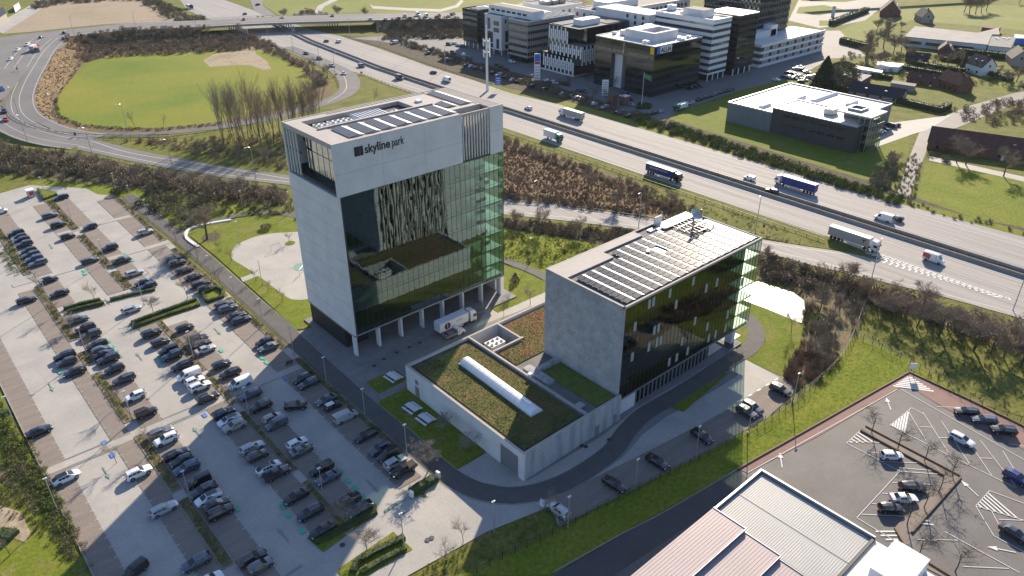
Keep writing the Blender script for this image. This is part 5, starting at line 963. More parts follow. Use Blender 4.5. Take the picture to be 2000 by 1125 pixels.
# ================================================================ VEHICLES
def loft(st, n=1):
    """body from stations (x, half width, z under, z belt, z top, half width on top)"""
    q = MB(); R_ = []
    for x, w, zb, zl, zt, wt in st:
        zm = zb+(zl-zb)*.45
        R_ += [(x, w*.93, zb), (x, w, zm), (x, w*.975, zl), (x, wt, zt-.03*(zt > zl)), (x, wt*.5, zt+.02), (x, -wt*.5, zt+.02), (x, -wt, zt-.03*(zt > zl)), (x, -w*.975, zl), (x, -w, zm), (x, -w*.93, zb)]
    m_ = len(st)
    for i in range(m_-1):
        for k in range(10):
            a, b = i*10+k, i*10+(k+1) % 10; q.f.append((a, b, b+10, a+10)); q.m.append(0)
    q.f += [tuple(range(10)), tuple(range((m_-1)*10+9, (m_-1)*10-1, -1))]; q.m += [0, 0]; q.v = R_; return q
def car_proto(kind):
    """real proportions; front at +x"""
    S = dict(
        hatch=(4.1, .88, 1.48, [(-.5, .52, .95, 1.0), (-.485, .6, .98, 1.3)], 0),
    )
    t = bpy.data.objects.new(kind, None); COL.objects.link(t)
    W_ = .9
    def B(st): return [(x, w, zb, zl, zt, wt) for x, w, zb, zl, zt, wt in st]
    if kind == 'hatchback': L, st, gl = 4.2, [(-2.1, .72, .35, .8, .82, .6), (-2.04, .85, .25, .95, 1.0, .66), (-1.7, .88, .22, .97, 1.42, .6), (-.9, .89, .22, .95, 1.5, .62), (.1, .89, .22, .93, 1.49, .62), (.95, .88, .22, .92, .98, .72), (1.75, .84, .22, .82, .86, .66), (2.08, .68, .3, .66, .68, .5)], (-2.04, -1.7, .1, .95)
    elif kind == 'estate': L, st, gl = 4.8, [(-2.4, .75, .35, .82, .84, .62), (-2.34, .87, .25, .97, 1.02, .68), (-1.95, .9, .22, .98, 1.4, .62), (-1.0, .91, .22, .95, 1.48, .63), (.15, .91, .22, .93, 1.46, .62), (1.1, .9, .22, .92, .96, .74), (2.05, .86, .22, .8, .84, .68), (2.38, .7, .3, .64, .66, .52)], (-2.34, -1.95, .15, 1.1)
    elif kind == 'suv': L, st, gl = 4.65, [(-2.32, .78, .4, .95, .97, .66), (-2.26, .9, .3, 1.1, 1.15, .7), (-1.95, .93, .28, 1.12, 1.58, .66), (-1.0, .94, .28, 1.1, 1.68, .68), (.15, .94, .28, 1.08, 1.65, .67), (.98, .93, .28, 1.06, 1.12, .78), (1.95, .9, .28, .98, 1.02, .72), (2.3, .76, .38, .78, .8, .56)], (-2.26, -1.95, .15, .98)
    elif kind == 'saloon': L, st, gl = 4.75, [(-2.37, .75, .35, .82, .84, .6), (-2.28, .86, .25, .98, 1.0, .68), (-1.65, .9, .22, .98, 1.04, .7), (-1.0, .91, .22, .95, 1.4, .6), (.1, .91, .22, .93, 1.43, .6), (1.1, .9, .22, .9, .95, .72), (2.0, .86, .22, .8, .83, .66), (2.35, .7, .3, .62, .64, .5)], (-1.65, -1.0, .1, 1.1)
    elif kind == 'coupe': L, st, gl = 4.75, [(-2.37, .75, .38, .92, .95, .6), (-2.25, .88, .28, 1.0, 1.06, .66), (-1.4, .93, .22, 1.0, 1.42, .6), (-.4, .94, .22, .97, 1.55, .62), (.4, .94, .22, .95, 1.48, .62), (1.35, .92, .22, .92, .98, .74), (2.05, .87, .22, .8, .84, .68), (2.36, .7, .3, .62, .64, .5)], (-2.25, -1.4, .4, 1.35)
    elif kind == 'mini': L, st, gl = 3.8, [(-1.9, .72, .35, .85, .87, .62), (-1.85, .84, .25, .92, .97, .66), (-1.6, .86, .22, .93, 1.36, .64), (-.8, .86, .22, .92, 1.42, .66), (.3, .86, .22, .91, 1.4, .66), (.8, .85, .22, .9, .95, .7), (1.6, .82, .22, .84, .88, .64), (1.88, .68, .3, .66, .68, .5)], (-1.85, -1.6, .3, .8)
    elif kind == 'van': L, st, gl = 5.1, [(-2.55, .9, .4, 1.1, 1.8, .8), (-2.5, .95, .3, 1.12, 1.92, .84), (-1.2, .97, .28, 1.12, 1.95, .86), (.4, .97, .28, 1.1, 1.94, .86), (.9, .97, .28, 1.1, 1.88, .82), (1.75, .95, .28, 1.05, 1.12, .8), (2.3, .9, .3, .92, .97, .7), (2.53, .78, .38, .75, .77, .6)], (None, None, .9, 1.75)
    elif kind == 'high_van': L, st, gl = 5.8, [(-2.9, .95, .45, 1.2, 2.5, .86), (-2.85, 1.0, .35, 1.2, 2.6, .9), (-1.2, 1.02, .32, 1.2, 2.62, .92), (.8, 1.02, .32, 1.2, 2.6, .9), (1.2, 1.02, .32, 1.2, 2.45, .85), (2.0, 1.0, .32, 1.2, 1.3, .82), (2.6, .94, .35, 1.05, 1.1, .72), (2.88, .8, .42, .8, .82, .6)], (None, None, 1.2, 2.0)
    elif kind == 'small_van': L, st, gl = 4.4, [(-2.2, .82, .4, 1.0, 1.7, .74), (-2.15, .88, .28, 1.02, 1.8, .78), (-1.0, .9, .26, 1.02, 1.83, .78), (.2, .9, .26, 1.0, 1.8, .76), (.6, .9, .26, 1.0, 1.7, .72), (1.3, .88, .26, .98, 1.04, .72), (1.9, .84, .28, .88, .92, .66), (2.18, .7, .35, .7, .72, .52)], (None, None, .6, 1.3)
    elif kind == 'pickup': L, st, gl = 5.3, [(-2.65, .9, .5, 1.0, 1.02, .85), (-2.6, .93, .45, 1.05, 1.08, .88), (-.75, .94, .42, 1.05, 1.08, .88), (-.7, .94, .42, 1.08, 1.75, .68), (.4, .94, .42, 1.08, 1.74, .68), (1.1, .93, .42, 1.06, 1.12, .78), (2.2, .9, .42, .98, 1.02, .72), (2.62, .78, .5, .78, .8, .6)], (-.9, -.7, .4, 1.1)
    elif kind == 'jeep': L, st, gl = 4.3, [(-2.15, .8, .5, 1.1, 1.75, .7), (-2.1, .84, .45, 1.1, 1.82, .74), (-.9, .85, .45, 1.1, 1.84, .74), (.2, .85, .45, 1.1, 1.82, .74), (.45, .85, .45, 1.1, 1.16, .74), (1.7, .68, .5, 1.05, 1.1, .6), (2.1, .62, .5, .95, .98, .55)], (None, None, .2, .45)
    zo = .0
    body = put('body', loft(st).mesh('body'), 'paint_black', t)
    # glass: interpolate the greenhouse faces
    g = MB(); X = [s_[0] for s_ in st]
    def at(x):
        for a, b in zip(st, st[1:]):
            if a[0] <= x <= b[0]: k = (x-a[0])/(b[0]-a[0]); return [p+(r-p)*k for p, r in zip(a, b)]
        return list(st[-1])
    x0r, x1r, x0f, x1f = gl
    c = at(x1f); a = at(x0f); e = .012
    wi = [x1f-.04, x0f+.06]; p1, p0 = at(wi[0]), at(wi[1])
    g.add([(wi[0]+.02, p1[5]*.9, p1[4]+.045), (wi[1]+.02, p0[5]*.92, p0[4]+.03), (wi[1]+.02, -p0[5]*.92, p0[4]+.03), (wi[0]+.02, -p1[5]*.9, p1[4]+.045)], [(0, 1, 2, 3)])
    def side(xa, xb, n_):
        for k in range(n_):
            u0 = xa+(xb-xa)*k/n_+.03; u1 = xa+(xb-xa)*(k+1)/n_-.03; A, B_ = at(u0), at(u1)
            def pt(s__, f): w = s__[2+0]; z = s__[3]+(s__[4]-.03-s__[3])*f; y = s__[1]*.975+(s__[5]-s__[1]*.975)*f+e; return z, y
            for sg in (1, -1):
                q_ = []
                for s__, xx, f in ((A, u0, .12), (B_, u1, .12), (B_, u1, .86), (A, u0, .86)): z, y = pt(s__, f); q_.append((xx, sg*y, z))
                g.add(q_ if sg < 0 else q_[::-1], [(0, 1, 2, 3)])
    van = kind in ('van', 'high_van', 'small_van')
    if van: side(x0f-.55, x0f+.35, 1)
    else:
        xr = x1r if x1r is not None else -1.9
        side(xr+.05, x0f+.05, 2 if kind in ('mini', 'pickup', 'saloon') else 3); 
        A, B_ = at(x0f+.08), at(x0f+.5)
        for sg in (1, -1): q_ = [(x0f+.08, sg*(A[1]*.975+e), A[3]+.06), (x0f+.55, sg*(B_[1]*.97+e), B_[3]+.03), (x0f+.08, sg*(A[5]+.06), A[4]-.12)]; g.add(q_ if sg < 0 else q_[::-1], [(0, 1, 2)])
    if x0r is not None and kind != 'pickup':
        A, B_ = at(x0r+.02), at(x1r-.03); g.add([(x0r, A[5]*.9, A[4]+.045), (x0r, -A[5]*.9, A[4]+.045), (x1r-.05, -B_[5]*.88, B_[4]+.03), (x1r-.05, B_[5]*.88, B_[4]+.03)], [(0, 1, 2, 3)])
    elif kind != 'pickup': A = st[0]; g.add([(A[0]-.01, A[5]*.8, A[3]+.1), (A[0]-.01, -A[5]*.8, A[3]+.1), (A[0]-.012, -A[5]*.8, A[4]-.15), (A[0]-.012, A[5]*.8, A[4]-.15)], [(0, 1, 2, 3)])
    put('windows', g.mesh('windows'), 'car_glass', t)
    if kind == 'pickup': put('cargo_bed', MB().box(-2.55, -.8, -.78, .78, 1.09, 1.115).mesh('cargo_bed'), 'black_rubber', t)
    if kind == 'jeep': q = MB(); q.box(-2.0, .1, -.7, .7, 1.86, 1.9); [q.box(-2.0+k*.45, -1.9+k*.45, -.75, .75, 1.93, 1.98) for k in range(5)]; q.cyl(-2.25, 0, .8, 1.45, .05); put('roof_rack', q.mesh('roof_rack'), 'dark_metal', t)
    if kind in ('estate', 'suv'):
        q = MB(); [q.box(-1.5, .1, s_*.56-.02, s_*.56+.02, st[3][4]+.02, st[3][4]+.07) for s_ in (-1, 1)]; put('roof_rails', q.mesh('roof_rails'), 'galvanised', t)
    r = .33 if kind not in ('suv', 'pickup', 'jeep', 'high_van') else .38; wb = L*.3
    wq = MB().tube((0, -.11, 0), (0, .11, 0), r, n=12, cap=True).mesh('wheel'); rq = MB().tube((0, -.125, 0), (0, .125, 0), r*.62, n=8, cap=True).mesh('rim'); wq.materials.append(MATS['tyre']); rq.materials.append(MATS['rim'])
    ww = st[4][1]; aw = MB().tube((0, -.1, 0), (0, .104, 0), r+.07, n=12, cap=True).mesh('wheel_arch'); aw.materials.append(MATS['black_rubber'])
    for xx in (-wb, wb*1.02):
        for s_ in (-1, 1):
            o = bpy.data.objects.new('wheel', wq); COL.objects.link(o); o.parent = t; o.location = (xx, s_*(ww-.1), r); p = bpy.data.objects.new('rim', rq); COL.objects.link(p); p.parent = o
            o = bpy.data.objects.new('wheel_arch', aw); COL.objects.link(o); o.parent = t; o.location = (xx, s_*(ww-.1)-(.004 if s_ < 0 else 0), r+.02)
    f = st[-2]; 
    for nm, m_, xs, zz, yy in (('headlight', 'headlight', st[-1][0]-.16, (f[2]+f[3])/2+.12, f[1]*.72), ('tail_light', 'tail_light', st[0][0]+.03, st[1][3]-.12, st[1][1]*.8)):
        lm = MB().box(-.12, .12, -.16, .16, -.07, .07).mesh(nm); lm.materials.append(MATS[m_])
        for s_ in (-1, 1): o = bpy.data.objects.new(nm, lm); COL.objects.link(o); o.parent = t; o.location = (xs, s_*yy, zz)
    q = MB(); [q.box(x0f-.05+(.25 if van else .25), x0f+.38, s_*(ww+.02)-.08, s_*(ww+.02)+.08, st[4][3]+.02, st[4][3]+.16) for s_ in (-1, 1)]; put('mirrors', q.mesh('mirrors'), 'paint_black', t)
    return t
PROTO = {}; USED = set()
NAMES = dict(hatchback=('parked_hatchback', 'hatchback'), estate=('parked_estate_car', 'estate car'), suv=('parked_suv', 'SUV'), saloon=('parked_saloon', 'saloon car'), coupe=('parked_coupe', 'fastback car'), mini=('parked_small_car', 'small car'), van=('parked_van', 'van'), high_van=('delivery_van', 'tall van'), small_van=('parked_small_van', 'small van'), pickup=('parked_pickup', 'pickup truck'), jeep=('parked_off_roader', 'boxy off-roader'))
for k in NAMES: PROTO[k] = car_proto(k)
def car(kind, colour, x, y, z, ang, label, group=None, cat=None, simple=False, roof=None, name=None):
    src = PROTO[kind]; swap = {'paint_black': 'paint_'+colour}
    r = dup(src, (x, y, z), ang, label, group, 1.07, swap); r.name = name or NAMES[kind][0]; r['category'] = cat or ('van' if 'van' in kind else 'pickup truck' if kind == 'pickup' else 'car')
    if roof:
        st = {'coupe': (-1.5, .35, .6, 1.58), 'mini': (-1.5, .2, .6, 1.46)}.get(kind, (-1.5, 0, .58, 1.5)); q = MB(); q.box(st[0], st[1], -st[2], st[2], st[3]-.02, st[3]); o = put('roof_panel', q.mesh('roof_panel'), roof, r)
    return r
CN = dict(black='black', dark_blue='dark blue', dark_grey='charcoal', grey='grey', silver='silver', white='white', blue='blue', red='red', beige='beige', blue_grey='blue grey', navy='navy', green='green', yellow='yellow')
ROWS = [
 ('upper far left row beside the outer hedge', [(31, 455, 'suv', 'black', 1), (36, 462, 'hatchback', 'dark_grey', 1), (40, 468, 'estate', 'black', 1), (45, 477, 'suv', 'dark_blue', 1), (54, 489, 'hatchback', 'black', 1), (59, 496.5, 'estate', 'dark_grey', 1), (67.5, 505, 'suv', 'blue', 1), (73, 513, 'estate', 'blue_grey', 1), (97, 544.5, 'hatchback', 'dark_blue', 0), (119, 571, 'saloon', 'black', 1)]),
 ('upper middle strip, left side', [(95, 420.5, 'estate', 'blue_grey', 0), (107.5, 440, 'suv', 'black', 0), (127, 462, 'hatchback', 'black', 0), (169, 510, 'estate', 'dark_grey', 0)]),
 ('upper middle strip, right side', [(117, 385, 'estate', 'black', 1), (174, 442.5, 'hatchback', 'dark_blue', 1), (212, 484, 'suv', 'black', 1), (237.5, 508, 'pickup', 'dark_grey', 0), (258, 533.5, 'estate', 'silver', 0), (280, 551, 'saloon', 'black', 1), (285, 559, 'estate', 'dark_blue', 1)]),
 ('row along the footpath above the boxed hedge', [(280.5, 453.5, 'suv', 'silver', 0), (339.7, 503.6, 'hatchback', 'blue_grey', 0), (346.6, 513, 'suv', 'dark_grey', 0), (361.7, 526.7, 'estate', 'black', 0), (378, 540, 'saloon', 'black', 0), (388, 554.5, 'estate', 'dark_blue', 0), (397.5, 563.7, 'hatchback', 'black', 0)]),
 ('row along the footpath below the boxed hedge', [(438, 593.7, 'estate', 'dark_grey', 0), (445, 601.8, 'suv', 'blue_grey', 0), (460, 616.8, 'saloon', 'black', 0), (468, 625, 'estate', 'dark_blue', 0), (514, 668, 'hatchback', 'black', 1), (525.7, 676, 'saloon', 'grey', 1)]),
 ('left strip, aisle side facing the outer edge', [(55.5, 584, 'estate', 'black', 0), (122.5, 696, 'suv', 'black', 1), (128, 706.5, 'hatchback', 'dark_grey', 1), (144.5, 725, 'saloon', 'black', 1), (280.6, 918, 'suv', 'white', 0), (328, 988.5, 'estate', 'silver', 0), (399.6, 1088, 'estate', 'blue_grey', 1), (432, 1119.5, 'hatchback', 'white', 0)]),
 ('long row on the right of the left strip', [(152.5, 623, 'estate', 'blue_grey', 0), (170, 639.5, 'suv', 'black', 1), (177, 653, 'suv', 'dark_grey', 1), (190.7, 672, 'estate', 'black', 1), (200, 681, 'hatchback', 'blue_grey', 0), (203.5, 690, 'saloon', 'black', 0), (210, 700.6, 'suv', 'dark_blue', 1), (222, 720, 'hatchback', 'black', 1), (237, 741, 'estate', 'dark_grey', 1), (261, 773.5, 'hatchback', 'white', 1), (283, 806.8, 'jeep', 'black', 0), (314, 842.6, 'estate', 'grey', 0), (328, 856, 'suv', 'white', 1), (345.4, 885, 'estate', 'black', 0), (357.6, 897, 'hatchback', 'dark_grey', 1), (364.4, 913.5, 'suv', 'blue', 1), (387.4, 939, 'small_van', 'black', 1), (398, 955.5, 'estate', 'dark_grey', 1), (409, 970.4, 'coupe', 'white', 1), (426, 982.6, 'saloon', 'black', 0), (437.6, 996, 'suv', 'black', 0), (502.6, 1083, 'estate', 'dark_grey', 0), (513.5, 1100.6, 'hatchback', 'grey', 0)]),
 ('row on the left of the middle strip', [(297, 649.7, 'suv', 'black', 0), (313, 667, 'hatchback', 'dark_grey', 0), (326, 685.5, 'small_van', 'black', 1), (334, 694.7, 'suv', 'dark_blue', 1), (349, 715.5, 'estate', 'black', 1), (364, 734, 'van', 'white', 1), (379, 743, 'hatchback', 'white', 0), (386, 756, 'suv', 'white', 0), (409, 774.5, 'suv', 'black', 0), (438, 805.6, 'suv', 'dark_blue', 0), (444.8, 820.7, 'coupe', 'white', 1), (458.7, 831, 'suv', 'beige', 1), (491.8, 872.9, 'estate', 'silver', 0), (509.4, 885, 'hatchback', 'dark_grey', 0), (524.3, 912, 'coupe', 'white', 0), (536.5, 925.7, 'pickup', 'dark_grey', 0), (574, 970, 'saloon', 'black', 1), (599.5, 1003, 'estate', 'dark_blue', 1), (631, 1033.5, 'saloon', 'black', 1)]),
 ('row on the right of the middle strip', [(360.5, 639.3, 'hatchback', 'black', 0), (383.6, 662.4, 'suv', 'black', 0), (396.3, 669.3, 'estate', 'dark_grey', 0), (405.6, 679.7, 'saloon', 'silver', 0), (431, 711, 'hatchback', 'dark_blue', 0), (445, 729.4, 'estate', 'black', 1), (469, 748, 'van', 'white', 1), (485.3, 771, 'estate', 'blue_grey', 1), (508.4, 793, 'suv', 'black', 1), (532.7, 815, 'hatchback', 'beige', 0), (539.6, 827.6, 'small_van', 'blue_grey', 1), (579.9, 864.7, 'hatchback', 'white', 0), (589, 878, 'saloon', 'grey', 0), (622.4, 916, 'suv', 'black', 1), (642, 931, 'saloon', 'blue_grey', 1), (680, 975.8, 'suv', 'black', 0), (697.5, 996.5, 'coupe', 'dark_grey', 1)]),
 ('shaded row along the footpath below the tower', [(590.4, 738.6, 'coupe', 'black', 1), (602, 748, 'estate', 'dark_grey', 1), (637, 780, 'saloon', 'blue_grey', 1), (646.6, 793, 'mini', 'black', 0), (673, 814, 'van', 'silver', 0), (711.7, 850.6, 'estate', 'black', 1), (742.6, 875, 'suv', 'blue_grey', 1), (746.9, 895.4, 'small_van', 'black', 1), (771.4, 902.9, 'suv', 'silver', 0), (781, 920, 'pickup', 'black', 1)]),
]
for rn, L_ in ROWS:
    for i, (u, v, kd, cl, flip) in enumerate(L_):
        x, y = G(u, v, .95); x = min((27.0, 19.2, 39.2, 46.6, 58.8), key=lambda q_: abs(q_-x))+rnd.uniform(-.25, .25)
        if kd == 'estate' and rnd.random() < 0: kd = 'suv'
        car(kd, cl, x, y, .17, (pi if flip else 0)+rad(rnd.uniform(-1.5, 1.5)), f'{CN[cl]} {NAMES[kd][1]}, {ordn[i]} from top, {rn}', 'cars parked in the tower car park', roof='paint_black' if kd == 'coupe' and cl == 'white' else ('paint_white' if kd == 'mini' else None))
C1 = 'cars parked in the tower car park'
for u, v, kd, cl, a, lb in [(76.7, 841, 'saloon', 'black', 2, 'black saloon alone against the outer kerb of the lot'), (128.8, 931.8, 'coupe', 'white', 3, 'white fastback with black roof alone at the outer kerb'), (262, 1115.8, 'small_van', 'black', 200, 'black small van cut by the bottom edge in shade'), (256.6, 603.5, 'estate', 'silver', 0, 'silver estate alone between the two boxed hedges'), (577.7, 791.8, 'suv', 'black', -33, 'black SUV driving slanted across the shaded aisle')]:
    x, y = G(u, v, .9); car(kd, cl, x, y, .17, rad(a), lb, C1, roof='paint_black' if cl == 'white' and kd == 'coupe' else None)
x, y = G(0, 412, 1); car('small_van', 'white', x, y, .17, 0, 'white and red striped van at the left edge of the lot', C1)
for u, v, kd, cl, a, lb in [(1091, 997, 'suv', 'silver', 93, 'silver SUV parked in shade by the curved forecourt'), (1200, 946, 'saloon', 'black', 275, 'black saloon in the shaded strip, second from the forecourt curve'), (1284, 902, 'saloon', 'black', 272, 'black saloon in the shaded strip nearest the green bed'), (1371, 852, 'coupe', 'black', 265, 'black coupe at the shadow edge in front of the glass block'), (1459, 806, 'suv', 'dark_grey', 268, 'dark SUV with glinting bonnet, outer one of a pair at the hedge'), (1470, 797, 'suv', 'dark_blue', 268, 'dark SUV inner one of the pair by the hedge corner'), (1524, 762, 'suv', 'black', 270, 'black SUV alone in the last sunlit bay by the pond wood')]:
    x, y = G(u, v, .8); car(kd, cl, x, y, .2, rad(a), lb, 'cars parked in front of the glass block')
for u, v, kd, cl, a, lb in [(1888, 804, 'estate', 'black', 130, 'black estate at the red walk, leftmost of three'), (1922, 820, 'estate', 'blue_grey', 130, 'blue grey estate at the red walk, middle of three'), (1960, 841, 'suv', 'black', 130, 'black SUV at the red walk, rightmost of three'), (1878, 858, 'estate', 'white', 266, 'white estate driving between the slanted bays'), (1986, 934, 'suv', 'navy', 262, 'dark blue SUV at the right edge above the hatched triangle'), (1982, 1042, 'saloon', 'dark_grey', 262, 'dark saloon at the right edge below the hatched triangle'), (1742, 890, 'hatchback', 'white', -42, 'white hatchback alone beside the long tree island'), (1783, 951, 'estate', 'black', -42, 'black estate, top of three facing the tree island'), (1765, 973, 'saloon', 'white', -42, 'white saloon, middle of three facing the tree island'), (1740, 993, 'hatchback', 'black', -42, 'black hatchback, bottom of three facing the tree island')]:
    x, y = G(u, v, .8); car(kd, cl, x, y, .22, rad(a), lb, 'cars in the right hand car park')
MWG = 'vehicles driving on the motorway'
for u, v, kd, cl, a, lb in [(1464, 347, 'small_van', 'white', 90, 'small white van driving left ahead of the blue curtain truck'), (1508, 371, 'estate', 'dark_blue', 90, 'dark car overtaking the blue curtain truck'), (1726, 426, 'high_van', 'white', 90, 'tall white van driving left with a dark car behind'), (1750, 425, 'suv', 'dark_blue', 90, 'dark SUV close behind the tall white van'), (1824, 506, 'high_van', 'white', 270, 'white and red van with roof rack near the chevrons'), (1032, 210, 'hatchback', 'white', 90, 'white hatchback right of the antenna mast'), (780, 152, 'high_van', 'dark_blue', 270, 'dark blue van on the near carriageway beyond the tower'), (872, 156, 'high_van', 'white', 90, 'white van on the far carriageway beyond the tower'), (846, 140, 'estate', 'dark_blue', 90, 'dark blue car just ahead of the white far van'), (706, 128, 'van', 'blue_grey', 270, 'blue grey van at the nose of the loop ramp'), (661, 80, 'small_van', 'white', 90, 'white van just coming from under the bridge'), (637, 79, 'hatchback', 'dark_grey', 90, 'dark car in the bridge shade beside the white van'), (598, 103, 'hatchback', 'blue_grey', 270, 'grey car farthest up the ramp lane'), (624, 113, 'suv', 'blue_grey', 270, 'blue grey SUV second on the ramp lane'), (649, 127, 'hatchback', 'silver', 270, 'silver hatchback third on the ramp lane'), (672, 142, 'hatchback', 'white', 255, 'white hatchback entering the loop bend'), (478, 26, 'hatchback', 'dark_blue', 90, 'dark car beyond the bridge on the motorway'), (503, 8, 'hatchback', 'black', 110, 'small dark car on the far slip road')]:
    x, y = G(u, v, 1.0); car(kd, cl, x, y, .1, rad(a), lb, MWG)
for u, v, kd, cl, a, h, lb in [(476, 37, 'saloon', 'black', 250, HB, 'black saloon on the bridge, leftmost of the three spread cars'), (552, 33, 'suv', 'white', 250, HB, 'white car in the middle of the bridge'), (649, 30, 'saloon', 'black', 250, HB, 'black car toward the right end of the bridge'), (723, 37, 'suv', 'silver', 70, HB, 'silver car first in the queue right of the bridge'), (753, 36, 'hatchback', 'white', 70, HB, 'white car second in the queue right of the bridge'), (779, 35, 'suv', 'black', 70, HB, 'black car third in the queue right of the bridge'), (791, 31, 'small_van', 'silver', 250, HB, 'pale van in the far lane of the queue'), (801, 34, 'estate', 'dark_grey', 70, HB, 'dark estate in front of the big white vans'), (816, 29, 'high_van', 'white', 250, HB, 'tall white van, left of two in the queue'), (832, 31, 'high_van', 'white', 70, HB, 'tall white van, right of two in the queue'), (853, 32, 'suv', 'dark_blue', 70, HB, 'dark blue car right of the white vans'), (858, 29, 'saloon', 'black', 250, HB, 'black saloon behind the dark blue queue car'), (876, 31, 'estate', 'beige', 70, HB, 'beige car at the right of the queue'), (882, 28, 'suv', 'black', 250, HB, 'black SUV at the far end of the queue'), (886, 26, 'saloon', 'dark_blue', 250, HB, 'dark car last before the dark glass office'),
        (126, 63, 'suv', 'black', 60, HB, 'black SUV, middle car in the upper lane of the junction'), (80, 72, 'saloon', 'dark_blue', 60, HB, 'dark blue saloon crossing the junction'), (125, 74, 'hatchback', 'blue_grey', 60, HB, 'blue car by the grey sign back'), (161, 68, 'suv', 'black', 60, HB, 'black SUV rightmost on the junction'), (53, 87, 'suv', 'white', 235, HB, 'white car just left of the red truck'), (34, 97, 'hatchback', 'white', 235, HB, 'white hatchback second on the descending road'), (20, 115, 'hatchback', 'white', 235, HB, 'white hatchback third on the descending road'), (8, 217, 'suv', 'black', 265, 3.2, 'black SUV on the outside of the junction bend'), (11, 233, 'hatchback', 'red', 265, 2.6, 'red hatchback on the junction bend')]:
    x, y = G(u, v, h+.8); car(kd, cl, x, y, h+.06, rad(a), lb, 'vehicles on the overpass and junction')
# office park cars, one list of rows
PK = 'cars parked in the office park'
prow = [('beside the long hedge left of the signs', [(898+k*0, 0) for k in range(0)]),
 ('along the hedge left of the antenna mast', [(770, 83, 'van', 'white'), (835, 104, 'hatchback', 'blue'), (875, 115, 'hatchback', 'silver'), (912, 126, 'hatchback', 'black'), (921, 129, 'hatchback', 'white'), (931, 132, 'saloon', 'dark_blue'), (943, 135, 'suv', 'black')]),
 ('along the hedge between mast and antenna sign', [(963, 142, 'hatchback', 'black'), (975, 145, 'estate', 'white'), (988, 149, 'saloon', 'dark_blue'), (1002, 155, 'hatchback', 'white'), (1013, 158, 'suv', 'black'), (1042, 168, 'van', 'dark_blue'), (1065, 174, 'suv', 'black'), (1100, 183, 'hatchback', 'silver')]),
 ('under the office trees near the container truck', [(1118, 187, 'hatchback', 'blue_grey'), (1128, 190, 'hatchback', 'silver'), (1136, 193, 'saloon', 'dark_grey'), (1161, 202, 'hatchback', 'white'), (1181, 209, 'suv', 'silver'), (1208, 217, 'hatchback', 'dark_grey'), (1215, 219, 'suv', 'blue_grey'), (1228, 230-5, 'saloon', 'black')]),
 ('in front of the white cube office', [(833, 73, 'suv', 'black'), (870, 71, 'hatchback', 'blue'), (877, 86, 'suv', 'black'), (886, 84, 'hatchback', 'white'), (895, 88, 'saloon', 'silver'), (905, 90, 'suv', 'dark_grey'), (905, 107, 'small_van', 'white'), (917, 112, 'estate', 'dark_grey'), (885, 102, 'suv', 'black')]),
 ('in front of the beige office', [(1000, 120, 'suv', 'white'), (972, 127, 'estate', 'black'), (980, 130, 'saloon', 'dark_grey'), (988, 134, 'suv', 'black'), (1035, 147, 'estate', 'silver'), (1067, 157, 'hatchback', 'white'), (1073, 159, 'saloon', 'dark_grey'), (1083, 161, 'suv', 'white'), (1130, 176, 'hatchback', 'navy'), (1140, 178, 'saloon', 'dark_grey')]),
 ('at the lettered glass block', [(1232, 203, 'estate', 'silver'), (1229, 194, 'saloon', 'black'), (1220, 182, 'suv', 'black'), (1346, 172, 'suv', 'black'), (1358, 169, 'estate', 'dark_blue'), (1366, 167, 'suv', 'black')]),
 ('at the bend by the round hedge', [(1248, 223, 'suv', 'black'), (1270, 222, 'suv', 'dark_blue'), (1282, 219, 'estate', 'dark_blue'), (1290, 217, 'saloon', 'silver')]),
 ('along the lawn behind the glass block', [(1334, 207, 'hatchback', 'blue_grey'), (1341, 204, 'estate', 'dark_grey'), (1349, 201, 'hatchback', 'silver'), (1366, 194, 'suv', 'black'), (1376, 190, 'estate', 'dark_grey'), (1385, 188, 'hatchback', 'dark_blue'), (1393, 185, 'suv', 'grey'), (1402, 182, 'estate', 'black'), (1411, 179, 'hatchback', 'dark_grey'), (1420, 177, 'saloon', 'black'), (1428, 175, 'suv', 'blue_grey')]),
 ('in the sunlit lot beside the big conifer', [(1515, 155, 'saloon', 'white'), (1533, 150, 'saloon', 'blue'), (1543, 151, 'suv', 'white'), (1551, 152, 'saloon', 'dark_blue'), (1540, 142, 'estate', 'black'), (1550, 144, 'hatchback', 'dark_grey'), (1558, 148, 'hatchback', 'white'), (1555, 134, 'suv', 'white'), (1563, 130, 'saloon', 'silver'), (1567, 136, 'suv', 'dark_grey'), (1571, 155, 'estate', 'white'), (1578, 150, 'suv', 'silver'), (1577, 140, 'saloon', 'white'), (1565, 158, 'hatchback', 'blue'), (1590, 148, 'suv', 'white')]),
 ('at the side of the brick hall', [(1714, 257, 'suv', 'white'), (1721, 255, 'saloon', 'black'), (1727, 251, 'suv', 'black'), (1739, 245, 'van', 'blue_grey'), (1748, 243, 'estate', 'black')])]
for rn, L_ in prow:
    for i, e in enumerate(L_):
        if len(e) < 4: continue
        u, v, kd, cl = e; x, y = G(u, v, .8); a = 90 if 'side of the brick' in rn else (0 if 'lawn' in rn or 'hedge' in rn or 'trees' in rn else 90)
        car(kd, cl, x, y, .1, rad(a+rnd.uniform(-3, 3)+(180 if rnd.random() < .5 else 0)), f'{CN[cl]} {NAMES[kd][1]}, {ordn[i]} from the left {rn}', PK)
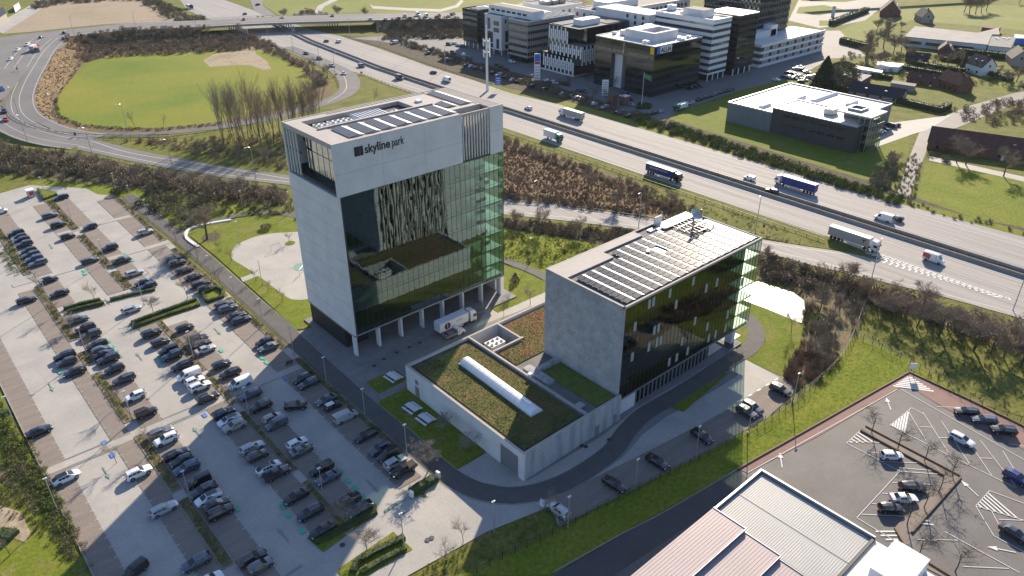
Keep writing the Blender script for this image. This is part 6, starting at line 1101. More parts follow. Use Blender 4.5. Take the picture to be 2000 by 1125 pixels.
# --- trucks
def truck(x, y, ang, label, trailer, cab, L=13.4, Hh=2.85, z=.1, front=True, name='articulated_truck', text_=None, wcab=2.5, group=MWG, logo=None, cargo=True):
    """cab towards +x"""
    t = thing(name, label, 'truck', (x, y, z), ang, group); cb = L/2+1.5
    def P(nm, q, m_, par=t): return put(nm, q.mesh(nm), m_, par)
    if cargo: q = MB(); q.box(-L/2-1.2, L/2-1.2, -1.27, 1.27, 1.1, 1.1+Hh); P('trailer', q, trailer); q = MB(); q.box(-L/2-1.2, L/2-1.2, -1.2, 1.2, 1.1+Hh, 1.13+Hh); P('trailer_roof', q, 'white_metal')
    q = MB(); q.box(-L/2-1.1, L/2+1, -.5, .5, .7, 1.09); P('chassis', q, 'black_rubber')
    q = MB(); q.box(cb-1.9, cb+.05, -1.24, 1.24, .55, 2.6); q.add([(cb-1.9, -1.2, 2.6), (cb+.05, -1.2, 2.6), (cb+.05, 1.2, 2.6), (cb-1.9, 1.2, 2.6), (cb-1.9, -1.05, 3.7), (cb-.35, -1.05, 3.45), (cb-.35, 1.05, 3.45), (cb-1.9, 1.05, 3.7)], [(4, 5, 6, 7), (0, 1, 5, 4), (1, 2, 6, 5), (2, 3, 7, 6), (3, 0, 4, 7)]); P('cab', q, cab)
    q = MB(); q.add([(cb+.07, -1.1, 1.75), (cb+.07, 1.1, 1.75), (cb+.07, 1.1, 2.55), (cb+.07, -1.1, 2.55)], [(0, 1, 2, 3)]); [q.add([(cb-1.1, s_*1.255, 1.75), (cb-.1, s_*1.255, 1.75), (cb-.1, s_*1.255, 2.5), (cb-1.1, s_*1.255, 2.5)], [(0, 1, 2, 3)]) for s_ in (-1, 1)]; P('windows', q, 'car_glass')
    q = MB(); q.box(cb+.05, cb+.12, -1.1, 1.1, .6, 1.3); P('grille', q, 'dark_metal'); q = MB(); [q.box(cb+.0, cb+.2, s_*1.45-.12, s_*1.45+.12, 1.7, 2.4) for s_ in (-1, 1)]; P('mirrors', q, 'dark_metal')
    wq = MB().tube((0, -.16, 0), (0, .16, 0), .5, n=12, cap=True).mesh('wheel'); wq.materials.append(MATS['tyre'])
    for xx in ([-L/2+.1, -L/2+1.4, -L/2+2.7] if L > 9 else [-L/2+1.6])+([L/2-2.2] if L > 9 else [])+[cb-1.0]:
        for s_ in (-1, 1): o = bpy.data.objects.new('wheel', wq); COL.objects.link(o); o.parent = t; o.location = (xx, s_*1.08, .5)
    q = MB(); [q.box(-L/2+4.2, L/2-3, s_*1.2-.04, s_*1.2+.04, .55, .95) for s_ in (-1, 1)]
    if L > 9: P('side_guard', q, 'white_metal')
    for s_ in (-1, 1): q = MB(); q.box(cb+.04, cb+.13, s_*.95-.2, s_*.95+.2, .8, 1.0); P('headlight', q, 'headlight')
    q = MB(); [q.box(-L/2-1.24, -L/2-1.19, s_*1-.2, s_*1+.2, .8, 1.0) for s_ in (-1, 1)]; P('tail_light', q, 'tail_light')
    for (s__, sz, px_, pz, m_, side) in (text_ or []):
        cu = text(s__, sz, 'lettering', m_, t, (0, 0, 0), (0, 0, 0), .01); cu.location = (px_, side*1.29, pz); cu.rotation_euler = (pi/2, 0, 0 if side < 0 else pi)
    return t
x, y = G(1297, 335, 2.3); truck(x-.3, y, rad(-90), 'navy articulated truck with white lettering on the near carriageway', 'paint_navy', 'paint_black', 13.4, text_=[('P&O FERRYMASTERS', .95, -5.8, 2.6, 'white_paint', -1)])
x, y = G(1556, 358, 2.3); truck(x, y, rad(90), 'blue curtain sided articulated truck with a white cab', 'navy_tarp', 'paint_white')
x, y = G(1667, 464, 2.3); tq = truck(x, y, rad(-90), 'long grey articulated truck with a white cab near the chevrons', 'trailer_grey', 'paint_white')
q = MB(); q.add([(4.6, -1.285, 3.2), (3.2, -1.285, 3.2), (3.9, -1.285, 2.0)], [(0, 1, 2)]); put('logo', q.mesh('logo'), 'black_cladding', tq); q = MB(); q.add([(4.3, -1.29, 3.0), (3.9, -1.29, 3.0), (3.9, -1.29, 2.3)], [(0, 1, 2)]); put('logo', q.mesh('logo'), 'yellow_sign', tq)
x, y = G(1117, 222, 2.2); truck(x, y, rad(90), 'grey container truck with a white cab right of the antenna mast', 'trailer_grey', 'paint_white', 12)
x, y = G(1080, 264, 2.2); truck(x, y, rad(-90), 'short box truck with white box and green cab', 'paint_white', 'paint_green', 7.2, 2.9, name='box_truck')
x, y = G(370, 12, 2); truck(x, y, rad(-90), 'silver tank truck beyond the bridge at the top', 'galvanised', 'paint_dark_blue', 7.5, 2.0, name='tank_truck')
x, y = G(66, 93, HB+2); truck(x, y, rad(62), 'red truck crossing the junction at upper left', 'pink_roof', 'paint_red', 7.5, 2.5, z=HB+.1, name='box_truck', group='vehicles on the overpass and junction')
x, y = G(1330, 209, 1.5); truck(x, y, rad(180), 'small white and green truck parked by the office lawn', 'paint_white', 'paint_green', 6, 2.2, name='box_truck', group=PK)
x, y = G(889, 627, 2.1); tq = truck(x, y, rad(0), 'white box truck with a round dark logo parked beside the tower', 'paint_white', 'paint_white', 9.3, 2.6, z=.2, name='box_truck', group='trucks parked beside the tower')
q = MB(); q.tube((-3.4, -1.28, 2.4), (-3.4, -1.3, 2.4), .95, n=20, cap=True); put('logo', q.mesh('logo'), 'black_cladding', tq); q = MB(); q.box(-4.1, -2.7, -1.32, -1.3, 2.25, 2.5); put('logo', q.mesh('logo'), 'red_plastic', tq); q = MB(); q.box(-3.47, -3.33, -1.325, -1.3, 1.6, 3.2); put('logo', q.mesh('logo'), 'white_metal', tq)
q = MB(); q.box(-.6, 1.6, -1.3, -1.28, 2.75, 2.87); q.box(-.6, 1.2, -1.3, -1.28, 2.5, 2.56); put('faint_print', q.mesh('faint_print'), 'grey_metal', tq)
q = MB(); q.box(-5.8, 3.4, -1.26, 1.26, 3.74, 3.75); put('blue_tint_roof', q.mesh('blue_tint_roof'), 'polycarbonate', tq)
# flatbed pickup truck
x, y = G(880, 654, .9); fb = car('van', 'white', x+1.6, y, .2, 0, 'small white flatbed truck parked behind the box truck', 'trucks parked beside the tower', 'truck', name='flatbed_truck')
for ch in list(fb.children):
    if ch.name.startswith('body'):
        me = loft([(.1, .95, .3, 1.1, 1.9, .84), (.4, .97, .28, 1.1, 1.94, .86), (.9, .97, .28, 1.1, 1.88, .82), (1.75, .95, .28, 1.05, 1.12, .8), (2.3, .9, .3, .92, .97, .7), (2.53, .78, .38, .75, .77, .6)]).mesh('body'); me.materials.append(MATS['paint_white']); ch.data = me
q = MB(); q.box(-3.3, 0, -1.05, 1.05, .75, .85); [q.box(*b_) for b_ in ((-3.3, 0, -1.05, -1.0, .85, 1.2), (-3.3, 0, 1.0, 1.05, .85, 1.2), (-3.3, -3.25, -1, 1, .85, 1.2), (-.05, 0, -1, 1, .85, 1.6))]; put('flatbed', q.mesh('flatbed'), 'grey_metal', fb)
# red patches and rack of the van by the chevrons, motorcycle
for r in [o for o in bpy.data.objects if o.get('label', '').startswith('white and red van')]:
    q = MB(); [q.add([(-2.86, s_*1.035, 1.3), (-.9, s_*1.035, .7), (-.7, s_*1.0, 2.1), (-1.6, s_*.97, 2.4), (-2.86, s_*.98, 2.3)], [(0, 1, 2, 3, 4)]) for s_ in (-1, 1)]; put('red_livery', q.mesh('red_livery'), 'paint_red', r)
    q = MB(); [q.box(-2.6, 1.2, y_-.03, y_+.03, 2.72, 2.78) for y_ in (-.7, .7)]; [q.box(x_, x_+.06, -.75, .75, 2.66, 2.72) for x_ in (-2.4, -1.5, -.6, .3, 1)]; put('roof_rack', q.mesh('roof_rack'), 'galvanised', r)
x, y = G(565, 708.6, .4); t = thing('motorcycle', 'black motorcycle parked alone in the last bay by the tower', 'motorcycle', (x, y, .17), rad(10))
for xx in (-.7, .7): q = MB(); q.tube((xx, -.06, .32), (xx, .06, .32), .32, n=14, cap=True); w_ = put('wheel', q.mesh('wheel'), 'tyre', t); q = MB(); q.tube((xx, -.07, .32), (xx, .07, .32), .2, n=10, cap=True); put('rim', q.mesh('rim'), 'rim', w_)
q = MB(); q.tube((-.7, 0, .35), (-.1, 0, .75), .08); q.tube((.7, 0, .35), (.4, 0, .95), .05); q.box(-.3, .25, -.15, .15, .35, .65); put('frame', q.mesh('frame'), 'dark_metal', t); q = MB(); q.box(-.75, -.05, -.14, .14, .78, .88); put('seat', q.mesh('seat'), 'black_rubber', t); q = MB(); q.box(-.02, .42, -.17, .17, .75, .98); put('fuel_tank', q.mesh('fuel_tank'), 'paint_red', t); q = MB(); q.box(.38, .44, -.38, .38, .98, 1.03); put('handlebar', q.mesh('handlebar'), 'dark_metal', t)
for o in PROTO.values():
    for ch in list(o.children_recursive): bpy.data.objects.remove(ch)
    bpy.data.objects.remove(o)
# ================================================================ VEGETATION
nr = np.random.default_rng(4)
def np_mesh(name, V, F):
    me = bpy.data.meshes.new(name); V = np.ascontiguousarray(V, dtype=np.float32); F = np.ascontiguousarray(F, dtype=np.int32)
    me.vertices.add(len(V)); me.vertices.foreach_set('co', V.ravel()); me.loops.add(F.size); me.loops.foreach_set('vertex_index', F.ravel())
    me.polygons.add(len(F)); me.polygons.foreach_set('loop_start', np.arange(len(F), dtype=np.int32)*F.shape[1]); me.update(calc_edges=True); return me
def inpoly(P, xy):
    x, y = xy[:, 0], xy[:, 1]; r = np.zeros(len(xy), bool); n = len(P)
    for i in range(n):
        a, b = P[i], P[i-1]
        if a[1] != b[1]: r ^= ((a[1] > y) != (b[1] > y)) & (x < (b[0]-a[0])*(y-a[1])/(b[1]-a[1])+a[0])
    return r
def sample(poly, dens, px=True, h=0):
    P = [G(u, v, h) for u, v in poly] if px else poly; A = np.array(P); lo, hi = A.min(0), A.max(0); n = int((hi-lo).prod()*dens)
    xy = lo+(hi-lo)*nr.random((n, 2)); return xy[inpoly(P, xy)]
def blades(n, h, spread, w, ball=False, seed=0):
    g_ = np.random.default_rng(seed); V = []
    for _ in range(n):
        a = g_.random()*2*pi; r = g_.random()**.6*spread; b = np.array([cos(a)*r*.35, sin(a)*r*.35, 0]); el = g_.uniform(.35, 1.0)
        tip = np.array([cos(a)*r, sin(a)*r, h*el]); mid = (b+tip)/2; d = np.array([-sin(a+g_.normal()*.8), cos(a+g_.normal()*.8), g_.normal()*.3]); d /= np.linalg.norm(d)
        V += [b*.6+d*0, mid+d*w, tip] if not ball else [mid-d*w, mid+d*w, tip]
    return np.array(V).reshape(-1, 3, 3)
def leaves(n, r, h, s, seed=0):
    g_ = np.random.default_rng(seed); d = g_.normal(size=(n, 3)); d /= np.linalg.norm(d, axis=1)[:, None]; c_ = d*(.55+.45*g_.random((n, 1)))*np.array([r, r, h/2])+np.array([0, 0, h/2])
    a = g_.normal(size=(n, 3)); b = g_.normal(size=(n, 3)); a /= np.linalg.norm(a, axis=1)[:, None]; b /= np.linalg.norm(b, axis=1)[:, None]
    return np.stack([c_+a*s, c_-a*s*.5+b*s*.8, c_-a*s*.5-b*s*.8], 1)
KITS = dict(scrub=[np.concatenate([blades(46, 1.7, 1.1, .07, seed=k), blades(16, 1.0, .9, .16, True, seed=k+9)]) for k in range(3)], tall=[np.concatenate([blades(60, 4.2, 1.5, .055, seed=k+20), blades(14, 2.0, 1.2, .14, True, seed=k+9)]) for k in range(3)],
            grass=[blades(9, .35, .3, .05, seed=k+40) for k in range(3)], tuft=[blades(26, .7, .45, .05, seed=k+50) for k in range(3)], leafy=[leaves(70, .8, 1.2, .16, seed=k+60) for k in range(3)], low=[leaves(26, .45, .55, .12, seed=k+70) for k in range(3)], mass=[np.concatenate([leaves(60, 1.3, 1.9, .26, seed=k+80), blades(26, 2.0, 1.5, .1, seed=k+81)]) for k in range(3)])
bvh = None
def emb_z(xy):
    global bvh
    if bvh is None:
        V, F = [], []
        for o in EMB:
            n = len(V); V += [v.co.copy() for v in o.data.vertices]; F += [tuple(i+n for i in p.vertices) for p in o.data.polygons]
        bvh = BVHTree.FromPolygons(V, F)
    out = []
    for x, y in xy: r = bvh.ray_cast(Vector((x, y, 40)), Vector((0, 0, -1))); out.append(r[0].z if r[0] else 0)
    return np.array(out)
def scatter(name, kit, xy, mat, label, cat, smin=.7, smax=1.3, z=0, emb=False, zs=1.0):
    if not len(xy): return
    zz = emb_z(xy) if emb else np.full(len(xy), z)
    V = []; idx = nr.integers(0, 3, len(xy))
    for k in range(3):
        T = KITS[kit][k]; s_ = idx == k; n = s_.sum()
        if not n: continue
        a = nr.random(n)*2*pi; sc = nr.uniform(smin, smax, n); c_, q = np.cos(a)*sc, np.sin(a)*sc
        W_ = np.empty((n,)+T.shape); W_[..., 0] = T[None, ..., 0]*c_[:, None, None]-T[None, ..., 1]*q[:, None, None]+xy[s_, 0][:, None, None]; W_[..., 1] = T[None, ..., 0]*q[:, None, None]+T[None, ..., 1]*c_[:, None, None]+xy[s_, 1][:, None, None]
        W_[..., 2] = T[None, ..., 2]*sc[:, None, None]*zs+zz[s_][:, None, None]; V.append(W_.reshape(-1, 3))
    V = np.concatenate(V); o = put(name, np_mesh(name, V, np.arange(len(V)).reshape(-1, 3)), mat); o['kind'] = 'stuff'; o['label'] = label; o['category'] = cat; return o
# scrub masses
scatter('brown_scrub', 'scrub', sample([(984, 285), (1120, 330), (1250, 372), (1330, 420), (1250, 418), (1100, 396), (984, 378)], 1.3), 'scrub_red', 'reddish brown scrub filling the meadow between slip road and motorway', 'scrub', .22, .6)
scatter('hedge_scrub', 'mass', sample([(984, 268), (1100, 310), (1230, 355), (1290, 378), (1360, 410), (1330, 425), (1220, 375), (1100, 330), (984, 290)], .22), 'scrub_brown', 'brown brambles in a band below the motorway guard rail', 'scrub', .6, 1.1)
scatter('meadow_scrub', 'low', sample([(1250, 365), (1420, 410), (1600, 472), (1560, 478), (1400, 450), (1320, 430)], .25), 'scrub_brown', 'low withered plants on the verge beside the slip road', 'scrub')
scatter('bank_scrub', 'mass', sample([(984, 392), (1100, 404), (1250, 424), (1250, 415), (1100, 392), (984, 375)], .35), 'scrub_dark', 'dark brambles along the top of the slip road', 'scrub', .6, 1.1)
scatter('bank_scrub', 'mass', sample([(984, 428), (1100, 440), (1200, 450), (1260, 458), (1200, 474), (1100, 462), (984, 446)], .4), 'scrub_dark', 'dark brambles on the bank under the slip road behind the tower', 'scrub', .6, 1.1)
scatter('ditch_scrub', 'mass', sample([(-30, 282), (150, 302), (300, 335), (560, 372), (580, 412), (440, 398), (300, 368), (150, 350), (-30, 335)], .14), 'scrub_dark', 'dark tangled bushes between the car park and the curved ramp', 'scrub', .5, 1.6)
scatter('ditch_scrub', 'mass', sample([(150, 315), (300, 345), (560, 385), (570, 405), (300, 368), (150, 345)], .1), 'scrub_brown', 'brown bushes at the inner edge of the dark thicket', 'scrub', .5, 1.6)
scatter('verge_scrub', 'mass', sample([(60, 352), (-20, 352), (-20, 330), (150, 352), (300, 372), (400, 395), (360, 400), (200, 372)], .1), 'twig_olive', 'straggling brown shrubs along the lawn above the car park', 'scrub', .5, 1.0)
scatter('ramp_scrub', 'mass', sample([(230, 275), (400, 272), (560, 262), (565, 335), (450, 315), (330, 292)], .12), 'scrub_brown', 'brown undergrowth between the two curved ramps', 'scrub', .6, 1.1)
scatter('slope_scrub', 'mass', sample([(115, 98), (150, 82), (300, 72), (500, 66), (560, 105), (620, 140), (640, 165), (612, 178), (608, 160), (590, 135), (545, 112), (500, 97), (395, 104), (200, 114), (165, 122)], .14), 'scrub_brown', 'bare brown bushes on the slope under the overpass', 'scrub', .5, 1.5, emb=True)
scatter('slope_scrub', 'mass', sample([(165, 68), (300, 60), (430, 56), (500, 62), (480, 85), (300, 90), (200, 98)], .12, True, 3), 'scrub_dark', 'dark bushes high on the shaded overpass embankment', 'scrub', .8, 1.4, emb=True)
scatter('slope_scrub', 'mass', sample([(745, 52), (900, 45), (905, 68), (850, 72), (760, 68)], .2, True, 2), 'scrub_dark', 'dark green brambles on the embankment right of the bridge', 'scrub', .9, 1.5, emb=True)
scatter('slope_scrub', 'scrub', sample([(60, 150), (105, 100), (160, 120), (112, 190), (108, 218), (130, 250), (60, 232), (35, 200)], .35, True, 1), 'scrub_red', 'withered growth on the brown slope of the junction', 'scrub', .25, .55, emb=True)
scatter('field_edge_scrub', 'low', sample([(104, 190), (112, 190), (118, 225), (160, 244), (300, 252), (430, 240), (430, 246), (300, 258), (150, 250), (108, 228)], .8), 'leaf_dark', 'dark green ground growth edging the loop field', 'scrub', .5, 1.6)
scatter('office_hedge_scrub', 'mass', sample([(742, 76), (840, 106), (1000, 160), (1120, 200), (1240, 238), (1330, 262), (1260, 228), (1100, 176), (900, 112), (760, 70)], .2), 'scrub_dark', 'dark leafless hedge growth between motorway and office park', 'scrub', .7, 1.1)
scatter('motorway_hedge', 'mass', sample([(1238, 222), (1300, 240), (1400, 272), (1560, 325), (1700, 372), (1760, 388), (1755, 402), (1690, 382), (1560, 342), (1400, 290), (1250, 245)], .35), 'leaf_green', 'dense green hedge along the far edge of the motorway', 'hedge', .8, 1.3)
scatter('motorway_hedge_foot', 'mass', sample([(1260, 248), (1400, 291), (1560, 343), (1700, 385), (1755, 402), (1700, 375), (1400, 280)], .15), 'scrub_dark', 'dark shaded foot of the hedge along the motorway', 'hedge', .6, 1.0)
scatter('reed_bed', 'tuft', sample([(1742, 330), (1790, 300), (1800, 320), (1785, 400), (1750, 385)], .5), 'reed', 'dry reeds on both sides of the dead end lane', 'reeds', 1, 2)
scatter('reed_bed', 'scrub', sample([(1755, 390), (1900, 425), (2000, 448), (2100, 470), (2100, 500), (2000, 465), (1850, 425), (1755, 400)], .12), 'scrub_brown', 'brown ditch plants below the right pasture', 'scrub', .6, 1.0)
scatter('median_plants', 'low', sample([(241.9, 20), (244.9, 20), (244.9, 300), (241.9, 300)], .9, False), 'scrub_brown', 'sparse plants growing between the median barriers', 'ground cover', .6, 1.2)
scatter('pond_wood', 'tall', sample([(1578, 590), (1660, 580), (1690, 600), (1640, 690), (1600, 730), (1545, 750), (1535, 730), (1562, 690), (1575, 640)], .09), 'twig', 'leafless thicket between the pond and the fence', 'thicket', .6, 1.1)
scatter('pond_reeds', 'tuft', sample([(1565, 600), (1600, 600), (1590, 660), (1560, 690), (1570, 640)], .9), 'reed', 'yellow reeds at the right shore of the pond', 'reeds', 1.2, 2.2)
scatter('pond_reeds', 'tuft', sample([(1480, 545), (1560, 562), (1578, 580), (1570, 585), (1550, 570), (1520, 560), (1475, 550)], 1.5), 'reed', 'yellow reeds along the back shore of the pond', 'reeds', .8, 1.6)
scatter('dark_thicket', 'scrub', sample([(1560, 690), (1600, 690), (1635, 705), (1590, 750), (1555, 758), (1530, 735)], .5), 'scrub_red', 'dark reddish brush in the corner behind the parking bays', 'thicket', 1, 1.5)
scatter('bank_wood', 'mass', sample([(1480, 497), (1600, 530), (1700, 562), (1850, 600), (2000, 640), (2100, 665), (2100, 700), (1950, 665), (1800, 625), (1690, 592), (1560, 560), (1480, 535)], .17), 'scrub_brown', 'dense brown thicket below the slip road on the right', 'thicket', .6, 1.8)
scatter('bank_wood', 'tall', sample([(1660, 560), (1800, 600), (2000, 650), (2100, 690), (2100, 710), (1900, 662), (1700, 600)], .12), 'twig', 'leafless young trees rising from the right hand thicket', 'thicket', .7, 1.3)
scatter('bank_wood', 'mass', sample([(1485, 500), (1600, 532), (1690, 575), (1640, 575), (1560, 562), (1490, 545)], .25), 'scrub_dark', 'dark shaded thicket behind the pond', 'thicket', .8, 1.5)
scatter('orchard_tufts', 'tuft', sample([(1690, 600), (1900, 645), (2100, 705), (2100, 850), (2000, 805), (1850, 762), (1775, 700), (1675, 655)], .25), 'twig_olive', 'rough tussocks under the right hand trees', 'grass', .8, 1.6)
scatter('meadow_grass', 'grass', sample([(1668, 655), (1775, 700), (1900, 780), (2000, 830), (1775, 728), (1440, 918), (1200, 1050), (1080, 1125), (930, 1125), (1100, 1030), (1440, 840), (1560, 790), (1620, 720)], 5), 'grass_blade', 'thick green grass on the strip between the two lots', 'grass', .35, .8)
scatter('field_grass', 'grass', sample([(984, 448), (1180, 480), (1250, 500), (1240, 520), (1060, 525), (984, 508)], 2.0), 'grass_blade', 'rank grass on the bank behind the tower', 'grass', 1, 2)
scatter('field_saplings', 'scrub', sample([(984, 455), (1180, 485), (1230, 505), (1060, 520), (984, 500)], .05), 'twig_olive', 'young planted shrubs on the bank behind the tower', 'shrubs', .7, 1.1)
scatter('verge_saplings', 'scrub', sample([(430, 395), (570, 415), (600, 428), (600, 436), (520, 420), (440, 425)], .12), 'twig_olive', 'young planted shrubs on the verge above the round lawn', 'shrubs', .7, 1.1)
scatter('green_shrubs', 'leafy', sample([(285, 375), (400, 385), (430, 400), (390, 440), (350, 455), (320, 430), (290, 400)], .35), 'twig_olive', 'grey green shrubbery behind the big bare tree', 'shrubs', 1.0, 1.8)
scatter('garden_shrubs', 'leafy', sample([(0, 770), (20, 830), (60, 900), (105, 960), (150, 1040), (140, 1110), (90, 1000), (50, 960), (20, 900), (-10, 850)], .5), 'leaf_green', 'mixed green shrubs in the garden left of the lot', 'shrubs', .5, 1.0)
scatter('garden_shrubs', 'tuft', sample([(0, 800), (40, 860), (105, 960), (165, 1070), (120, 1070), (60, 980), (0, 900)], 1.6), 'reed', 'dry brown perennials in the garden left of the lot', 'shrubs', .7, 1.3)
scatter('garden_shrubs', 'tall', sample([(25, 900), (60, 930), (70, 1000), (40, 1000), (10, 940)], .05), 'twig', 'leafless shrubs in the middle of the left garden', 'shrubs', .5, .8)
scatter('garden_shrubs', 'leafy', sample([(20, 830), (60, 870), (110, 960), (175, 1075), (185, 1120), (140, 1120), (110, 1040), (80, 985), (10, 900), (0, 830)], .7), 'twig_olive', 'olive brown shrubs edging the outer left kerb', 'shrubs', .4, .85)
scatter('garden_shrubs', 'leafy', sample([(0, 800), (60, 860), (110, 950), (150, 1040), (95, 1030), (60, 990), (0, 985)], .55), 'leaf_green', 'rounded yellow green shrubs in the middle of the left garden', 'shrubs', .5, 1.1)
scatter('garden_shrubs', 'tuft', sample([(0, 860), (70, 880), (130, 990), (165, 1080), (120, 1100), (60, 1030), (0, 1010)], 1.4), 'scrub_red', 'rusty brown perennials in the left garden', 'shrubs', .6, 1.2)
patch('garden_path', [(-10, 985), (40, 1000), (60, 1040), (50, 1060), (-10, 1040)], 'bare_earth', Z[2]); patch('garden_path', [(0, 905), (40, 925), (75, 985), (70, 1010), (30, 960), (0, 940)], 'rough_ground', Z[2])
scatter('village_scrub', 'leafy', sample([(1650, 140), (1700, 118), (1760, 135), (1850, 130), (1960, 155), (1990, 175), (1880, 165), (1760, 155), (1660, 160)], .03), 'leaf_green', 'green garden shrubs between the village houses', 'shrubs', 1.0, 2.2)
patch('garden_lawn', [(1800, 128), (1880, 136), (1876, 142), (1796, 134)], 'lawn', Z[5]); patch('garden_lawn', [(1740, 136), (1845, 148), (1842, 153), (1738, 141)], 'lawn', Z[5]); patch('garden_lawn', [(1935, 163), (1970, 168), (1960, 176), (1925, 172)], 'lawn', Z[5])
scatter('garden_ground_cover', 'leafy', sample([(0, 462), (20, 490), (40, 530), (40, 542), (20, 530), (-10, 500)], .5), 'leaf_green', 'green shrubs beyond the upper far left row', 'shrubs', .5, 1.0)
scatter('forecourt_planting', 'leafy', sample([(815, 1118), (950, 1045), (1075, 992), (1092, 1030), (1000, 1070), (900, 1125), (800, 1160)], .22), 'leaf_green', 'loose shrubs below the curved forecourt', 'shrubs', .4, .8)
scatter('forecourt_planting', 'tuft', sample([(815, 1118), (950, 1045), (1075, 992), (1092, 1030), (1000, 1070), (900, 1125), (800, 1160)], .6), 'reed', 'dry tussocks below the curved forecourt', 'shrubs', .6, 1.2)
scatter('village_scrub', 'mass', sample([(1640, 120), (1700, 75), (1760, 110), (1900, 110), (2000, 150), (2000, 180), (1900, 150), (1800, 150), (1700, 140)], .02), 'scrub_dark', 'garden bushes between the village houses', 'shrubs', .8, 1.5)
scatter('village_scrub', 'mass', sample([(1855, 215), (1990, 195), (2100, 200), (2100, 260), (1880, 238)], .06), 'scrub_brown', 'brown thicket behind the long barn', 'scrub', .8, 1.5)
scatter('village_scrub', 'mass', sample([(1700, 355), (1745, 300), (1755, 320), (1735, 375), (1700, 372)], .25), 'twig_olive', 'grey brown bushes between the hall lawn and the lane', 'scrub', .5, 1.6)
scatter('village_scrub', 'mass', sample([(1815, 290), (1850, 262), (1870, 300), (1850, 320), (1812, 312)], .12), 'twig_olive', 'grey brown bushes at the lane in front of the barn', 'scrub', .6, 1.2)
scatter('far_scrub', 'mass', sample([(560, 40), (640, 34), (640, 28), (600, 22)], .05), 'scrub_brown', 'bushes beyond the bridge beside the meadow', 'scrub', 1, 2)
scatter('far_scrub', 'mass', sample([(270, -14), (345, 18), (430, 50), (380, 52), (330, 38), (250, -10)], .07), 'scrub_dark', 'dark bushes between the ploughed field and the motorway', 'scrub', 1, 2)
scatter('far_scrub', 'mass', sample([(60, 12), (120, -10), (320, -14), (330, -2), (120, 8), (70, 20)], .06), 'scrub_dark', 'dark hedge growth at the top of the ploughed field', 'scrub', 1, 2)
for b in BEDS:
    shade = b[3] < 140
    p = sample([(b[0]+.3, b[2]+.3), (b[1]-.3, b[2]+.3), (b[1]-.3, b[3]-.3), (b[0]+.3, b[3]-.3)], 1.6, False); scatter('bed_planting', 'low', p, 'leaf_green', 'low green planting inside a parking bed', 'ground cover', .6, 1.2, .2)
    p = sample([(b[0]+.3, b[2]+.3), (b[1]-.3, b[2]+.3), (b[1]-.3, b[3]-.3), (b[0]+.3, b[3]-.3)], .8, False); scatter('bed_planting', 'tuft', p, 'scrub_red', 'withered brown planting inside a parking bed', 'ground cover', .6, 1.1, .2)
p = sample([(PX0+1.7, PY0+1.6), (92, PY0+1.6), (92, PY1-2.2), (PX0+1.7, PY1-2.2)], 5, False); keep = np.abs((p-A_) @ nn) > 1.8; keep |= ((p-A_) @ d < -.3) | ((p-A_) @ d > L+20)
# (the skylight footprint stays clear)
A_, B_ = np.array(G(908, 700, 7.4)), np.array(G(1048, 803, 7.2)); d_ = (B_-A_)/np.linalg.norm(B_-A_); nn_ = np.array([-d_[1], d_[0]]); Ls = np.linalg.norm(B_-A_); keep = (np.abs((p-A_) @ nn_) > 1.8) | ((p-A_) @ d_ < -.3) | ((p-A_) @ d_ > Ls+.3)
scatter('roof_sedum', 'low', p[keep], 'sedum_green', 'mossy sedum plants covering the podium green roof', 'ground cover', .18, .4, 6.4)
p = sample([(94.6, 105.8), (122, 105.8), (122, 120), (103, 120), (103, 112), (94.6, 112)], 5, False); scatter('roof_sedum', 'low', p, 'sedum', 'reddish sedum plants on the rear podium roof', 'ground cover', .18, .4, 6.4)
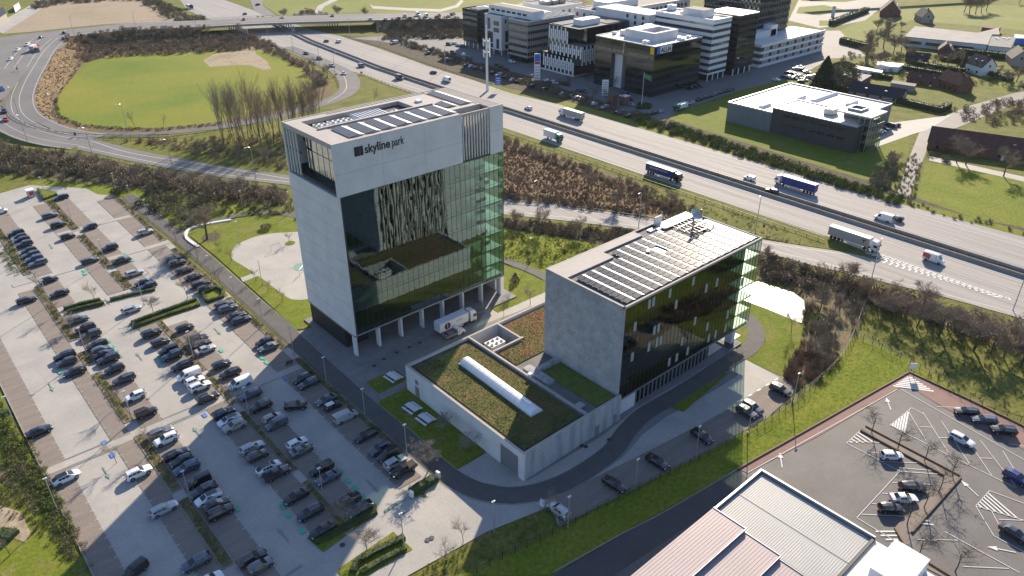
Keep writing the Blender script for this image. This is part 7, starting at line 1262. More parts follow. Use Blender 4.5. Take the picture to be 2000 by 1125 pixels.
# hedges as single things
def hedge(pts, w, h, label, mat='leaf_green', px=True, z=0, dens=9, ls=.16, kit=None):
    P = [np.array([*(G(*p) if px else p), 0.]) for p in pts]; t = thing('clipped_hedge', label, 'hedge', (float(P[0][0]), float(P[0][1]), z)); Q = [];
    for a, b in zip(P, P[1:]):
        n = max(1, int(np.linalg.norm(b-a)/.8)); Q += [a+(b-a)*k/n for k in range(n)]
    Q.append(P[-1]); q = MB(); n = len(Q); rows = []
    for off, zz in ((-.46, 0), (-.48, .7), (-.4, .97), (0, 1.0), (.4, .97), (.48, .7), (.46, 0)):
        for a in ribbon_pts(Q, off*w): rows.append((a[0]+rnd.uniform(-.05, .05), a[1]+rnd.uniform(-.05, .05), zz*h*.93+(rnd.uniform(-.05, .05) if zz else 0)+z))
    q.add(rows, [(k*n+i, k*n+i+1, (k+1)*n+i+1, (k+1)*n+i) for k in range(6) for i in range(n-1)]+[tuple(k*n for k in range(7)), tuple(k*n+n-1 for k in range(6, -1, -1))]); part('branches', q, 'leaf_dark', t)
    T = []; g_ = nr; Ltot = sum(np.linalg.norm(b-a) for a, b in zip(Q, Q[1:])); N_ = int(Ltot*(w+2*h)*dens)
    ii = g_.integers(0, max(1, n-1), N_); fr = g_.random(N_); Qa = np.array(Q); base = Qa[ii]*(1-fr)[:, None]+Qa[np.minimum(ii+1, n-1)]*fr[:, None]; dd = Qa[np.minimum(ii+1, n-1)]-Qa[ii]; dd /= np.linalg.norm(dd, axis=1)[:, None]+1e-9
    s_ = g_.random(N_)*(w+2*h)-h-w/2; off = np.clip(s_, -w/2, w/2); hz_ = np.where(np.abs(s_) > w/2, h-(np.abs(s_)-w/2), h); c_ = base+np.stack([-dd[:, 1]*off, dd[:, 0]*off, hz_+z], 1)+g_.normal(size=(N_, 3))*.06
    a = g_.normal(size=(N_, 3)); b = g_.normal(size=(N_, 3)); a *= (ls/np.linalg.norm(a, axis=1))[:, None]; b *= (ls/np.linalg.norm(b, axis=1))[:, None]
    V = np.stack([c_+a, c_-a*.5+b*.8, c_-a*.5-b*.8], 1).reshape(-1, 3)-np.array(t.location); o = put('leaves', np_mesh('leaves', V, np.arange(len(V)).reshape(-1, 3)), mat, t); o['kind'] = 'stuff'; return t
hedge([(216, 588), (258, 577), (303, 567)], 1.2, .9, 'clipped hedge under the two dark cars left of the pair of boxed beds'); hedge([(133, 612), (165, 603), (204, 594)], 1.0, .9, 'clipped hedge above the blue grey estate, lower edge of its bed', z=.15); hedge([(126, 606), (160, 596), (197, 588)], 1.0, .9, 'clipped hedge near the bare sapling, upper edge of its bed', z=.15)
hedge([(258, 633), (320, 610), (384, 587)], 1.0, .8, 'upper clipped hedge of the long bed in the crossing aisle', z=.15); hedge([(263, 641), (325, 618), (391, 597)], .9, .7, 'lower clipped hedge of the long bed in the crossing aisle', z=.15)
hedge([(396, 575), (424, 564), (437, 570), (436, 582), (405, 592), (396, 575)], .9, .9, 'squared hedge ring beside the footpath steps', z=.15); hedge([(75, 372), (86, 392), (112, 382)], .8, .8, 'small hedge corner behind the ticket kiosk', z=.15)
hedge([(803, 966), (825, 952), (848, 939)], 1.8, 1.3, 'bright hedge between the two white cabinets at the footpath', z=.1); hedge([(690, 1120), (700, 1098), (740, 1076), (790, 1052)], 1.3, .9, 'upper hedge of the corner bed in the forecourt', z=.1); hedge([(705, 1122), (745, 1098), (793, 1074)], 1.0, .8, 'lower hedge of the corner bed in the forecourt', z=.1)
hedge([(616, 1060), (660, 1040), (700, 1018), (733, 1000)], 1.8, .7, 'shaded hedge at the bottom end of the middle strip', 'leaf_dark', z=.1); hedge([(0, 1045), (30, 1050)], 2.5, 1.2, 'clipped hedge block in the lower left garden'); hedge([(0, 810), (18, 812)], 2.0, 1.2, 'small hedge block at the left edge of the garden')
hedge([(1625, 175), (1723, 193)], 3, 3.0, 'tall dark hedge behind the brick hall, long left part', 'leaf_dark', dens=4, ls=.3); hedge([(1732, 196), (1833, 220), (1852, 212)], 3, 3.0, 'tall dark hedge behind the brick hall, part turning at the lane', 'leaf_dark', dens=4, ls=.3)
hedge([(1622, 50), (1692, 24)], 4, 4, 'grey green hedge bordering the far meadow at the junction', 'twig_olive', dens=2, ls=.5); hedge([(1642, 84), (1694, 97)], 4, 4, 'dark hedge block above the parking garage yard', 'leaf_green', dens=2, ls=.5); hedge([(1866, 105), (1980, 118)], 4, 4, 'dark hedge below the long workshop', 'leaf_dark', dens=2, ls=.5)
hedge([(1242, 212), (1266, 212), (1266, 206), (1245, 205)], 3, 1.2, 'round dark hedge ring at the foot of the flag pole', 'leaf_dark', dens=4, ls=.3); hedge([(1095, 164), (1110, 168)], 3, 1.5, 'dark hedge right of the white parked cars', 'leaf_dark', dens=4, ls=.3)
for i, pp in enumerate(([(1752, 134), (1790, 140), (1862, 152)], [(1782, 126), (1850, 138), (1884, 142)], [(1836, 118), (1900, 126)], [(1932, 148), (1975, 160)], [(1700, 150), (1742, 156)])): hedge(pp, 3, 2.6, 'dark garden hedge in the village, %s of five from the left front' % ordn[i], 'leaf_dark', dens=2, ls=.45)
patch('corner_bed', [(660, 1120), (662, 1112), (768, 1040), (806, 1074), (730, 1118), (700, 1140), (680, 1140)], 'lawn', Z[7]); patch('corner_bed', [(798, 972), (845, 935), (862, 930), (862, 938), (815, 972)], 'lawn', Z[7]); patch('corner_bed', [(600, 1052), (670, 1012), (700, 995), (735, 985), (738, 1003), (632, 1080)], 'lawn', Z[7])
patch('aisle_bed', [(125, 613), (125, 603), (198, 586), (208, 597), (135, 616)], 'rough_ground', Z[7]); patch('aisle_bed', [(253, 632), (383, 584), (395, 598), (262, 645)], 'lawn', Z[7]); patch('aisle_bed', [(393, 573), (430, 558), (446, 578), (405, 596)], 'lawn', Z[7]); patch('aisle_bed', [(72, 368), (110, 375), (115, 385), (88, 396)], 'lawn', Z[7])
# ---------------------------------------------------------------- trees
def tree_mesh(h, spread, levels, nb, seed, r0=None, fork=.35, up=.5, knob=False, tw=.018):
    R_ = random.Random(seed); tr, cr = MB(), MB(); r0 = r0 or h*.02
    def grow(p, d, L, r, lv, mb):
        n = 3 if lv < 2 else 2; q_ = p
        for k in range(n):
            d = (d+Vector((R_.uniform(-1, 1), R_.uniform(-1, 1), R_.uniform(-.3, .6)))*(.10 if lv == 0 else .2)).normalized(); e = q_+d*(L/n); rr = r*(1-.4*(k+1)/n)
            (tr if lv == 0 else cr).tube(q_, e, r*(1-.4*k/n), rr, 6 if lv == 0 else (4 if lv == 1 else 3))
            if lv < levels:
                for b in range(nb if k == n-1 else max(1, int(nb*(.35 if lv == 0 and k == 0 else .7)))):
                    if lv == 0 and (k == 0): continue
                    a = R_.uniform(0, 2*pi); side = Vector((cos(a), sin(a), R_.uniform(-.1, .5))); nd = (d*up+side*spread).normalized(); grow(q_+(e-q_)*R_.uniform(.4, 1), nd, L*R_.uniform(.5, .72), max(rr*.55, tw), lv+1, cr)
            q_ = e
    grow(Vector((0, 0, 0)), Vector((0, 0, 1)), h*(.55 if not knob else .8), r0, 0, tr); return tr, cr
TP = {}
def tree_proto(key, cat, bark, twig, *a, **k):
    tr, cr = tree_mesh(*a, **k); t = bpy.data.objects.new('tree', None); COL.objects.link(t); m1 = tr.mesh('trunk'); o = put('trunk', m1, bark, t); o = put('crown', cr.mesh('crown'), twig, t); TP[key] = t; return t
tree_proto('big', 'tree', 'bark', 'twig', 13, .95, 5, 3, 3, .42, up=.55, tw=.025); tree_proto('mid', 'tree', 'bark', 'twig', 9.5, .8, 4, 4, 8, .24, up=.6, tw=.022); tree_proto('mid2', 'tree', 'bark', 'twig', 9, .95, 4, 4, 15, .26, up=.45, tw=.022); tree_proto('sap', 'tree', 'bark', 'twig', 4.6, .6, 3, 4, 5, .06, up=.75, tw=.012)
tree_proto('sap2', 'tree', 'bark', 'pale_twig', 4.8, .9, 3, 5, 9, .07, up=.5, tw=.014); tree_proto('pale', 'tree', 'bark', 'pale_twig', 5.5, 1.0, 4, 4, 12, .1, up=.4, tw=.018); tree_proto('slim', 'tree', 'bark', 'twig', 14, .3, 3, 3, 2, .14, up=1.0, tw=.02); tree_proto('slim2', 'tree', 'bark', 'twig', 13, .36, 3, 3, 22, .13, up=.95, tw=.02); tree_proto('pollard', 'tree', 'bark', 'bark', 5.2, .85, 3, 3, 6, .12, up=.35, knob=True, tw=.02); tree_proto('far', 'tree', 'bark', 'twig', 12, .8, 3, 5, 31, .3, up=.6, tw=.06)
def tree(key, u, v, label, s=1.0, px=True, group=None, name='bare_tree', cat='tree', z=0, zs=None):
    x, y = G(u, v) if px else (u, v); r = dup(TP[key], (x, y, z), rnd.uniform(0, 6.28), label, group, (s, s, zs or s)); r.name = name; r['category'] = cat; return r
tree('big', 405, 468, 'largest bare tree inside the white seat wall', 1.0)
LS = [(187, 590, 'sap', 'bare sapling at the right end of the hedge above the blue grey estate'), (113, 616, 'sap', 'bare sapling left of the blue grey estate'), (141, 644, 'sap2', 'pale bare sapling in the top of the left strip'), (300, 612, 'sap2', 'pale bare sapling beside the silver estate in the crossing aisle'), (80, 575, 'sap', 'bare sapling in the outer bed near the left edge'), (178, 690, 'sap', 'bare sapling amid the long row of the left strip'), (345, 472, 'sap', 'bare sapling beside the footpath near the seat wall'), (387, 509, 'sap', 'bare sapling beside the footpath above the first black saloon'), (430, 555, 'sap', 'bare sapling beside the footpath near the boxed hedge'), (367, 583, 'sap', 'bare sapling at the end of the long crossing bed'),
      (224, 800, 'sap', 'bare sapling at the bottom of the left strip by the crossing band'), (455, 793, 'sap', 'bare sapling in the gap of the middle strip'), (385, 690, 'sap2', 'pale bare sapling beside the tall light in the middle strip'), (228, 905, 'sap', 'bare sapling left of the white SUV'), (300, 880, 'sap', 'bare sapling in the left strip under the pair of light cars'), (677, 1024, 'sap2', 'bare sapling in the shaded end bed of the middle strip'), (717, 1080, 'sap2', 'pinkish bare sapling in the forecourt corner bed'), (838, 918, 'pale', 'bushy pale bare tree at the footpath bend'), (869, 846, 'sap2', 'pale bare sapling by the podium wall, left one'), (915, 884, 'sap2', 'pale bare sapling by the podium wall, right one'),
      (1435, 727, 'sap', 'bare sapling on the light paving by the glass block'), (1036, 596, 'sap', 'bare sapling on the walkway near the glass block'), (984, 619, 'sap', 'bare sapling on the walkway near the podium corner'), (1003, 566, 'sap', 'bare sapling on the side lawn beside the tower'), (870, 1105, 'sap', 'bare sapling in the sunlit planting at the bottom'), (905, 1060, 'sap', 'bare sapling at the shadow line below the forecourt'), (1073, 1000, 'sap', 'bare sapling beside the silver SUV'), (1545, 650, 'sap', 'bare sapling on the lawn beside the pond'), (20, 1085, 'sap', 'bare sapling in the lower left garden'), (240, 1000, 'sap', 'bare sapling in the outer left aisle') ][:-1]
for u, v, k, lb in LS: tree(k, u, v, lb, rnd.uniform(1.05, 1.4), z=.1, group='saplings round the two office buildings')
SK = [(430, 492, 'staked sapling on the round lawn, nearest the seat wall'), (453, 512, 'staked sapling on the round lawn beside the court rim'), (500, 548, 'staked sapling where the short path meets the court'), (526, 570, 'staked sapling on the lawn below the short path'), (553, 590, 'staked sapling at the lower tip of the court'), (567, 475, 'staked sapling in the little round bed of the court')]
for u, v, lb in SK:
    r = tree('sap', u, v, lb, .85, z=.1, group='staked saplings round the sports court'); q = MB()
    for a in (0, 2.1, 4.2): q.cyl(.7*cos(a), .7*sin(a), 0, 1.5, .05, 5)
    put('stake', q.mesh('stake'), 'timber', r)
q = MB(); c0 = G(567, 476); q.cyl(c0[0], c0[1], Z[6]+.02, Z[6]+.08, 1.6, 18); tag(part('court_bed', q, 'lawn'), 'little round grass bed at the back of the pale court', 'planting bed')
PO = [(1702, 846), (1753, 878), (1805, 901), (1859, 929), (1833, 961), (1804, 992), (1771, 1027), (1793, 1087), (1865, 1117), (1780, 1058)]
for i, (u, v) in enumerate(PO[:9]): tree('pollard', u, v, f'knobbly pollard tree, {ordn[i]} along the tree island counted from its sharp upper tip', rnd.uniform(.85, 1.05), z=.2, group='pollard trees on the tree island')
WT = [(1713, 611), (1740, 625), (1760, 620), (1790, 640), (1833, 656), (1870, 668), (1901, 685), (1935, 690), (1960, 700), (1993, 718), (1850, 640), (1920, 655), (1978, 672), (1690, 580), (1735, 590), (1800, 612)]
for i, (u, v) in enumerate(WT): tree('mid' if i % 2 else 'mid2', u, v, f'broad bare tree, {ordn[i]} in the row of wood below the slip road', 1.25 if u in (1833, 1901, 1993) else rnd.uniform(.6, .95), group='bare trees in the right hand wood')
for i in range(64):
    t_ = i/63; u = 432+t_*195+rnd.uniform(-8, 8); v = 268+rnd.uniform(-14, 26)-t_*8
    if u > 545: v = min(v, 262)
    tree('slim' if i % 2 else 'slim2', u, v, 'slender leafless tree in the dense stand left of the tower', rnd.uniform(.8, 1.2), group='slender trees in the stand left of the tower', zs=rnd.uniform(1.2, 1.75))
for i, (u, v) in enumerate(((640, 152), (628, 165), (618, 172), (632, 178), (600, 190), (610, 140))): tree('mid', u, v, f'bare tree inside the loop bend, {ordn[i]} of six from the motorway', .8, group='bare trees inside the loop bend')
TT = [(20, 318), (70, 322), (110, 330), (175, 338), (215, 345), (270, 356), (330, 362), (372, 376), (420, 385), (468, 392), (515, 396), (550, 402), (1010, 440), (1060, 452), (1130, 460), (1010, 372), (1075, 388), (1150, 375), (1205, 410), (1262, 412), (1310, 405), (1500, 512), (1545, 530), (1600, 545), (1650, 560), (1592, 660), (1620, 640), (1640, 610), (1600, 610), (1590, 700), (470, 310), (520, 320), (400, 300), (250, 82), (330, 80), (410, 78), (470, 75), (210, 92), (850, 62), (800, 62)]
for i, (u, v) in enumerate(TT): tree('mid' if i % 3 else 'far', u, v, 'leafless tree rising out of ' + ('the thicket above the car park, %s from left' % ordn[i] if i < 12 else 'the scrub between tower and motorway, %s counted from the tower' % ordn[i-12] if i < 21 else 'the thicket round the pond, %s from left' % ordn[i-21] if i < 30 else 'the overpass slopes and ramps, %s in a loose scatter' % ordn[i-30]), rnd.uniform(.4, .85), group='leafless trees standing in the thickets', z=2.5 if 33 <= i < 38 else 0)
for i, (u, v, s) in enumerate(((265, 252, .6), (320, 250, .5), (730, 205, .6))): tree('slim2', u, v, ['thin bare tree at the lower edge of the loop field, left', 'thin bare tree at the lower edge of the loop field, right', 'thin bare tree at the loop ramp behind the tower'][i], s)
VT = [(1700, 100, 1.1), (1725, 95, 1.2), (1745, 105, 1.0), (1690, 120, .9), (1715, 135, .9), (1760, 100, .9), (1775, 120, .8), (1735, 70, 1.0), (1712, 62, .8), (1850, 130, .7), (1868, 122, .7), (1880, 128, .6), (1830, 128, .6), (1965, 165, .7), (1985, 160, .8), (1760, 58, .5), (1862, 60, .1)][:-1]
for i, (u, v, s) in enumerate(VT): tree('far', u, v, f'bare garden tree in the village, {ordn[i]} counted from the left cluster', s, group='bare trees among the village houses')
for i, (u, v) in enumerate(((1883, 24), (1893, 27), (1905, 28), (1916, 26), (1926, 22))): tree('far', u, v, f'bare tree in the clump of five on the far meadow, {ordn[i]} from left', 1.15, group='clump of trees on the far meadow')
tree('far', 1990, 8, 'broad bare tree alone at the top right meadow', .9); tree('mid', 1868, 318, 'bare tree before the barn beside the track, left of a pair', 1.15); tree('mid2', 1886, 322, 'bare tree before the barn beside the track, right of a pair', 1.15); tree('mid', 1960, 345, 'bare tree before the barn standing apart to the right', 1.1); tree('mid', 1745, 330, 'bare tree between hall lawn and dead end lane', .7); tree('far', 660, 34, 'bare tree beside the far meadow beyond the bridge', .8); tree('far', 715, 36, 'bare tree beyond the queue of cars', .7); tree('far', 555, 38, 'dark bare tree by the far slip road', .7)
for i, (u, v) in enumerate(((1112, 172), (1092, 178), (1158, 196), (1184, 200), (1215, 208), (1146, 168), (1200, 175))): tree('pollard', u, v, f'round crowned small tree in the office yard, {ordn[i]} listed from the white cube side', 1.1, group='small trees in the office yard')
def leafy_tree(u, v, h, r, label, mat='leaf_dark', cone=True, n=2600, s=.42):
    x, y = G(u, v); t = thing('conifer' if cone else 'leafy_tree', label, 'tree', (x, y, 0)); q = MB(); q.cyl(x, y, 0, h*.9, .4, 7, .06); part('trunk', q, 'bark', t)
    hz_ = nr.random(n)**(1.3 if cone else .8); rr = r*((1-hz_)**.75 if cone else np.sqrt(np.clip(1-(2*hz_-.9)**2/1.25, .02, 1)))*(.75+.35*nr.random(n))*(1+.16*np.sin(nr.random(n)*6+hz_*22)); a = nr.random(n)*2*pi
    c_ = np.stack([np.cos(a)*rr, np.sin(a)*rr, .6+hz_*(h-.6)], 1); A1 = nr.normal(size=(n, 3)); B1 = nr.normal(size=(n, 3)); A1 *= (s/np.linalg.norm(A1, axis=1))[:, None]; B1 *= (s/np.linalg.norm(B1, axis=1))[:, None]
    V = np.stack([c_+A1, c_-A1*.5+B1*.8, c_-A1*.5-B1*.8], 1).reshape(-1, 3); put('crown', np_mesh('crown', V, np.arange(len(V)).reshape(-1, 3)), mat, t)
leafy_tree(1606, 172, 17, 6.2, 'big dark conifer behind the white hall roof', n=5000, s=.55); leafy_tree(1640, 172, 14, 8, 'broad grey green tree right of the dark conifer', 'twig_olive', False, 5000, .5); leafy_tree(1620, 168, 10, 5, 'smaller dark tree between conifer and hedge', 'leaf_dark', False, 1800, .5)
leafy_tree(1881, 136, 9, 2, 'slim dark column shaped conifer in a garden', n=1200); leafy_tree(1872, 120, 6, 3, 'round green garden tree under the workshop', 'leaf_green', False, 900); leafy_tree(1006, 552, 3.2, 1.3, 'small dark evergreen shrub on the lawn beside the tower', n=900, s=.16); leafy_tree(229, 380, 2.2, 2.2, 'dark shrub at the top of the footpath bed', 'leaf_dark', False, 900, .2)
leafy_tree(276, 402, 1.8, 2.2, 'dark shrub beside the footpath top, left one', 'leaf_dark', False, 800, .2); leafy_tree(302, 412, 1.8, 2.0, 'dark shrub beside the footpath top, right one', 'leaf_dark', False, 800, .2); leafy_tree(520, 448, 1.6, 1.8, 'rounded shrub on the lawn above the court', 'twig_olive', False, 700, .18); leafy_tree(1598, 628, 1.8, 2.4, 'yellow green bush at the right pond shore', 'leaf_green', False, 900, .2)
for o in TP.values():
    for ch in list(o.children_recursive): bpy.data.objects.remove(ch)
    bpy.data.objects.remove(o)
# ================================================================ STREET FURNITURE
def ll_pole(u, v, label, h=8.2, px=True, z=.1):
    x, y = G(u, v); t = thing('light_column', label, 'street light', (x, y, z), 0, 'straight light columns round the office buildings')
    q = MB(); q.cyl(x, y, z, z+h, .11, 8, .07); part('pole', q, 'galvanised', t); q = MB(); q.box(x-.35, x+.35, y-.14, y+.14, z+h-.3, z+h-.12); part('lamp_head', q, 'white_metal', t); q = MB(); q.cyl(x, y, z, z+.5, .16, 8); part('base', q, 'grey_metal', t)
LP = [(90, 387, 'by the ticket kiosk'), (141, 434, 'in the upper strip between two black cars'), (206, 515, 'at the lower end of the upper strip'), (41, 514, 'behind the far left row'), (229, 379, 'at the top of the footpath bed'), (259, 404, 'at the top end of the footpath'), (291, 434, 'beside the footpath above the silver SUV'), (98, 598, 'beside the bare sapling at the left'), (282, 597, 'at the silver estate in the crossing aisle'), (170, 695, 'amid the long row of the left strip'), (370, 502, 'above the first dark pair along the footpath'), (414, 548, 'beside the footpath above the boxed hedge'), (461, 592, 'beside the footpath at the boxed hedge'), (514, 636, 'beside the footpath below the boxed hedge'), (469, 478, 'on the round lawn beside the seat wall'), (513, 558, 'at the corner of the pale court'), (476, 415, 'behind the curved upper path'), (567, 417, 'behind the upper path next to the tower'), (379, 702, 'in the middle strip above the white van'), (574, 694, 'beside the footpath at the shadow line'), (488, 815, 'in the shaded gap of the middle strip'),
      (31, 834, 'in the garden at the left edge'), (113, 998, 'on the paved nook in the left garden'), (259, 823, 'at the lower end of the left strip'), (374, 983, 'in the left strip beside the shaded row'), (639, 754, 'along the shaded footpath, nearest the tower'), (714, 818, 'along the shaded footpath, middle one'), (795, 890, 'along the shaded footpath, nearest the pale tree'), (633, 977, 'in the shaded lower middle strip'), (789, 1068, 'in the forecourt corner bed'), (965, 1044, 'at the forecourt curve in shade'), (1109, 1034, 'behind the silver SUV'), (1240, 959, 'between the black saloons in shade'), (1358, 893, 'below the black coupe'), (1460, 848, 'at the glinting pair of SUVs'), (1548, 787, 'beside the last sunlit bay'), (1036, 512, 'on the lawn beside the glass block'), (943, 606, 'in front of the tower passage')]
for u, v, lb in LP: ll_pole(u, v, 'slim straight light column '+lb)
def hw_lamp(u, v, label, h=13.2, hb=0, ang=0.0, arm=2.2):
    x, y = G(u, v, hb); t = thing('road_light', label, 'street light', (x, y, hb), 0, 'tall curved road lights'); q = MB(); q.cyl(x, y, hb, hb+h-1, .16, 8, .1); part('pole', q, 'galvanised', t)
    dx, dy = cos(ang), sin(ang); q = MB(); pts = [(x, y, hb+h-1), (x+dx*.3, y+dy*.3, hb+h-.4), (x+dx*arm*.5, y+dy*arm*.5, hb+h), (x+dx*arm, y+dy*arm, hb+h+.1)]; q.path(pts, .08, 5); part('arm', q, 'galvanised', t); q = MB(); q.cbox(x+dx*(arm+.3), y+dy*(arm+.3), hb+h, .9, .3, .16, ang); part('lamp_head', q, 'white_metal', t)
HL = [(500, 350, 0, 'left of the tower above the outer ramp'), (1050, 420, 0, 'below the slip road right of the tower'), (1247, 446, 0, 'behind the solar roof on the slip road'), (55, 281, 0, 'at the left edge below the junction bend'), (182, 308, 0, 'second from left along the outer ramp'), (338, 333, 0, 'third from left along the outer ramp'), (250, 258, 0, 'at the lower edge of the loop field'), (1703, 540, 0, 'at the chevrons in front of the grey truck'), (1475, 452, 0, 'on the verge behind the glass block corner'), (1978, 607, 0, 'at the lower right end of the slip road'), (525, 84, 0, 'where the motorway comes out of the bridge'), (573, 102, 0, 'on the ramp lane, second beyond the bridge'), (624, 124, 0, 'on the ramp lane, third beyond the bridge'), (655, 149, 0, 'at the start of the loop bend'), (39, 149, 5, 'on the junction descent, upper one'), (36, 223, 3, 'on the junction bend behind the blue sign'), (146, 72, HB, 'on the junction at the slope top'), (267, 63, HB, 'on the approach road before the bridge'), (384, 57, HB, 'at the left end of the bridge'), (684, 75, 0, 'at the right foot of the bridge'), (741, 92, 0, 'beside the office path below the bridge'), (801, 115, 0, 'along the far motorway edge at the office lot'), (870, 137, 0, 'along the far motorway edge left of the mast'), (112, 236, 0, 'inside the loop at the brown slope foot')]
for u, v, hb, lb in HL: hw_lamp(u, v, 'tall curved road light '+lb, hb=hb, ang=rad(200 if v > 200 else 20))
# antenna mast
mx, my = G(952, 205); mx, my = 263.0, 296.0
mx, my = G(952, 178)
t = thing('antenna_mast', 'tall white antenna mast behind the tower roof', 'antenna mast', (mx, my, 0)); q = MB(); q.cyl(mx, my, 0, 31, .75, 12, .5); q.cyl(mx, my, 31, 34, .42, 12, .25); part('mast', q, 'white_metal', t)
for z in (20.5, 26.2):
    q = MB(); q.cyl(mx, my, z, z+.15, 1.7, 12); part('ring', q, 'galvanised', t)
    for k in range(6):
        a = k*pi/3; q = MB(); q.cbox(mx+1.9*cos(a), my+1.9*sin(a), z-2.4, .35, .5, 3.6, a); part('antenna_panel', q, 'white_plastic', t)
for k, z in enumerate((22.5, 23.6)): q = MB(); q.tube((mx+.8, my-.6, z), (mx+1.6, my-1.0, z), .5, n=12, cap=True); part('dish', q, 'white_metal', t)
def sign(u, v, w, h, zb, ang, label, mat='blue_sign', legs=2, lines=3, hb=0, back=False, cat='road sign', name='road_sign', txt=None):
    x, y = G(u, v, hb); t = thing(name, label, cat, (x, y, hb)); c, s_ = cos(ang), sin(ang)
    q = MB(); q.cbox(x, y, hb+zb, w, .08, h, ang); part('panel', q, mat, t)
    for k in ([-.35, .35] if legs == 2 else [0]): q = MB(); q.cyl(x+c*w*k-s_*.1, y+s_*w*k+c*.1, hb, hb+zb+h*.8, .06, 6); part('post', q, 'galvanised', t)
    if lines:
        for k in range(lines): q = MB(); q.cbox(x+s_*.06, y-c*.06, hb+zb+h*(.2+.6*k/max(1, lines-1))-.08, w*(.75 if k % 2 else .5), .03, h*.09, ang); part('symbol', q, 'white_paint', t)
    return t
NW = rad(-40)
x, y = G(973, 182); sign(973, 178, 3.2, 4.2, 3.4, NW, 'blue motorway sign panel right of the antenna mast')
sign(1049, 160, 2.6, 0.01, 0, NW, 'tall white totem sign with a blue and red head at the checkered office', 'white_metal', 2, 0, name='totem_sign', cat='totem sign'); tt = bpy.data.objects['totem_sign']; x, y = G(1049, 157); a = NW
q = MB(); q.cbox(x, y, 0, 3.4, .4, 15, a); part('totem_board', q, 'white_metal', tt); q = MB(); q.cbox(x-.25*cos(a+pi/2), y-.25*sin(a+pi/2), 10.6, 2.9, .05, 3.8, a); part('blue_field', q, 'blue_sign', tt); q = MB(); q.cbox(x-.25*cos(a+pi/2), y-.25*sin(a+pi/2), 9.0, 2.9, .05, 1.4, a); part('red_field', q, 'red_plastic', tt)
for k in range(5): q = MB(); q.cbox(x-.25*cos(a+pi/2), y-.25*sin(a+pi/2), 1.2+k*1.5, 2.4, .05, .5, a); part('sign_line', q, 'grey_metal', tt)
t2 = thing('totem_sign', 'white totem sign with rows of tenant plates at the glass portal', 'totem sign', (*G(1181, 187), 0)); x, y = G(1181, 187)
q = MB(); q.cbox(x, y, 0, 3.4, .4, 8.4, a); part('totem_board', q, 'white_metal', t2)
for k in range(6): q = MB(); q.cbox(x-.25*cos(a+pi/2), y-.25*sin(a+pi/2), .8+k*1.2, 2.4, .05, .5, a); part('sign_line', q, 'grey_metal', t2)
sign(9, 190, 3.0, 2.6, 3.0, rad(-55), 'blue direction sign on the junction bend', hb=3.2); sign(75, 108, 4.5, 3.2, 1.5, rad(-60), 'grey back of a road sign at the top of the brown slope', 'grey_metal', lines=0, hb=4.5); sign(134, 80, 3, 2, .8, rad(-60), 'grey back of a sign beside the blue junction car', 'grey_metal', lines=0, hb=HB-.5); sign(36, 144, 1.0, 1.4, 2.2, rad(-50), 'small blue sign on the junction descent', lines=1, hb=5, legs=1)
sign(657, 150, 1.2, .8, 1.0, NW, 'small red chevron plate at the loop bend start', 'red_plastic', lines=1); sign(706, 146, 1.4, .8, 1.0, NW, 'small red and white plate at the ramp nose', 'red_plastic', lines=1); sign(228, 272-5, .7, 1.1, .6, NW, 'little white plate on the curved ramp verge', 'white_metal', lines=0, legs=1); sign(148, 268, 1.0, 1.5, .7, NW, 'black and white bollard sign at the ramp fork', 'dark_metal', lines=1, legs=1, hb=.2)
sign(1778, 733, 1.7, 1.4, 2.0, NW, 'white parking sign at the tip of the red walk', 'white_metal', lines=2); sign(1492, 437, .8, 1.2, .5, NW, 'white roadside cabinet on the slip road verge', 'white_metal', 2, 0, name='roadside_cabinet', cat='cabinet')
# flag pole
x, y = G(1253, 208); t = thing('flagpole', 'white flagpole with a green and white flag before the glass block', 'flagpole', (x, y, 0)); q = MB(); q.cyl(x, y, 0, 17, .14, 8, .07); part('pole', q, 'white_metal', t); f = MB()
for k in range(6): f.add([(x+k*.55, y-k*.35, 16.6-k*.28-.12*sin(k)), (x+(k+1)*.55, y-(k+1)*.35, 16.6-(k+1)*.28-.12*sin(k+1)), (x+(k+1)*.55, y-(k+1)*.35, 14.7-(k+1)*.4), (x+k*.55, y-k*.35, 14.7-k*.4)], [(0, 1, 2, 3)])
part('flag', f, 'paint_green', t)
# ticket kiosk, cabinets, red kiosks, bin, goal frames, railings
x, y = G(62, 384); t = thing('ticket_kiosk', 'white ticket kiosk at the top of the car park', 'kiosk', (x, y, .1)); wall('wall', [(x-1.1, x+1.1, y-1.3, y+1.3, .1, 2.7)], 'galvanised', t); wall('roof', [(x-1.3, x+1.3, y-1.5, y+1.5, 2.7, 2.85)], 'white_metal', t); wall('door', [(x-1.16, x-1.1, y-.5, y+.5, .2, 2.3)], 'dark_metal', t); wall('poster', [(x-.7, x+.7, y-1.36, y-1.3, 1.0, 2.2)], 'red_plastic', t)
for (u, v, lb) in ((1196, 203, 'red brick kiosk with a flat top, left one at the office trees'), (1219, 205, 'red brick kiosk with a white top, right one at the office trees')):
    x, y = G(u, v); t = thing('brick_kiosk', lb, 'kiosk', (x, y, 0)); wall('wall', [(x-1.8, x+1.8, y-1.8, y+1.8, 0, 4.6)], 'brick_red', t); wall('roof', [(x-2, x+2, y-2, y+2, 4.6, 4.9)], 'white_metal' if u > 1200 else 'brick_red', t); wall('door', [(x-1.86, x-1.8, y-.6, y+.6, 0, 2.2)], 'dark_metal', t)
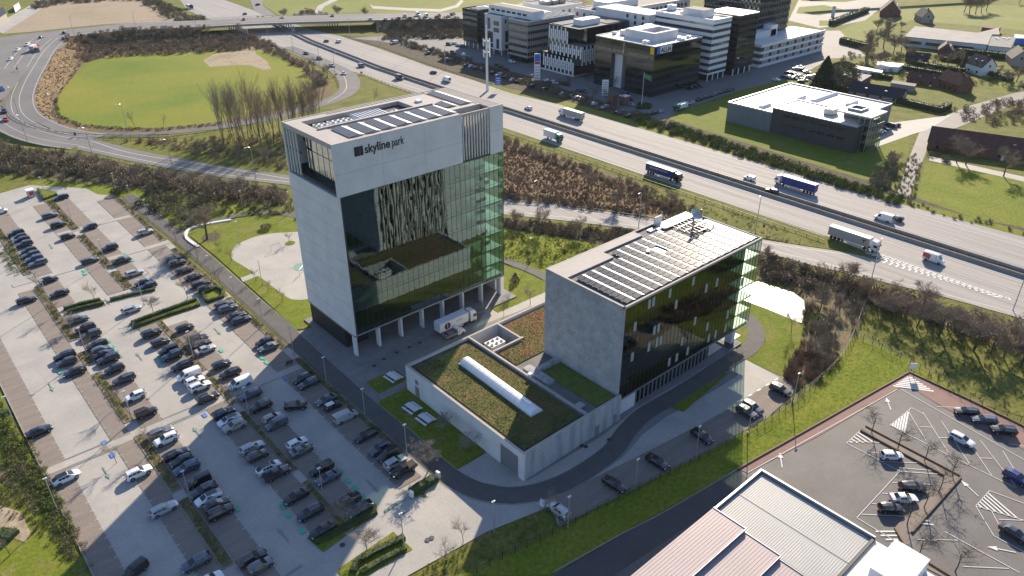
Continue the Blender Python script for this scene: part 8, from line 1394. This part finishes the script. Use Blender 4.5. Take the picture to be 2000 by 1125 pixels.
for u, v, lb in ((804, 972, 'white charging cabinet at the lower hedge end'), (856, 934, 'white charging cabinet at the upper hedge end'), (1059, 990, 'small white cabinet at the edge of the forecourt')):
    x, y = G(u, v); t = thing('utility_cabinet', lb, 'cabinet', (x, y, .1)); q = MB(); q.cbox(x, y, .2, .5, .9, 1.5, rad(10)); part('body', q, 'white_metal', t); q = MB(); q.cbox(x, y, .1, .6, 1.0, .12, rad(10)); part('base', q, 'dark_metal', t)
x, y = G(263, 639); t = thing('litter_bin', 'grey green litter bin at the end of the long crossing bed', 'bin', (x, y, .2)); q = MB(); q.cyl(x, y, .2, 1.3, .4, 10); part('drum', q, 'grey_metal', t); q = MB(); q.cyl(x, y, 1.3, 1.42, .45, 10); part('lid', q, 'dark_metal', t)
for (u0, v0, u1, v1, lb) in ((530, 493, 548, 486, 'thin white goal frame at the back of the court'), (586, 540, 596, 528, 'thin white goal frame at the tower side of the court')):
    a, b = G(u0, v0), G(u1, v1); t = thing('goal_frame', lb, 'goal', (*a, .2)); q = MB(); [q.tube(p, r_, .06) for p, r_ in (((*a, .2), (*a, 2.2)), ((*b, .2), (*b, 2.2)), ((*a, 2.2), (*b, 2.2)))]; part('frame', q, 'galvanised', t)
q = MB(); c0 = G(590, 522); q.cyl(*c0, Z[6]+.03, Z[6]+.04, 2.6, 24); o = part('court_circle', q, 'faded_green', kind='structure')
def fence(pts, label, h=1.9, post=2.6, mat='black_cladding', wires=4, name='wire_fence', px=True, hb=0, smooth=True):
    ln = pxline(pts, 4) if px else [np.array(p, float) for p in pts]; t = thing(name, label, 'fence', (float(ln[0][0]), float(ln[0][1]), 0)); acc = 0; pm_ = MB().cyl(0, 0, 0, h, .06, 5).mesh('post'); L_ = []
    for a, b in zip(ln, ln[1:]):
        L = np.linalg.norm(b-a)
        while acc < L: p = a+(b-a)*acc/L; L_.append((p[0], p[1], p[2])); acc += post
        acc -= L
    many('post', pm_, mat, t, L_[:290]); q = MB()
    for k in range(wires): z = h*(k+1)/wires-.03; strip3(q, ln, -.02, .02, z-.02, z+.02)
    part('wire', q, mat, t, kind='stuff'); return t
fence([(1690, 592), (1672, 640), (1655, 680), (1625, 722), (1580, 762), (1520, 808), (1462, 845), (1400, 884), (1300, 932), (1200, 982), (1100, 1036), (1000, 1085), (930, 1122)], 'long curved dark wire fence from the wood past the shaded bays', 2.0)
fence([(1690, 592), (1800, 628), (1900, 660), (2000, 700)], 'dark wire fence behind the right hand trees'); fence([(1668, 655), (1775, 712), (1870, 770), (2000, 830)], 'dark wire fence between the trees and the red walk')
fence([(1775, 730), (1600, 828), (1440, 920)], 'low dark edging rail along the red walk, left side', .5, 3, wires=1, name='edging_rail'); fence([(1777, 730), (1900, 788), (2010, 842)], 'low dark edging rail along the red walk, right side', .5, 3, wires=1, name='edging_rail')
q = MB(); ln = pxline([(1440, 918), (1300, 1000), (1200, 1052), (1080, 1120)], 3); strip3(q, ln, -.1, .1, 0, .3); tag(part('kerb', q, 'kerb_stone'), 'pale kerb between grass strip and service road', 'kerb')
for pts, lb in (([(1690, 834), (1876, 932)], 'dark kerb along the upper side of the tree island'), ([(1680, 842), (1842, 930)], 'dark kerb along the car side of the tree island'), ([(1876, 934), (1780, 1042)], 'dark kerb along the right leg of the tree island'), ([(1747, 1034), (1770, 1075), (1860, 1130)], 'dark kerb along the lower leg of the tree island'), ([(1775, 728), (1600, 828), (1440, 918)], 'dark kerb on the left of the red walk'), ([(1775, 728), (1900, 786), (2010, 840)], 'dark kerb on the right of the red walk')):
    q = MB(); ln = [np.array([*G(*p), 0]) for p in pts]; strip3(q, ln, -.15, .15, .15, .5); tag(part('kerb', q, 'timber'), lb, 'kerb')
fence([(90, 62, HB), (250, 44, HB), (380, 37, HB)], 'guard rail on the far side of the overpass approach', .8, 4, 'galvanised', 2, 'guard_fence'); fence([(150, 70, HB), (250, 60.5, HB), (400, 54.5, HB)], 'guard rail on the near side of the overpass approach', .8, 4, 'galvanised', 2, 'guard_fence')
q = MB(); q.box(4.4, 5.1, 60, 112, 0, .9); tag(part('low_wall', q, 'light_concrete'), 'low white wall at the bottom of the outer left kerb', 'wall')
q = MB(); q.box(4.95, 5.2, 112, 232, 0, .3); tag(part('kerb', q, 'kerb_stone'), 'long pale kerb along the outer left stalls', 'kerb')
# manhole covers
for i, (u, v) in enumerate(((843, 1052), (835, 1056), (669, 1066), (828, 968), (775, 690), (750, 703), (731, 716), (727, 678), (800, 680), (820, 671), (918, 609), (1144, 874), (1136, 872), (1190, 860), (566, 711))):
    x, y = G(u, v); q = MB(); q.cyl(x, y, Z[8], Z[8]+.012, .5, 14); part('manhole_cover', q, 'dark_metal', kind='structure')
wall('roof_cover', [(69, 70, 118, 119, 0, 1)], 'grey_metal', None).hide_render = False
bpy.data.objects.remove(bpy.data.objects['roof_cover'])
# gantry of a light rail viaduct at the top right and barrier posts
t = thing('viaduct', 'far concrete viaduct on a single pier at the top', 'viaduct', (*G(1628, 30), 0)); ln = pxline([(1580, -2, 9), (1640, -6, 9), (1720, -10, 9), (1900, -20, 9)], 3); part('deck', strip3(MB(), ln, -5, 5, -1.2, 0), 'kerb_stone', t); x, y = G(1626, 33); q = MB(); q.cyl(x, y, 0, 8.5, 1.4, 8); part('pier', q, 'facade_concrete', t)
if HAZE:
    q = MB().box(-700, 2600, -700, 2600, -1, 107)
    hz = put('haze', q.mesh('haze'), None); hz['kind'] = 'stuff'; m = bpy.data.materials.new('haze'); m.use_nodes = True; nt = m.node_tree; nt.nodes.remove(nt.nodes['Principled BSDF'])
    v = nt.nodes.new('ShaderNodeVolumePrincipled'); v.inputs['Color'].default_value = (.92, .95, 1, 1); v.inputs['Density'].default_value = HAZE; nt.links.new(v.outputs[0], nt.nodes['Material Output'].inputs['Volume']); hz.data.materials.append(m)
